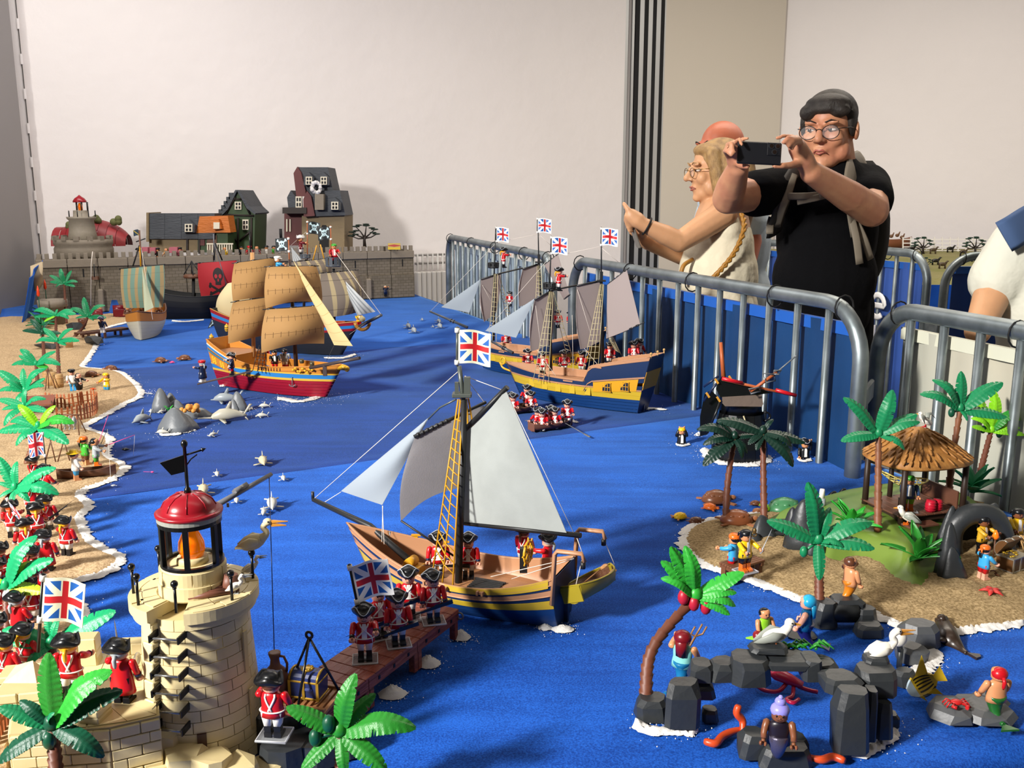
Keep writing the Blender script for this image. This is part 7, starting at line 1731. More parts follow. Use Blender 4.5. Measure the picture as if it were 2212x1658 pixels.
rt_=hut.location+V((.012,0,.169));gull('gull with raised grey wings landing on the straw roof',rt_,2.4,.8,wings=True,feet='red')
gull('gull standing on the hut step left of the palm',hut.location+Matrix.Rotation(.30,3,'Z') @ V((-.070,-hd_/2-.014,.008)),2.7,1.0)
f_,hp=fig('castaway in green bandana holding a lantern on the hut floor',hut.location+Matrix.Rotation(.30,3,'Z') @ V((-.038,-.030,.0195)),-.2,plast('jacket_blue','34507a'),'lime','orange','flesh','dark','bandana','green',(45,15),False,cuffs=None,plate=True,name='toy_castaway',sc=.95)
t=thing('toy_lantern','black lantern with amber glass in the castaway hand at the hut','lantern',hp[0]+V((-.001,-.002,-.022)))
mb=MB();mb.box((0,0,.001),(.010,.010,.002));mb.box((0,0,.016),(.010,.010,.002));mb.tube([(.004*math.cos(a),0,.018+.004*math.sin(a)) for a in [i*PI/5 for i in range(10)]],.0008,5,closed=True)
for x in (-.004,.004):
 for y in (-.004,.004): mb.cyl((x,y,0),(x,y,.016),.0008,n=5)
obj('cage',mb,PL['dark'],t);mb=MB();mb.cyl((0,0,.002),(0,0,.015),.003,n=8);obj('glass',mb,PL['gold'],t)
hl=lambda x,y,z: hut.location+Matrix.Rotation(.30,3,'Z') @ V((x,y,z))
def barrel(label,p,m,s=1.):
 t=thing('toy_barrel',label,'barrel',p,sc=s);mb=MB();mb.lathe([(.008,0),(.0095,.008),(.0098,.011),(.0095,.014),(.008,.022),(.001,.022)],14);obj('barrel_body',mb,m,t)
 for z in (.004,.0085,.0135,.018): mb=MB();mb.tube([(.0098*math.cos(a*PI/7),.0098*math.sin(a*PI/7),z) for a in range(14)],.0006,4,closed=True);obj('hoop',mb,m,t)
 return t
crim=plast('barrel_crimson','b0142c',.4)
barrel('crimson barrel left of two on the hut floor',hl(.000,-.046,.0178),crim);barrel('crimson barrel right of two on the hut floor',hl(.017,-.044,.0178),crim,.95)
# hammock: a net of crossing cords
A_,B_=hl(-.058,.03,.082),hl(.060,.034,.052);t=thing('hammock','pale yellow net hammock slung inside the hut','hammock',A_)
hamm=plast('hammock_cream','c8b868',.5);dv=B_-A_;nn=V((-dv.y,dv.x,0)).normalized()
def hp_(u,v): return dv*u+nn*((v-.5)*.05*math.sin(PI*u)**.6)+V((0,0,-.024*math.sin(PI*u)+.030*(v-.5)**2*4*.4*math.sin(PI*u)))
for k in range(9):
 for s in (0,1):
  mb=MB();mb.tube([hp_(.12+.76*min(1,max(0,(k/8*1.0+(f-.5)*.34*(1 if s else -1)))),f) for f in [i/6 for i in range(7)]],.0010,4);obj('net_cord',mb,hamm,t)
for v in (0,1): mb=MB();mb.tube([hp_(.05+.9*i/10,v) for i in range(11)],.0014,5);obj('edge_cord',mb,hamm,t)
for e in (0,1): mb=MB();mb.tube([dv*e,hp_(.12 if e == 0 else .88,.1)],.001,4);mb.tube([dv*e,hp_(.12 if e == 0 else .88,.9)],.001,4);mb.tube([dv*e,dv*e+V((0,0,.024))],.0008,4);obj('sling_cord',mb,hamm,t)
t=thing('toy_parrot','black bird perched on a ring under the hut roof','bird',D(1997,1004,hut.location.y+.02));mb=MB();mb.lathe([(.002,-.004),(.007,.004),(.008,.012),(.006,.020),(.004,.026),(.001,.028)],12);obj('body',mb,PL['dark'],t);mb=MB();mb.lathe([(.003,.026),(.0025,.032),(.001,.033)],8);mb.cyl((0,0,.033),(0,0,.05),.0005,n=4);obj('hook',mb,PL['gold'],t)
bush('green agave plant on the front slope of the mound',MZ(1985,1212),.062,'grass',15);bush('green agave plant half hidden behind the middle palm',MZ(1838,1140),.055,'bright',13);bush('dark green agave plant behind the cave rocks',V((W(2098,1090).x,W(2098,1090).y,T+.024)),.065,'mid',15)
# cave
cv=thing('rock_cave','black arched rock cave at the right end of the mound','rock',IZ(2090,1215))
for i,a in enumerate(((2046,1250,2054,1128,.024),(2060,1255,2056,1180,.024),(2040,1200,2058,1092,.024),(2064,1150,2088,1080,.034),(2100,1140,2118,1090,.034),(2126,1150,2150,1086,.034),(2160,1180,2158,1100,.030),(2176,1195,2162,1112,.024),(2074,1170,2070,1100,.026))): spike(cv,*a,m=rockm,seed=i+50,n=10)
mb=MB();y0=IZ(2090,1215).y
ar=[D(u,v,y0+.05)-cv.location for u,v in ((2058,1215),(2056,1150),(2080,1118),(2115,1108),(2150,1120),(2168,1160),(2170,1200))];mb.tube(bez(ar,4),.019,10);obj('arch',mb,rockm,cv)
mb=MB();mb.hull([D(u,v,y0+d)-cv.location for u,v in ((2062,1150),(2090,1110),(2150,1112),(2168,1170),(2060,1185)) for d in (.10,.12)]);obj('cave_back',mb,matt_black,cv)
def islander(u,v,rz,lab,coat,legs,boots,hatc,hat='bandana',**k): return fig(lab,IZ(u,v)-V((0,0,.0005)),rz,coat,legs,boots,k.pop('skin','flesh'),k.pop('hair','dark'),hat,hatc,k.pop('arms',(40,40)),False,cuffs=None,name=k.pop('name','toy_pirate'),**k)
islander(2122,1250,1.9,'boy in red bandana and blue shirt digging before the cave','sky','red','skin','orange',sc=.86,skin='skin',arms=(40,60))
islander(2118,1198,.6,'pirate in yellow print shirt at the cave mouth','gold','dark','dark','dark',skin='darkskin',arms=(60,60));islander(2192,1182,.2,'pirate in yellow and black at the right edge beside the cave','yellow','dark','dark','dark',skin='darkskin')
mb=MB();mb.lathe([(.003,0),(.006,.005),(.004,.012),(.001,.017)],10);tag(obj('toy_flame',mb,mat('flame_orange','f0741a',.3,emit=.3),None,D(2150,1164,y0+.015)),'bright orange flame of a torch at the cave mouth','flame')
mb=MB();mb.cyl((0,0,0),(0,0,.034),.0016,n=6);tag(obj('torch_pole',mb,woodp,None,D(2150,1164,y0+.015)-V((0,0,.0335))),'thin dark torch pole at the cave mouth','torch')
mb=MB();mb.tube(bez([(0,0,0),(.008,0,.004),(.016,0,.002),(.018,0,0)],3),.0014,5);mb.ell((.020,0,0),(.007,.005,.0016),10,5);tag(obj('toy_shovel',mb,PL['brown'],None,IZ(2135,1245)+V((0,-.004,.010)),(0,.5,.4)),'little brown pan in the digging boy hand','pan')
t=chest('open brown treasure chest with silver bands on the island sand',IZ(2184,1226)-V((0,0,.002)),.55,1.0,plast('chest_brown','5a3a1c',.45),mat('silver_trim','9a9488',.3,.6),1.0,fill=mat('gold_coin','c09a34',.3,.7))
mb=MB();mb.lathe([(.010,0),(.012,.010),(.009,.02),(.001,.022)],10);tag(obj('toy_sack',mb,plast('sack_taupe','7a6650',.7),None,IZ(2180,1140)),'taupe sack on the sand at the right edge behind the chest','sack')
t=thing('brushwood','bundle of straw brushwood beside the chest at the right edge','brushwood',IZ(2206,1190))
for k in range(10): mb=MB();mb.tube([(rnd.uniform(-.02,.02),rnd.uniform(-.012,.012),.002),(rnd.uniform(-.02,.02),rnd.uniform(-.012,.012),.028)],.0014,5);obj('twig',mb,straw,t)
mb=MB()
for k in range(5): a=k*2*PI/5+.3;mb.tube([(0,0,.004),(.011*math.cos(a),.011*math.sin(a),.004),(.019*math.cos(a),.019*math.sin(a),.001)],[.0055,.004,.0008],7,flat=.6)
tag(obj('toy_starfish',mb,plast('starfish','b8302a',.5),None,IZ(2141,1287)+V((0,0,.001))),'red starfish on the island sand at right','starfish')
# duel jetty
jy=jetty('small brown jetty carrying the duelling pirates',W(1618,1254,T),W(1592,1218,T+.02),.075,.030,plast('jetty_umber','6a4228',.5),2,'toy_jetty',6)
islander(1582,1240,-2.2,'duelling pirate in blue shirt and orange bandana, back turned','sky','red','red','orange',arms=(50,70));f_,hp=fig('duelling pirate in yellow shirt and black bandana holding swords',W(1608,1231,T+.0312),.5,'yellow','dark','orange','flesh','dark','bandana','dark',(60,60),False,cuffs=None,plate=True,name='toy_pirate')
sword(hp[0],(.05,-.1,1),'left sword of the yellow-shirted duellist');sword(hp[1],(.35,0,.9),'right sword of the yellow-shirted duellist')
for u,v,L,rz,a,b,lab in ((1547,1083,.075,3.3,'shell_brown','skin_tan','large brown turtle on blue cloth left of the dark palm'),(1534,1098,.034,2.6,'orange','orange','small orange turtle in front of the large brown one'),(1469,1118,.034,.3,'yellow','skin_tan','small yellow turtle farthest left off the island'),(1503,1128,.034,3.4,'shell_brown','shell_brown','small dark turtle at the island tip'),(1632,1089,.026,2.9,'shell_brown','skin_tan','tiny dark turtle between the two dark palms'),(1637,1106,.026,2.6,'skin_tan','skin_tan','tiny pinkish turtle between the two dark palms'),(1694,1104,.085,.2,'shell_green','lime','large green turtle behind the pointed rocks')): turtle(lab,W(u,v),L,rz,a,b)
turtle('large copper turtle on the island sand behind the left palm',IZ(1590,1132),.075,3.2,'shell_copper','skin_tan')
# ------------------------------------------------------------------ rock arches in front of the island
def block(par,u0,v0,u1,v1,y,d,seed=0,ch=.18,name='rock_block',m=None,zb=None):
 r=random.Random(seed);d *= .6;ch *= .8;zt=D(u0,v0,y+d).z;z0=D(u0,v1,y).z if zb is None else zb;z0=max(T-.0005,z0)
 a,b=D(u0,(v0+v1)/2,y+d/2).x,D(u1,(v0+v1)/2,y+d/2).x;w=b-a;c=min(w,d)*ch*1.4;j=lambda: r.uniform(-.09,.09)*min(w,d)
 pts=[]
 for z,ins in ((z0,-.001),(z0+(zt-z0)*.72,0),(zt,c*.55)):
  for sx in (0,1):
   for sy in (0,1):
    x=(b-ins if sx else a+ins)+j();yy=(y+d-ins if sy else y+ins)+j()*.6
    pts += [V((x-(c if sx else -c),yy,z)),V((x,yy-(c if sy else -c),z))]
 mb=MB();mb.hull([p-par.location for p in pts]);return obj(name,mb,m or rockm,par)
a1=thing('rock_arch','large black faceted rock arch in the right foreground','rock',W(1640,1560))
for i,q in enumerate(((1373,1490,1440,1563,1.045,.055),(1439,1457,1508,1575,1.02,.05),(1492,1462,1540,1512,1.045,.045),(1490,1416,1536,1474,1.05,.05),(1530,1412,1588,1473,1.05,.055),(1577,1397,1657,1486,1.035,.075),(1640,1397,1748,1450,1.04,.075),(1730,1402,1768,1472,1.04,.06),(1623,1381,1700,1413,1.055,.045),(1745,1410,1803,1462,1.05,.06),(1776,1440,1853,1500,1.0,.06),(1800,1474,1874,1630,.965,.05),(1868,1476,1890,1602,.985,.035),(1850,1425,1932,1507,1.01,.06),(1868,1405,1918,1440,1.035,.04),(1885,1500,1920,1596,.995,.04),(1914,1530,1938,1572,1.03,.03),(1517,1520,1548,1567,1.045,.03))): block(a1,*q,seed=i)
b=V((D(1394,1508,1.075).x,1.075,D(1394,1508,1.075).z));ip('bent bright palm with red fruit on the front rock arch',b,(1502,1288),[(-52,-104,.0),(-22,-106,.1),(-72,-74,.0),(-72,-38,-.1),(102,-50,.0),(86,-8,-.1),(72,38,-.3),(84,20,-.2)],'bright',.0085,bend=-.022,buds=[(-27,-2,'fruit_red'),(-4,12,'fruit_red'),(22,20,'fruit_red')]) if PL.setdefault('fruit_red',plast('fruit_red','a81c30',.4)) else None
a2=thing('rock_arch','smaller black rock arch under the orange-tailed merman','rock',W(1820,1400))
for i,q in enumerate(((1756,1288,1800,1410,1.30,.05),(1790,1279,1862,1325,1.31,.055),(1846,1301,1890,1350,1.30,.05),(1850,1336,1902,1412,1.27,.05),(1700,1366,1760,1410,1.27,.05))): block(a2,*q,seed=i+40)
mb=MB();p=W(1815,1360)-a2.location;mb.cyl(p+V((-.02,.02,.02)),p+V((.03,.02,.02)),.016,n=12);obj('dark_tube',mb,rockm,a2)
a3=thing('toy_rock','slanted dark grey rock beside the seal','rock',W(1960,1450))
rock3=mat('slate_rock_plastic','4a4c4e',.45,bump=(30,.15))
for i,q in enumerate(((1945,1330,2026,1420,1.235,.07),(1938,1380,2000,1442,1.19,.06),(1930,1436,1978,1485,1.13,.04))): block(a3,*q,seed=i+60,m=rock3 if i < 2 else rockm,ch=.26)
t=thing('toy_mushroom','white round cap on a dark stalk behind the pelican','mushroom',W(1942,1442));mb=MB();mb.cyl((0,0,0),(0,0,.03),.004,n=8);obj('stalk',mb,rockm,t);mb=MB();c=D(1940,1376,W(1942,1442).y)-t.location;mb.ell(c,(.012,.012,.013),12,8);obj('white_cap',mb,PL['white_bird'],t)
mb=MB();mb.cyl((0,0,.025),c,.004,n=8);obj('stalk_upper',mb,rockm,t)
def onblock(u,v,y): return D(u,v,y)
pelican('white pelican with orange bill on the front arch pillar',onblock(1902,1428,1.055)-V((0,0,.001)),.1,'white_bird','bill_orange',1.0)
gull('grey-backed gull standing on the top slab of the front arch',onblock(1672,1398,1.075),-.1,1.15)
t=thing('seaweed_tuft','green seaweed tuft on the front arch behind the gull','plant',onblock(1725,1398,1.09))
for k in range(16): mb=MB();x0=rnd.uniform(-.028,.028);mb.tube([(x0,rnd.uniform(-.006,.006),0),(x0+.008,rnd.uniform(-.008,.008),.007),(x0+.018,rnd.uniform(-.01,.01),.002)],[.0018,.0022,.0006],5);obj('weed_blade',mb,leafm('grass'),t)
# squid, eels, seal, fish, crab
sqm=plast('squid_pink','b81c40',.3);t=thing('toy_squid','pink-red squid lying under the front rock arch','squid',W(1705,1490))
mb=MB();mb.tube([(-.026,.012,.018),(-.016,.010,.019),(.0,.004,.014),(.016,-.004,.009)],[.002,.013,.011,.007],10,flat=.6);obj('mantle',mb,sqm,t)
for pts in ([(-.004,0,.010),(-.018,-.010,.004),(-.034,-.006,.003),(-.042,.004,.004)],[(.004,-.004,.008),(-.002,-.020,.003),(-.012,-.028,.003),(-.006,-.036,.003),(.004,-.028,.003)],[(.010,-.004,.008),(.022,-.008,.005),(.034,-.010,.003)]): mb=MB();mb.tube(bez(pts,4),.0028,7);obj('tentacle',mb,sqm,t)
eel=plast('eel_orange','c0441c',.35)
def eelo(label,px,r=.0055):
 P=[W(u,v,T+.005+(h_ if len(q) > 2 else 0)) for q in px for u,v,h_ in [(q+(0,))[:3]]];c=P[0];Q=bez([p-c for p in P],5);n=len(Q);mb=MB();mb.tube(Q,[r*(.55 if i == 0 else min(1,.8+.3*i/n)*(1-.55*(i/n)**3)) for i in range(n)],9);return tag(obj('toy_eel',mb,eel,None,c),label,'eel')
eelo('orange eel pointing up behind the mermaid rock',[(1596,1522,.03),(1592,1540,.02),(1604,1556,.01),(1604,1580)]);eelo('orange eel stretching left from the mermaid rock',[(1521,1600),(1545,1605),(1560,1590),(1580,1580),(1600,1574)]);eelo('orange eel stretching right from the mermaid rock',[(1826,1643),(1800,1634),(1775,1640),(1745,1634)])
sealm=plast('seal_brown','2e221a',.32);t=thing('toy_seal','dark brown seal leaning on the slanted rock','seal',W(2060,1400))
P=[D(u,v,y)-t.location for u,v,y in ((2032,1332,1.31),(2036,1345,1.305),(2040,1362,1.29),(2050,1380,1.265),(2066,1395,1.25),(2080,1406,1.235),(2089,1411,1.225))];mb=MB();mb.tube(bez(P,4),[.009,.0098,.0102,.0102,.011,.0125,.014,.015,.016,.0165,.0168,.0165,.016,.015,.0138,.012,.0105,.009,.0075,.006,.005,.0045,.004,.0035,.003][:25],12);mb.ell(P[0]+V((-.002,-.008,.002)),(.007,.008,.006),10,7);obj('body',mb,sealm,t)
for q in ((2020,1382),(2058,1402)): mb=MB();p=D(*q,1.245)-t.location;c_=P[3];mb.tube([c_,c_.lerp(p,.6),p],[.008,.007,.003],8,flat=.5);obj('flipper',mb,sealm,t)
mb=MB();p=P[-1];mb.hull([p+V((x,y,z)) for x,y in ((0,0),(.014,-.012),(.006,-.016),(.016,-.004)) for z in (-.002,.002)]);obj('tail_flipper',mb,sealm,t)
angel=printed('angelfish_print','b89a24',[(lambda u,v: ((v*6).frac().lt(.45))*(u.gt(.32))*(u.lt(.85)),'15130f'),(lambda u,v: u.lt(.25),'9fb0b8')],.4)
t=thing('toy_angelfish','yellow black-striped angelfish with grey head near the salt drift','fish',W(1990,1503)+V((0,0,.016)),.55,rot=(R(-22),R(-32),.0))
mb=MB();mb.sheet(lambda u,v: ((u-.5)*.040,.0035*math.sin(PI*v)*math.sin(PI*u)*2-.0,(v-.5)*.030*math.sin(PI*min(1,u*.9+.06))**.7),16,8,.003,uv=True);obj('body',mb,angel,t)
for pts in (((-.004,.012),(.014,.010),(.020,.032)),((.018,.004),(.018,-.004),(.032,.010),(.030,-.010)),((0,-.012),(.012,-.010),(.016,-.022)),((-.012,-.010),(-.006,-.012),(-.006,-.020))): mb=MB();mb.hull([V((x,y,z)) for x,z in pts for y in (-.0012,.0012)]);obj('fin',mb,plast('fin_yellow','b89a24'),t)
fr=thing('flat_rock','low flat dark rock carrying the red crab at lower right','rock',W(2095,1540))
for i,q in enumerate(((2008,1496,2110,1566,1.035,.085),(2060,1492,2182,1566,1.03,.10),(2100,1490,2174,1530,1.065,.06))): block(fr,*q,seed=i+80,m=rock3,ch=.3)
t=thing('toy_crab','red crab on the flat rock','crab',W(2066,1522,D(2008,1496,1.086).z+.0008));crabm=plast('crab_red','b01c1c',.35)
mb=MB();mb.ell((0,0,.004),(.008,.006,.0032),12,7);obj('shell',mb,crabm,t)
for s in (-1,1):
 for k in range(3): mb=MB();mb.tube([(s*.006,-.003+.003*k,.004),(s*.011,-.005+.005*k,.006),(s*.015,-.006+.006*k,0)],.0010,5);obj('leg',mb,crabm,t)
 mb=MB();mb.tube([(s*.005,-.004,.004),(s*.010,-.011,.004),(s*.006,-.014,.004)],[.0014,.002,.0026],6);obj('claw',mb,crabm,t)
 # merfolk
sil=mat('sequin_silver','6a6478',.25,.7,bump=(900,.6));PL['sequin']=mat('sequin_blue','1c6a9a',.3,.5,bump=(900,.6));grn=plast('tail_green','1c5a24',.3);orn=plast('tail_orange','c87414',.35)
def mer(label,p,rz,coat,tail,hair,hairk,skin='skin',arms=(20,20),sc=1.12,tilt=None,z=-.0): return fig(label,p,rz,coat,None,'dark',skin,hair,None,'dark',arms,False,cuffs=None,tail=tail,hairk=hairk,sleeve=skin,sc=sc,name='toy_mermaid' if 'mermaid' in label else 'toy_merman')
mer('mermaid with lilac hair and silver tail on the bottom rock',D(1678,1645,.94),-.25,plast('top_black','1a1420'),sil,'lilac','bun','darkskin',sc=1.0)
mk=thing('toy_rock','black rock under the lilac-haired mermaid','rock',W(1670,1660))
for i,q in enumerate(((1597,1562,1650,1640,.965,.05),(1640,1590,1745,1680,.95,.055),(1690,1575,1742,1640,.97,.045))): block(mk,*q,seed=i+90)
mer('mermaid with red hair and green tail sitting on the flat rock',W(2150,1522,.775)-V((0,0,.018)),PI*1.0+.1,'flesh',grn,'red','queue','flesh',sc=1.0)
mer('mermaid with blue hair and blue sequin dress beside the smaller arch',W(1738,1392,T),-2.0,'sequin',plast('tail_navy','1c1c5a',.3),'cyan','long','skin',sc=1.1)
mer('merman with orange tail pointing from the smaller arch',onblock(1832,1292,1.335)-V((0,0,.001)),PI*.62,'flesh',orn,'brown','plain','flesh',(10,85),sc=1.0)
f_,hp=fig('merman with maroon hair and trident behind the front arch',W(1472,1478,T),PI*.85,plast('top_aqua','7ac0b8'),None,'dark','flesh','maroon',None,'dark',(30,90),False,cuffs=None,tail=plast('tail_blue','186a98',.3),hairk='long',sleeve='flesh',sc=1.12,name='toy_merman')
t=thing('toy_trident','bronze trident raised by the maroon-haired merman','trident',hp[1]);brz=plast('trident_bronze','8a6440',.4);a=D(1486,1402,hp[1].y)-hp[1];b=D(1502,1374,hp[1].y)-hp[1]
mb=MB();mb.tube([a*1.0-(b-a)*1.2,b],.0016,6);obj('shaft',mb,brz,t);ex=V((.008,0,.0));d_=(b-a).normalized()
mb=MB();mb.tube([b-ex+d_*.016,b-ex+d_*.004,b,b+ex+d_*.004,b+ex+d_*.016],.0013,6);mb.tube([b,b+d_*.020],.0013,6);obj('prongs',mb,brz,t)
fig('small child in lime top sitting in the water behind the gull',W(1648,1395,T),.4,'lime',None,'dark','flesh','dark',None,'dark',(20,20),False,cuffs=None,tail='lime',sc=.85,sleeve='flesh',name='toy_child',hairk='plain')
mb=MB();mb.ell((0,0,0),.0075,12,8);tag(obj('toy_ball',mb,plast('ball_maroon','7a1418'),None,D(1637,1372,W(1648,1395).y-.012)),'dark red ball beside the child in lime','ball')
mb=MB();mb.cyl((0,0,0),(0,0,D(1637,1372,W(1648,1395).y-.012).z-T-.006),.006,n=8);tag(obj('toy_post',mb,rockm,None,V((D(1637,1372,W(1648,1395).y-.012).x,W(1648,1395).y-.012,T))),'short black post under the dark red ball','post')
# ------------------------------------------------------------------ castle town at the far end
CA,CB=V((-2.63,5.14,T)),V((-.643,6.088,T));cu=(CB-CA).normalized();cn=V((-cu.y,cu.x,0));cang=math.atan2(cu.y,cu.x);CL=(CB-CA).length
cstone=mat('castle_stone','6e6558',.7,bump=(40,.2),var=(3,.18,'5c5346'));cstone2=mat('castle_stone_pale','7a7062',.7,bump=(40,.2))
nt=E.nt=cstone.node_tree;tc_=nt.nodes.new('ShaderNodeTexCoord');bk_=nt.nodes.new('ShaderNodeTexBrick');bk_.inputs['Scale'].default_value=14;bk_.inputs['Mortar Size'].default_value=.02
for k,c in (('Color1','6e6456'),('Color2','5f5648'),('Mortar','504838')): bk_.inputs[k].default_value=(*lin(c),1)
mp=nt.nodes.new('ShaderNodeMapping');mp.inputs['Rotation'].default_value=(PI/2,0,0);nt.links.new(tc_.outputs['Object'],mp.inputs[0]);nt.links.new(mp.outputs[0],bk_.inputs['Vector']);nt.links.new(bk_.outputs[0],nt.nodes['Principled BSDF'].inputs['Base Color'])
ct=thing('toy_castle','long grey stone castle wall across the far end of the table','castle',CA,cang)
NP=14;pw_=CL/NP
def cmesh(sz,m,ch=.002,n='wall_panel'):
 mb=MB();mb.box((0,0,0),sz,ch=ch);return mb.mesh(n,m)
lo,hi_,mer,but,sl,cor=cmesh((pw_-.003,.03,.150),cstone),cmesh((pw_-.003,.024,.135),cstone),cmesh((pw_/4*.55,.02,.034),cstone2,.001,'merlon'),cmesh((.030,.05,.13),cstone2,.006,'buttress'),cmesh((.007,.008,.045),matt_black,0,'arrow_slit'),cmesh((pw_-.003,.034,.045),cstone2,.002,'parapet')
for i in range(NP):
 x=pw_*(i+.5);put('wall_panel',lo,ct,(x,0,.075));q=put('wall_panel',hi_,ct,(x,.006,.2175));put('parapet',cor,ct,(x,.0,.278))
 for k in range(4): put('merlon',mer,ct,(pw_*(i+(k+.5)/4),-.004,.3165))
 if i % 2: put('arrow_slit',sl,q,(0,-.010,.005))
 if i % 2 == 0 and i: put('buttress',but,ct,(pw_*i,-.018,.065))
mb=MB();mb.box((CL/2,.30,.135),(CL-.01,.58,.27));mb.box((.012,.3,.15),(.024,.6,.30));mb.box((CL-.012,.3,.15),(.024,.6,.30));obj('courtyard',mb,cstone,ct)
def pp(par,name,pts,y,d,m,ch=0):
 mb=MB();mb.prism([(D(u,v,y).x,D(u,v,y).z) for u,v in pts],y,y+d,fn=lambda p,z: V((p[0],z,p[1]))-par.location);return obj(name,mb,m,par)
def bx(par,name,u0,v0,u1,v1,y,d,m): return pp(par,name,((u0,v0),(u1,v0),(u1,v1),(u0,v1)),y,d,m)
def cy(u,back=.2):
 """depth of the castle front seen at u, plus a set-back"""
 k=(u-1106)/FPX;t=(k*CA.y*1.0-CA.x)/(cu.x-k*cu.y);return CA.y+cu.y*t+back
slate=mat('slate_roof','3e4248',.6,bump=(30,.3,(1,1,6)),var=(8,.2));tanw=mat('house_tan','7d6c50',.7,bump=(40,.2));grn_h=plast('house_green','2f4424',.6);mar=plast('house_maroon','5a2a28',.6);timber=plast('timber_dark','241a14',.6);ivory=plast('window_ivory','cfc6b0',.5);orr=mat('orange_tiles','b8641a',.55,bump=(30,.3,(1,1,5)));glass=plast('pane_dark','14161a',.2)
def house(label,u,v,back,name='toy_house'): y=cy(u,back);return thing(name,label,'house',D(u,v,y)),y
def win(par,u,v,w,h,y,m=None):
 o=bx(par,'window',u-w/2,v-h/2,u+w/2,v+h/2,y-.012,.014,ivory)
 for i in (-1,1):
  for j in (-1,1): bx(o.parent,'pane',u+i*w*.22-w*.13,v+j*h*.23-h*.15,u+i*w*.22+w*.13,v+j*h*.23+h*.15,y-.0145,.003,glass)
def dormer(par,u,v,w,y):
 pp(par,'dormer',((u-w/2,v+14),(u-w/2,v-2),(u,v-14),(u+w/2,v-2),(u+w/2,v+14)),y,.08,slate);win(par,u,v+4,w*.62,17,y)
 # far lighthouse on a battlemented drum
y=cy(178,.22);t=thing('toy_lighthouse','small grey lighthouse with red cap on the castle at far left','lighthouse',D(178,535,y));g=lambda u,v,yy=None: D(u,v,yy or y)-t.location;sc_=1/pxm(D(178,480,y))
def lat(name,prof,m,u=178,yy=None,n=20):
 mb=MB();c=g(u,500,yy);mb.lathe([(r*sc_,g(u,v,yy).z) for r,v in prof],n,c=(c.x,c.y,0));return obj(name,mb,m,t)
lat('drum',[(60,560),(60,536),(57,530),(60,526),(60,516),(52,516),(52,526)],cstone2,178);lat('tower',[(34,530),(27,500),(25,476),(29,472),(30,468),(16,468),(15,456),(15,454)],mat('tower_grey','8a8172',.6,bump=(50,.2)))
for a in range(6): mb=MB();c=g(178,455);mb.cyl((c.x+12*sc_*math.cos(a),c.y+12*sc_*math.sin(a),c.z),(c.x+12*sc_*math.cos(a),c.y+12*sc_*math.sin(a),g(178,436).z),.004,n=6);obj('lantern_post',mb,spar,t)
lat('flame',[(4,455),(5,446),(3,438)],MATS['flame_amber']);lat('cap',[(14,437),(14,434),(10,428),(4,424),(1,421)],redm)
for a in range(8): mb=MB();c=g(178,468);p=V((c.x+28*sc_*math.cos(a*.8),c.y+28*sc_*math.sin(a*.8),c.z));mb.cyl(p,p+V((0,0,.035)),.003,n=5);obj('rail_post',mb,spar,t)
for k in range(14): a=k*2*PI/14;mb=MB();c=g(178,516);mb.box((c.x+57*sc_*math.cos(a),c.y+57*sc_*math.sin(a),c.z+.008),(.03,.02,.024),0,Matrix.Rotation(a+PI/2,3,'Z'));obj('merlon',mb,cstone2,t)
t2=thing('red_dome','big red ribbed barrel dome behind the far lighthouse','dome',D(205,535,y+.2));mb=MB()
for k in range(9):
 f0_,f1_=k/9,(k+.96)/9;mb=MB();r_=lambda f: 62*sc_*math.sin(PI*min(.97,max(.16,f*.9+.05)))**.5
 mb.loft([[D(lerp(126,280,f),530,y+.2)-t2.location+V((0,r_(f)*math.cos(q*PI/10)*.8,r_(f)*math.sin(q*PI/10)*.95)) for q in range(11)] for f in (f0_,(f0_+f1_)/2,f1_)],closed=False);obj('roof_rib',mb,plast('dome_crimson','8a2428',.45),t2)
for u,v in ((246,478),(152,486),(214,473)): mb=MB();p=D(u,v,y+.15)-t2.location;[mb.ell(p+V((rnd.uniform(-.03,.03),0,rnd.uniform(-.01,.015))),.022,8,5) for _ in range(4)];obj('moss_tuft',mb,plast('moss','5a5c34',.8),t2)
# houses
t,y=house('long slate roofed tan house left of the orange roof',390,540,.16);bx(t,'wall',322,513,470,545,y,.25,tanw)
for k in range(4): pp(t,'roof_panel',((320+36*k,461),(355.5+36*k,461),(355.5+36*k,516),(320+36*k,516)),y-.02,.14,slate)
bx(t,'gable_end',316,459,321,522,y-.03,.2,tanw);dormer(t,407,488,26,y-.06)
for u in (402,428): bx(t,'beam',u,516,u+4,548,y-.01,.03,timber)
t,y=house('green cottage with orange tiled roof on the castle',460,540,.08);bx(t,'wall',427,503,492,545,y,.14,grn_h);pp(t,'roof',((424,503),(431,467),(492,466),(498,502)),y-.02,.12,orr);bx(t,'door',447,508,468,540,y-.006,.01,woodp);bx(t,'shutter',430,512,442,530,y-.006,.01,mar);pp(t,'roof_dormer',((452,474),(472,473),(478,494),(460,496)),y-.05,.05,orr);bx(t,'dormer_window',461,480,474,494,y-.055,.01,ivory)
t=thing('balcony_fence','cream balcony fence in front of the green cottage','fence',D(478,545,cy(478,.05)));yy=cy(478,.05)
for k in range(11): bx(t,'baluster',447+5.2*k,527,449.4+5.2*k,545,yy,.008,ivory)
bx(t,'handrail',446,525,503,528,yy-.002,.012,ivory)
t,y=house('green half-timbered gable house with stepped chimney roof',510,540,.2);pp(t,'gable',((476,465),(487,455),(500,428),(511,411),(525,426),(535,448),(551,462),(549,545),(480,545)),y,.28,grn_h);win(t,514,444,14,17,y);win(t,499,485,13,22,y);win(t,530,485,13,22,y)
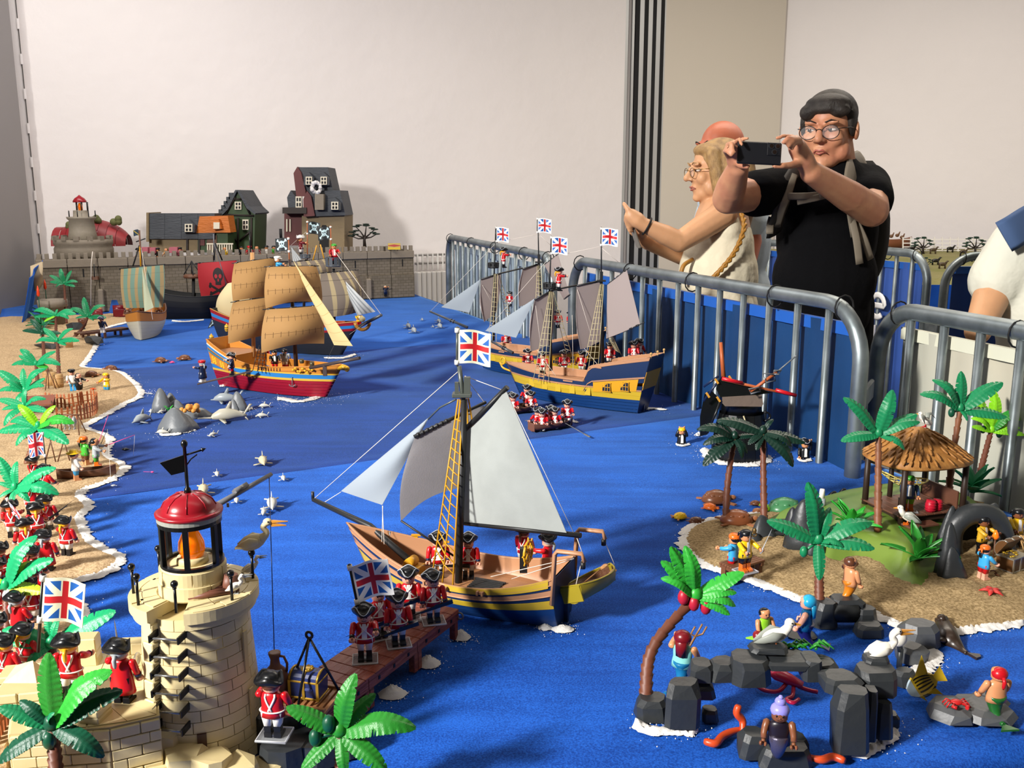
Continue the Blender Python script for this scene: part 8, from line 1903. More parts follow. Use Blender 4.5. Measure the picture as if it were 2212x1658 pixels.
pp(t,'roof_edge',((472,462),(486,450),(508,410),(513,410),(492,452),(478,466)),y-.02,.32,slate);pp(t,'roof_edge',((511,410),(516,410),(538,446),(553,460),(550,463),(533,450)),y-.02,.32,slate)
for k in range(5): bx(t,'chimney_step',472+5.5*k,452-9*k,480+5.5*k,462-8*k,y+.1,.1,slate)
for a,b in (((480,463),(548,466)),((487,470),(487,540)),((514,470),(514,540)),((543,470),(543,540)),((500,430),(524,430)),((488,462),(508,425)),((540,462),(521,425)),((490,500),(512,520)),((540,500),(518,520))): mb=MB();mb.tube([D(*a,y-.006)-t.location,D(*b,y-.006)-t.location],.006,4);obj('timber_beam',mb,timber,t)
t,y=house('tall grey manor with slate mansard roofs and ivory dormers',690,530,.2);bx(t,'wall',652,464,744,545,y,.32,tanw);bx(t,'side_wall',614,460,655,530,y+.04,.25,mar)
pp(t,'roof',((664,412),(734,411),(746,465),(678,467)),y-.03,.3,slate);pp(t,'upper_roof',((646,361),(708,361),(719,411),(656,412)),y-.0,.25,slate);pp(t,'gable',((634,374),(642,360),(650,372),(660,412),(660,424),(640,424)),y-.02,.2,mar);pp(t,'gable',((655,430),(663,412),(672,424),(680,466),(656,468)),y-.05,.2,mar);pp(t,'gable',((620,426),(628,411),(638,424),(640,460),(624,460)),y-.0,.2,slate)
bx(t,'balcony',610,448,662,461,y-.06,.1,timber);dormer(t,667,386,22,y-.05);dormer(t,699,386,22,y-.05);dormer(t,723,440,24,y-.08);win(t,645,436,13,24,y-.04);bx(t,'chimney',680,419,699,453,y-.08,.05,cstone2)
for u in (618,625): bx(t,'narrow_window',u,473,u+3,500,y+.03,.01,ivory)
pp(t,'arched_door',((690,545),(690,500),(696,486),(704,486),(710,500),(710,545)),y-.004,.01,matt_black)
t=thing('cotton_smoke','white cotton wool smoke over the manor chimney','smoke',D(684,419,y-.07));mb=MB();r=random.Random(3)
for k in range(14): a=k*2*PI/14;mb.ell(V((.026*math.cos(a)+r.uniform(-.004,.004),r.uniform(-.01,.01),.040+.032*math.sin(a))),r.uniform(.010,.015),8,6)
obj('cotton',mb,mat('cotton','cfcccb',1.,bump=(200,1.)),t)
# acacia, people and small things on the wall
def acacia(label,u,v,y,k=1.,col='1c2a20',par=None):
 t=thing('acacia_tree',label,'tree',D(u,v,y));g=lambda a,b: D(u+a*k,v+b*k,y)-t.location;L=1/pxm(D(u,v,y))*k
 mb=MB();mb.tube([g(-1,2),g(-2,-14),g(0,-22)],[4*L,3*L,3*L],7);obj('trunk',mb,timber,t)
 for a,b in ((-28,-30),(-20,-42),(2,-44),(20,-36),(24,-26),(-30,-22)):
  mb=MB();mb.tube([g(-1,-18),g(a*.5,b*.75),g(a,b)],[2.2*L,1.4*L,.8*L],5);obj('branch',mb,timber,t)
  mb=MB();mb.ell(g(a,b-1),(9*L,8*L,2*L),8,4);mb.ell(g(a*.7,b-4),(8*L,8*L,1.8*L),8,4);obj('foliage',mb,plast('acacia_'+col,col,.7),t)
acacia('dark flat-topped acacia right of the manor on the castle',789,532,cy(789,.15))
for i,(u,v,c,h_,lab) in enumerate(((298,525,'navy','tricorn','guard in navy with blue flag by the red dome'),(340,540,'dark','cap','townsman in black at the pink market cloths'),(359,540,'tan',None,'townsman in tan at the market'),(388,540,'maroon','cap','townswoman in maroon near the dormer house'),(486,540,'yellow',None,'yellow haired townswoman on the balcony'),(537,512,'red','cap','red dressed figure at the green gable window'),(522,545,'dark','bandana','pirate in black below the green gable'),(555,545,'maroon',None,'townsman right of the green gable'),(576,545,'white','straw','white clad townsman among the crowd'),(592,546,'green','bandana','green clad townsman among the crowd'))):
 y=cy(u,.05);fig(lab+' on the castle',V((D(u,v,y).x,y,T+.268)),.2*i-1,c,'white' if i == 0 else 'dark','dark','flesh','blond' if 'yellow' in lab else 'brown',h_,'dark' if c != 'red' else 'red',(30,20),False,cuffs=None,name='toy_townsperson',lite=True,sc=1.15)
y=cy(298,.04);flag_on('hand_flag','navy flag with yellow cross beside the guard on the castle','flag',D(300,495,y),(0,0,1),(-1,0,-.1),.032,.034,printed('flag_navy','24384a',[(lambda u,v: (u-v).__abs__().lt(.10),'b09a3a')],.6))
for u,v,lab in ((310,540,'pink market cloth left of the townsman in black'),(326,541,'pink market cloth under the townsman in black'),(374,540,'pink market cloth under the slate house'),(380,546,'pink cloth hanging over the wall under the slate house')): y=cy(u,.04);bx(thing('market_cloth',lab,'cloth',D(u,v,y)),'cloth',u-9,v-6,u+9,v+6,y,.05,plast('cloth_pink','a85a66',.7))
y=cy(852,-.03);t=thing('wall_banner','yellow and red banner sticker hanging on the castle battlement','banner',D(852,532,y));mb=MB();mb.sheet(lambda u,v: D(lerp(838,865,u),lerp(539,525,v),y)-t.location,4,4,.003,uv=True);obj('sheet',mb,printed('banner_print','b8a04a',[(lambda u,v: (abs(v-.62)+abs(u-.5)*.3).lt(.2),'a83a34'),(lambda u,v: abs(v-.18).lt(.12),'c8a81c')],.6),t)
mb=MB();mb.tube([D(607,515,cy(607,.1)),D(606,494,cy(607,.1))],.009,8);o=tag(obj('stove_pipe',mb,matt_black),'short black stove pipe left of the manor','pipe')
fig('climber in blue cloak hanging on the castle wall at right',D(833,640,cy(833,-.03)),.5,'navy','navy','dark','flesh','white',None,'dark',(120,120),False,cuffs=None,name='toy_climber',lite=True)
t=thing('hoist_bucket','rope and bucket hanging down the castle wall at left','bucket',D(204,600,cy(204,-.04)));mb=MB();mb.tube([D(200,543,cy(200,-.04))-t.location,D(197,570,cy(197,-.04))-t.location,D(196,660,cy(196,-.04))-t.location],.0022,5);obj('rope',mb,twine,t);bx(t,'bucket',196,597,211,604,t.location.y,.02,woodp);mb=MB();mb.tube([D(203,570,t.location.y)-t.location,D(204,598,t.location.y)-t.location],.003,5);obj('pole',mb,spar,t)
# draped blue cloth and cardboard at the left end of the castle
t0_=D(88,560,5.12);q0,q1=D(58,735,4.6),D(92,735,5.0)
mb=MB();mb.sheet(lambda u,v: lerp(D(lerp(20,64,v**.5),lerp(760,600,v),4.75),D(lerp(60,90,v),lerp(700,562,v),5.0),u)+V((0,.02*math.sin(u*9),0)),12,16,.004);tag(obj('draped_cloth',mb,vel_far),'blue velvet draped up against the wall at the left castle end','cloth')
mb=MB();mb.sheet(lambda u,v: D(lerp(66,92,u),lerp(612+16*math.sin(u*PI),575-10*u,v),4.95-.06*math.sin(v*PI)),10,10,.004);tag(obj('cardboard_curl',mb,mat('cardboard','b5a284',.8)),'curled beige cardboard sheet at the left castle end','cardboard')
# savanna model beyond the far barriers
sv=thing('side_table','second table with blue cloth carrying the savanna model at far right','table',V((3.2,6.9,0)));mb=MB();mb.box((0,0,.41),(2.9,1.5,.82));obj('table_cloth',mb,vel_far,sv);mb=MB();mb.hull([V((x,y-6.9,z)) for x in (-1.44,1.44) for y,z in ((6.16,.82),(6.2,.86),(7.64,.9752),(7.64,.82))]);obj('savanna_ground',mb,mat('savanna','7a7a44',.9,var=(4,.3,'8c8458'),bump=(60,.5)),sv)
def gy(u,v): e=D(u,v,1.0).z-CAMZ;return (CAMZ-.86+.08*6.2)/(.08-e)
yb=7.5;t=thing('white_lattice','white lattice fence panels behind the savanna model','fence',D(2040,530,yb)-V((0,0,.0)))
for k in range(11):
 u0=1950+17*k;bx(t,'lattice_post',u0,512,u0+2,545,yb,.01,PL['white'])
 for q in range(4): bx(t,'lattice_rail',u0+2,516+8*q,u0+17,518+8*q,yb+.002,.006,PL['white'])
for i,(u,v,k) in enumerate(((1995,548,.75),(2108,550,.8),(2000,580,.5),(2155,530,.6))): acacia(['green acacia left in the savanna model','green acacia right in the savanna model','low acacia at the front of the savanna model','acacia beside the white shirt in the savanna model'][i],u,max(v,540),gy(u,max(v,540)),k,'1f3a2c')
for i,(u,v) in enumerate(((1968,545),(2015,548),(2052,545),(2080,552),(2020,572),(2035,580),(2105,565))):
 t=thing('toy_antelope',['dark antelope near the brown ark','dark antelope at the lattice centre','dark buffalo right of centre','tan antelope by the right acacia','black buffalo at the front left','black buffalo at the front right','small dark antelope at the far right'][i]+' in the savanna model','animal',D(u,v,gy(u,v)));s_=.02;m_=plast('beast_%d' % (i % 2),('1c1a16','4a3c2a')[i % 2])
 mb=MB();mb.ell((0,0,s_*1.6),(s_*1.5,s_*.6,s_*.7),8,6);mb.tube([(s_*1.1,0,s_*1.9),(s_*1.7,0,s_*2.7),(s_*2.2,0,s_*2.6)],[s_*.4,s_*.3,s_*.15],6);obj('body',mb,m_,t)
 for x in (-1,1):
  for y in (-.35,.35): mb=MB();mb.cyl((x*s_,y*s_,0),(x*s_,y*s_,s_*1.5),s_*.16,n=5);obj('leg',mb,m_,t)
canoe('toy_ark','brown wooden ark with small animals left of the savanna',D(1932,536,gy(1932,536)),.2,.30,.12,.07,plast('ark_brown','7a4a30',.5))
for i,(u,v) in enumerate(((1925,506),(1938,504),(1948,508))): mb=MB();mb.ell((0,0,.015),(.018,.012,.014),8,5);mb.tube([(.01,0,.02),(.02,0,.045)],[.008,.004],6);tag(obj('ark_animal',mb,plast('ark_beast','6a4a30')),['left small brown animal on the ark','middle small brown animal on the ark','right small brown animal on the ark'][i],'animal').location=D(u,v+8,gy(1932,536))
# ------------------------------------------------------------------ people behind the barriers
skin1=mat('skin_warm','c08a66',.5,sss=.15,bump=(140,.06),var=(18,.12,'b0765a'));skin2=mat('skin_fair','c8966e',.5,sss=.15,bump=(140,.06),var=(18,.1));skin3=mat('skin_ruddy','a85c40',.5,sss=.15,var=(20,.12))
hairm=mat('hair_dark_grey','1d1917',.55,spec=.25,bump=(120,.6,(1,6,1)),var=(30,.5,'332e2a'));blondm=mat('hair_blond','8a6a42',.45,bump=(110,.8,(6,6,.5)),var=(40,.5,'b08c58'));rootm=mat('hair_root','3a2c20',.5,bump=(110,.8,(6,6,.5)))
tee=mat('black_cotton','08080a',.95,spec=.12,bump=(14,.25));cream=mat('cream_viscose','d2c8ae',.8,bump=(10,.3));whitet=mat('white_tshirt','cbcabb',.85,bump=(9,.3));polo=mat('pale_polo','a9b6c0',.85,bump=(12,.2));bluey=mat('yoke_blue','3f567c',.85);strap=mat('strap_taupe','6f6658',.7,bump=(300,.2));strapd=mat('strap_dark','2e2a26',.8)
eyew=mat('eye_white','d8d2ca',.2);eyeb=mat('eye_dark','1c1410',.15);lipm=mat('lip_rose','9a5448',.45);lens=mat('lens_glass','f4f6f8',.02,alpha=.05);wire=mat('wire_frame','2a2422',.3,.6);goldw=mat('gold_frame','8a6a34',.3,.8)
def solid(name,mb,m,par,vox=.006,it=4):
 """union of overlapping shapes as one smooth continuous surface"""
 o=obj(name,mb,m,par);md=o.modifiers.new('r','REMESH');md.mode='VOXEL';md.voxel_size=vox;md.use_smooth_shade=True
 sm=o.modifiers.new('s','SMOOTH');sm.iterations=it;sm.factor=.5
 me=bpy.data.meshes.new_from_object(o.evaluated_get(bpy.context.evaluated_depsgraph_get()));o.modifiers.clear();o.data=me;me.name=name
 if not me.materials: me.materials.append(m)
 return o
def limb(mb,P,rr,n=12):
 for (a,b),(r0,r1) in zip(zip(P,P[1:]),zip(rr,rr[1:])): mb.tube([a,b],[r0,r1],n)
 for p,r in zip(P,rr): mb.ell(p,r,12,8)
def headshape(mb,M,nose=1.,jaw=1.,fat=1.):
 k=mb.M;mb.M=k @ M
 mb.ell((0,.014,.028),(.074,.094,.088),20,14);mb.ell((0,-.018,-.025),(.062*fat,.074,.085),18,12);mb.ell((0,-.036,-.078*jaw),(.046*fat,.052,.036),16,10);mb.ell((0,-.072,-.096*jaw),(.020,.020,.016),10,8)
 mb.tube([(0,-.088,.018),(0,-.100,-.004),(0,-.113*nose,-.024)],[.009,.011,.0135],10);mb.ell((0,-.112*nose,-.024),(.0125,.012,.0105),10,8)
 for s in (-1,1):
  mb.ell((s*.013,-.098,-.027),(.009,.009,.008),8,6);mb.ell((s*.036*fat,-.064,-.024),(.026,.024,.026),10,8);mb.ell((s*.030,-.082,.027),(.026,.012,.0085),10,6)
  mb.ell((s*.076*fat,.014,-.004),(.010,.021,.032),10,8,rot=Matrix.Rotation(s*.35,3,'Z'));mb.ell((s*.048*fat,-.030,-.060),(.026,.034,.034),10,8)
 mb.ell((0,-.088,-.054),(.023,.010,.006),10,6);mb.ell((0,-.085,-.064),(.020,.010,.0065),10,6)
 mb.M=k
def face(par,M,brow,mouth_dn=.0):
 for s in (-1,1):
  mb=MB();mb.M=M;mb.ell((s*.031,-.0770,.006),(.0145,.0100,.0068),12,8);e=obj('eye',mb,eyew,par)
  mb=MB();mb.M=M;mb.ell((s*.031-.003,-.0865,.005),(.0058,.002,.0060),10,6);obj('iris',mb,eyeb,e)
  mb=MB();mb.M=M;mb.tube([(s*.016,-.0885,.008),(s*.030,-.0900,.0135),(s*.047,-.080,.009)],[.0025,.0046,.0025],7);obj('eyelid',mb,par['skin_m'] and MATS[par['skin_m']],par)
  mb=MB();mb.M=M;mb.tube([(s*.014,-.094,.027),(s*.032,-.0945,.034),(s*.052,-.080,.028)],[.0028,.0036,.0015],6,flat=.6);obj('eyebrow',mb,brow,par)
 mb=MB();mb.M=M;mb.tube([(-.023,-.087,-.061-mouth_dn),(-.010,-.0965,-.055),(0,-.098,-.0565),(.010,-.0965,-.055),(.023,-.087,-.061-mouth_dn)],[.001,.0034,.0030,.0034,.001],7);mb.tube([(-.020,-.087,-.0625),(0,-.0955,-.0655),(.020,-.087,-.0625)],[.001,.0042,.001],7);obj('lips',mb,lipm,par)
def specs(par,M,m,r=.026):
 mb=MB();mb.M=M
 for s in (-1,1):
  mb.tube([(s*.034+r*math.cos(a),-.103+.10*abs(.034*s+r*math.cos(a))*.30,-.002+r*.78*math.sin(a)) for a in [i*PI/9 for i in range(18)]],.0014,5,closed=True);mb.tube([(s*.058,-.097,.008),(s*.080,-.05,.008),(s*.083,.02,.004)],.0015,5)
 mb.tube([(-.010,-.103,.004),(0,-.106,.008),(.010,-.103,.004)],.0014,5);g_=obj('glasses',mb,m,par)
 for s in (-1,1): mb=MB();mb.M=M;mb.loft([[V((s*.034+r*.96*math.cos(a),y-.103+.10*abs(.034*s+r*math.cos(a))*.30,-.002+r*.75*math.sin(a))) for a in [i*PI/9 for i in range(18)]] for y in (0,.0006)]);obj('lens',mb,lens,g_)
def hand(mb,wrist,palm,fingers,thumb,r=.0088):
 """palm: centre of the knuckles; fingers: point chains; thumb: point chain from the side of the palm"""
 limb(mb,[wrist,wrist.lerp(palm,.5),palm],[.025,.029,.026]);w=(palm-wrist)
 for i,f in enumerate(fingers): k=(.92,1,.96,.82)[i];limb(mb,f,[r*1.1*k]+[r*k*(1-.08*j) for j in range(1,len(f))],8)
 limb(mb,thumb,[r*1.5,r*1.25,r*1.05,r*.9][:len(thumb)],8)
def hm(c,yaw,pitch,s=1.): return Matrix.Translation(c) @ Matrix.Rotation(yaw,4,'Z') @ Matrix.Rotation(pitch,4,'X') @ Matrix.Scale(s,4)
# ---- man with the phone
YM=3.0;g=lambda u,v,d=0.: D(u,v,YM+d)
mt=thing('person','dark-haired person in black T-shirt and backpack holding up a black phone','person',V((g(1790,600).x,YM,0)));o0=mt.location;L_=lambda u,v,d=0.: g(u,v,d)-o0;mt['skin_m']='skin_warm'
HM=hm(L_(1789,281),R(-33),R(6),1.0)
mb=MB();headshape(mb,HM,1.0,1.08,1.08);limb(mb,[L_(1800,310,.02),L_(1806,372,.03),L_(1802,400,.03)],[.060,.064,.075])
sh_r,sh_l=L_(1697,408,-.02),L_(1872,404,.06);hip=L_(1773,640,.04)
limb(mb,[L_(1745,408,.02),L_(1845,405,.05)],[.075,.078]);mb.ell(L_(1785,500,.03),(.150,.12,.24),18,12);mb.ell(L_(1780,600,.0),(.138,.125,.15),16,12)
er,wr=L_(1572,428,-.20),L_(1594,362,-.34);limb(mb,[sh_r,sh_r.lerp(er,.5),er,er.lerp(wr,.35),wr],[.060,.056,.047,.045,.031])
el,wl_=L_(1884,455,-.14),L_(1752,372,-.34);limb(mb,[sh_l,sh_l.lerp(el,.5),el,el.lerp(wl_,.4),wl_],[.062,.058,.050,.046,.032])
for s in (-1,1): hx=hip+V((s*.09,0,0));limb(mb,[hx,V((hx.x+s*.01,-.02,.48)),V((hx.x+s*.01,.02,.10)),V((hx.x+s*.015,-.08,.04))],[.078,.060,.045,.036])
yp=-.415;F=lambda *q: [L_(u,v,d) for u,v,d in q]
hand(mb,wr,L_(1588,322,-.37),[F((1586,325,-.37),(1590,306,-.40),(1598,300,-.44),(1602,312,-.455)),F((1578,330,-.37),(1572,312,-.41),(1580,309,-.45),(1585,328,-.46)),F((1574,338,-.37),(1566,326,-.41),(1570,326,-.45),(1580,336,-.46)),F((1590,322,-.37),(1603,300,-.385),(1615,299,-.40))],F((1588,345,-.36),(1600,356,-.39),(1614,359,-.41)))
hand(mb,wl_,L_(1722,318,-.38),[F((1718,312,-.385),(1712,294,-.40),(1692,293,-.42),(1678,299,-.425)),F((1722,314,-.38),(1720,297,-.42),(1702,298,-.455),(1692,308,-.46)),F((1728,318,-.38),(1728,301,-.42),(1712,303,-.45),(1703,316,-.455)),F((1734,324,-.37),(1732,309,-.41),(1718,310,-.44),(1711,322,-.445))],F((1733,350,-.365),(1708,357,-.40),(1690,358,-.42),(1672,358,-.425)))
solid('body',mb,skin1,mt,.0052,5);face(mt,HM,hairm,.006);specs(mt,HM,wire)
mb=MB();mb.M=HM;mb.ell((0,.026,.046),(.082,.092,.078),20,14);mb.ell((.006,-.034,.080),(.070,.052,.030),14,10);mb.ell((-.046,-.060,.056),(.028,.026,.026),12,8);mb.ell((.046,-.056,.060),(.034,.026,.022),12,8);mb.ell((.0,-.070,.066),(.046,.020,.016),12,8)
for s in (-1,1): mb.ell((s*.074,.004,.022),(.012,.036,.046),10,8)
mb.ell((0,.085,-.03),(.058,.032,.066),12,8);solid('hair',mb,hairm,mt,.005,3)
mb=MB();limb(mb,[L_(1742,414,.02),L_(1848,410,.05)],[.086,.088],16);mb.ell(L_(1786,500,.03),(.162,.130,.26),20,14);mb.ell(L_(1780,600,-.005),(.165,.150,.17),20,14);mb.ell(L_(1778,672,.01),(.150,.135,.13),18,12)
limb(mb,[sh_r,sh_r.lerp(er,.52)],[.073,.072],14);limb(mb,[sh_l,sh_l.lerp(el,.55)],[.076,.074],14);solid('t_shirt',mb,tee,mt,.008,5)
mb=MB()
for s in (-1,1): hx=hip+V((s*.078,.01,-.02));limb(mb,[hx,V((hx.x+s*.01,-.02,.48)),V((hx.x+s*.01,.02,.06))],[.100,.080,.068],14)
solid('trousers',mb,tee,mt,.010,4)
for s in (-1,1): mb=MB();mb.ell((hip.x+s*.10,-.06,.035),(.05,.13,.05),12,8);obj('shoe',mb,tee,mt)
def ribbon(name,pts,w,m,par,th=.0035,up=None):
 mb=MB();P=bez(pts,4);mb.tube(P,w/2,8,flat=th/w*1.1,up=up or (0,-1,.2));return obj(name,mb,m,par)
bp=thing('backpack','dark backpack with taupe straps worn by the person with the phone','backpack',o0+V((.12,.20,.95)))
q_=lambda u,v,d=0.: g(u,v,d)-bp.location
mb=MB();mb.box(q_(1828,488,.26),(.23,.15,.44),ch=.05);obj('pack',mb,mat('pack_cloth','1a1816',.8,bump=(60,.2)),bp)
mb=MB();mb.ell(q_(1884,505,.20),(.05,.09,.17),14,10);obj('side_pocket',mb,MATS['pack_cloth'],bp)
ribbon('shoulder_strap',[q_(1862,342,.14),q_(1846,352,.0),q_(1836,390,-.085),q_(1838,440,-.115),q_(1848,505,-.10)],.062,strap,bp,.014);ribbon('shoulder_strap',[q_(1738,372,.06),q_(1722,372,-.06),q_(1702,400,-.115),q_(1690,440,-.13),q_(1678,475,-.10),q_(1672,505,-.02)],.058,strapd,bp,.014)
ribbon('strap_webbing',[q_(1716,376,-.10),q_(1704,415,-.14),q_(1690,450,-.145),q_(1678,490,-.09)],.022,strap,bp,.004);ribbon('chest_strap',[q_(1694,424,-.140),q_(1750,423,-.175),q_(1805,416,-.165)],.022,strap,bp,.005);ribbon('strap_tail',[q_(1722,436,-.160),q_(1760,428,-.182),q_(1782,422,-.182)],.020,strap,bp,.004)
mb=MB();mb.box(q_(1784,420,-.186),(.040,.012,.026),ch=.004);obj('buckle',mb,strap,bp)
for a in (((1840,470,-.115),(1850,515,-.15),(1857,570,-.15)),((1850,480,-.11),(1868,520,-.13),(1880,560,-.11)),((1668,470,-.09),(1664,485,-.10),(1663,505,-.10))): ribbon('loose_strap',[q_(*p) for p in a],.024,strap,bp,.004)
ph=thing('phone','black phone with three lenses held up in both hands','phone',g(1640,331,-.425),rot=(R(-8),R(2.5),0));pb=mat('phone_black','15161a',.35)
mb=MB();k_=1/pxm(g(1640,331,-.425));w_,h_=95*k_,48*k_;mb.box((0,0,0),(w_,.009,h_),ch=.003);obj('case',mb,pb,ph)
mb=MB();mb.box((w_*.32,-.0055,h_*.19),(.036,.003,.034),ch=.001);ci=obj('camera_island',mb,pb,ph)
for x,z in ((-.008,.008),(.009,.008),(.001,-.008)):
 mb=MB();mb.tube([(w_*.32+x,-.0062,h_*.19+z),(w_*.32+x,-.0092,h_*.19+z)],[.0078,.0076],16);l_=obj('lens_ring',mb,mat('lens_rim','3a3c40',.3,.6),ci);mb=MB();mb.tube([(w_*.32+x,-.0090,h_*.19+z),(w_*.32+x,-.0097,h_*.19+z)],.0055,14);obj('lens',mb,eyeb,l_)
 # ---- woman in profile
YW=3.5;g2=lambda u,v,d=0.: D(u,v,YW+d)
wt=thing('person','long-haired blond woman in cream sleeveless top filming with a phone','person',V((g2(1552,600).x,YW,0)));o1=wt.location;K=lambda u,v,d=0.: g2(u,v,d)-o1;wt['skin_m']='skin_fair'
HW=hm(K(1545,368),R(-82),R(4),.98);mb=MB();headshape(mb,HW,1.02,1.,.95);limb(mb,[K(1556,400),K(1566,432),K(1566,450)],[.05,.05,.06])
limb(mb,[K(1562,462,-.10),K(1562,462,.12)],[.055,.055]);mb.ell(K(1556,520),(.11,.135,.20),16,12);mb.ell(K(1552,610),(.12,.14,.16),14,10)
sA,eA,wA=K(1562,462,-.12),K(1468,522,-.17),K(1388,484,-.20);limb(mb,[sA,sA.lerp(eA,.5),eA,eA.lerp(wA,.4),wA],[.050,.046,.038,.036,.025])
sB,eB,wB=K(1560,466,.13),K(1480,553,.10),K(1410,530,-.02);limb(mb,[sB,eB,wB],[.05,.04,.026])
hand(mb,wA,K(1364,466,-.20),[[K(1362+i*2,460+6*i,-.215+.012*i),K(1352+i*2,466+8*i,-.21+.01*i),K(1350+3*i,476+8*i,-.19),K(1358+3*i,482+6*i,-.18)] for i in range(4)],[K(1370,466,-.21),K(1356,452,-.21),K(1348,440,-.20)],.0082)
hand(mb,wB,K(1388,516,-.05),[[K(1386-2*i,514-4*i,-.06),K(1374-2*i,510-6*i,-.08),K(1362,504-7*i,-.09),K(1360,494-5*i,-.10)] for i in range(4)],[K(1392,508,-.08),K(1382,496,-.11),K(1374,488,-.12)],.0082)
for s in (-1,1): limb(mb,[K(1552,640,s*.08),V((0,s*.08,.46)),V((0,s*.08,.08)),V((-.09,s*.08,.035))],[.09,.06,.04,.034])
solid('body',mb,skin2,wt,.0052,5);face(wt,HW,blondm);specs(wt,HW,goldw,.022)
mb=MB();mb.M=HW;mb.ell((0,.024,.040),(.086,.098,.080),18,12);mb.ell((0,-.03,.078),(.066,.052,.026),12,8);mb.M=Matrix()
for s in (-1,1):
 limb(mb,[HW @ V((s*.066,-.030,.062)),HW @ V((s*.078,-.026,.0)),HW @ V((s*.082,-.010,-.08)),HW @ V((s*.078,.0,-.18)),HW @ V((s*.07,.0,-.27))],[.026,.026,.030,.030,.012],10);limb(mb,[HW @ V((s*.07,.03,.03)),HW @ V((s*.078,.04,-.10)),HW @ V((s*.07,.05,-.26))],[.04,.046,.022],10)
limb(mb,[HW @ V((0,.09,.03)),HW @ V((0,.105,-.10)),HW @ V((0,.095,-.24))],[.06,.062,.03],12);limb(mb,[HW @ V((-.06,-.03,-.10)),HW @ V((-.07,-.05,-.19)),HW @ V((-.065,-.07,-.27))],[.008,.007,.003],6);solid('hair',mb,blondm,wt,.006,3)
mb=MB();mb.ell(K(1557,540),(.122,.148,.165),18,12);mb.ell(K(1550,600),(.15,.165,.20),18,12);mb.ell(K(1548,680),(.155,.17,.2),18,12);limb(mb,[K(1568,458,-.085),K(1572,500,-.10)],[.042,.05]);limb(mb,[K(1568,458,.085),K(1572,500,.10)],[.042,.05]);solid('sleeveless_top',mb,cream,wt,.008,5)
mb=MB();[limb(mb,[K(1552,660,s*.08),V((0,s*.08,.06))],[.11,.06]) for s in (-1,1)];solid('trousers',mb,cream,wt,.012,3)
mb=MB();mb.tube([wA.lerp(eA,.12)+V((.012*math.cos(a)*1.2,.030*math.sin(a),.028*math.cos(a))) for a in [i*PI/8 for i in range(16)]],.0035,6,closed=True);obj('hair_tie',mb,matt_black,wt)
mb=MB();mb.box((0,0,0),(.010,.075,.15),0,Matrix.Rotation(-.35,3,'Y'),ch=.003);o=obj('phone',mb,mat('phone_grey','6a655e',.4),None,g2(1366,492,-.14));tag(o,'grey phone held edge-on by the blond woman','phone')
t=thing('handbag','golden braided handbag strap across the blond woman','bag',g2(1570,560,-.2));P=bez([g2(u,v,d)-t.location for u,v,d in ((1600,452,-.12),(1608,490,-.155),(1590,540,-.185),(1560,580,-.195),(1530,610,-.18))],10)
for ph_ in (0,PI): mb=MB();mb.tube([p+V((.005*math.cos(i*1.1+ph_),0,.005*math.sin(i*1.1+ph_))) for i,p in enumerate(P)],.0062,7);obj('strap_strand',mb,mat('strap_gold','9a6a24',.5),t)
P=bez([g2(u,v,d)-t.location for u,v,d in ((1496,560,-.10),(1476,575,-.13),(1468,610,-.13))],6);mb=MB();mb.tube(P,.008,7);obj('strap_front',mb,MATS['strap_gold'],t);mb=MB();mb.box(g2(1500,690,-.2)-t.location,(.22,.08,.16),ch=.02);obj('bag_body',mb,MATS['strap_gold'],t)
# ---- balding man behind, right-hand visitor
YB=3.95;g3=lambda u,v,d=0.: D(u,v,YB+d)
bt=thing('person','balding man in pale polo shirt half hidden behind the blond woman','person',V((g3(1580,560).x,YB,0)));K3=lambda u,v,d=0.: g3(u,v,d)-bt.location;bt['skin_m']='skin_ruddy'
HB=hm(K3(1555,326),R(-60),0,1.05);mb=MB();headshape(mb,HB);limb(mb,[K3(1565,360),K3(1575,420)],[.06,.065]);limb(mb,[K3(1545,430,-.12),K3(1600,430,.12)],[.06,.06]);mb.ell(K3(1575,520),(.15,.13,.25),14,10);limb(mb,[K3(1600,440,-.13),K3(1622,520,-.16),K3(1610,590,-.24)],[.055,.045,.034])
for s in (-1,1): limb(mb,[K3(1575+20*s,620),V((.09*s,0,.04))],[.09,.05])
solid('body',mb,skin3,bt,.007,4);face(bt,HB,hairm)
mb=MB();mb.M=HB;mb.ell((0,.055,.0),(.080,.062,.055),14,10);solid('hair',mb,hairm,bt,.006,3)
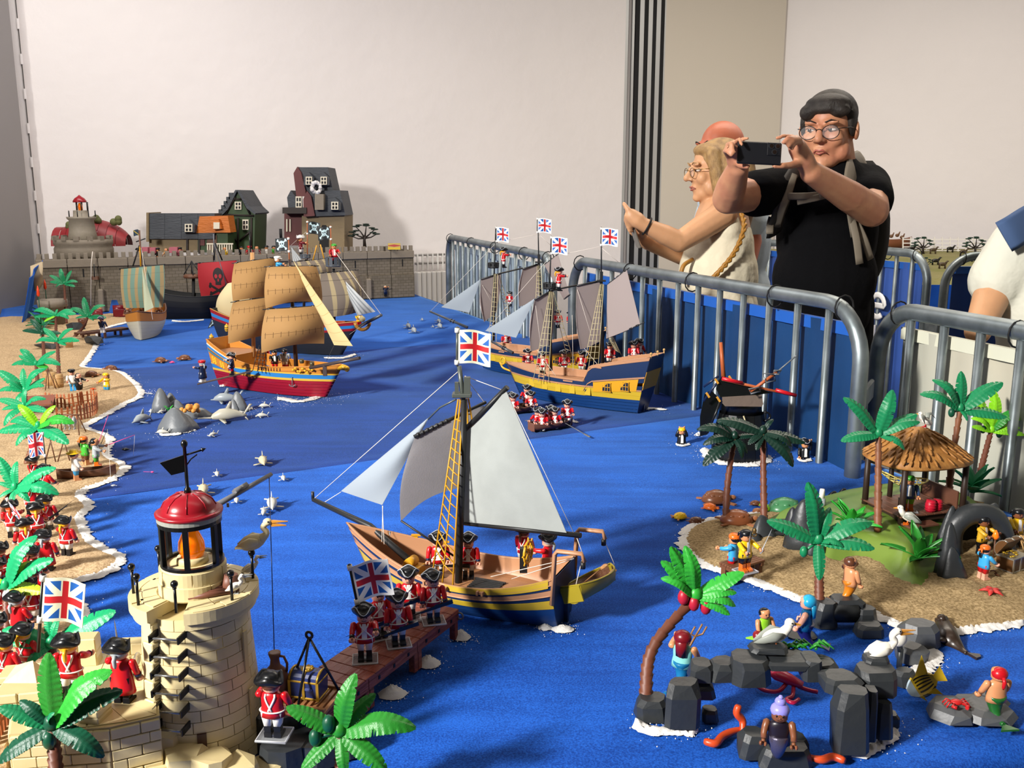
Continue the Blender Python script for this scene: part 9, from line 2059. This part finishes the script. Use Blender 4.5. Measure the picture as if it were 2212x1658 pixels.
mb=MB();mb.ell(K3(1578,520),(.17,.15,.28),16,12);limb(mb,[K3(1545,436,-.12),K3(1602,436,.10)],[.075,.08]);limb(mb,[K3(1602,440,-.12),K3(1618,478,-.15)],[.078,.074]);mb.ell(K3(1580,640),(.17,.15,.2),14,10);solid('polo_shirt',mb,polo,bt,.009,4)
mb=MB();[limb(mb,[K3(1575+20*s,640),V((.09*s,0,.05))],[.11,.07]) for s in (-1,1)];solid('trousers',mb,tee,bt,.012,3)
YR=2.45;g4=lambda u,v,d=0.: D(u,v,YR+d)
rt=thing('person','visitor in cream T-shirt with blue shoulders cut by the right edge','person',V((g4(2290,600).x,YR,0)));K4=lambda u,v,d=0.: g4(u,v,d)-rt.location;rt['skin_m']='skin_fair'
HR=hm(K4(2352,330),R(20),0,1.);mb=MB();headshape(mb,HR);limb(mb,[K4(2348,380),K4(2320,470)],[.06,.065]);limb(mb,[K4(2225,520),K4(2380,520)],[.06,.06]);mb.ell(K4(2295,640),(.15,.12,.26),14,10);limb(mb,[K4(2200,528),K4(2142,640,-.02),K4(2112,716,-.10)],[.058,.047,.034]);limb(mb,[K4(2390,528),K4(2430,640),K4(2400,740,-.1)],[.058,.047,.034])
for s in (-1,1): limb(mb,[K4(2295+50*s,800),V((.09*s,0,.04))],[.09,.05])
solid('body',mb,skin2,rt,.007,4);face(rt,HR,hairm);mb=MB();mb.M=HR;mb.ell((0,.02,.045),(.084,.096,.080),14,10);obj('hair',mb,hairm,rt)
mb=MB();mb.ell(K4(2290,640),(.165,.14,.28),18,12);limb(mb,[K4(2222,524),K4(2380,524)],[.074,.074],14);limb(mb,[K4(2208,524),K4(2158,606)],[.076,.078],16);limb(mb,[K4(2385,524),K4(2420,606)],[.076,.078]);mb.ell(K4(2290,790),(.17,.15,.22),16,10);ts=solid('t_shirt',mb,whitet,rt,.008,5)
ribbon('blue_yoke',[K4(2168,512,-.085),K4(2190,500,-.088),K4(2225,478,-.06),K4(2260,462,-.02)],.085,bluey,rt,.008);mb=MB();[limb(mb,[K4(2295+50*s,800),V((.09*s,0,.05))],[.11,.07]) for s in (-1,1)];solid('trousers',mb,tee,rt,.012,3)
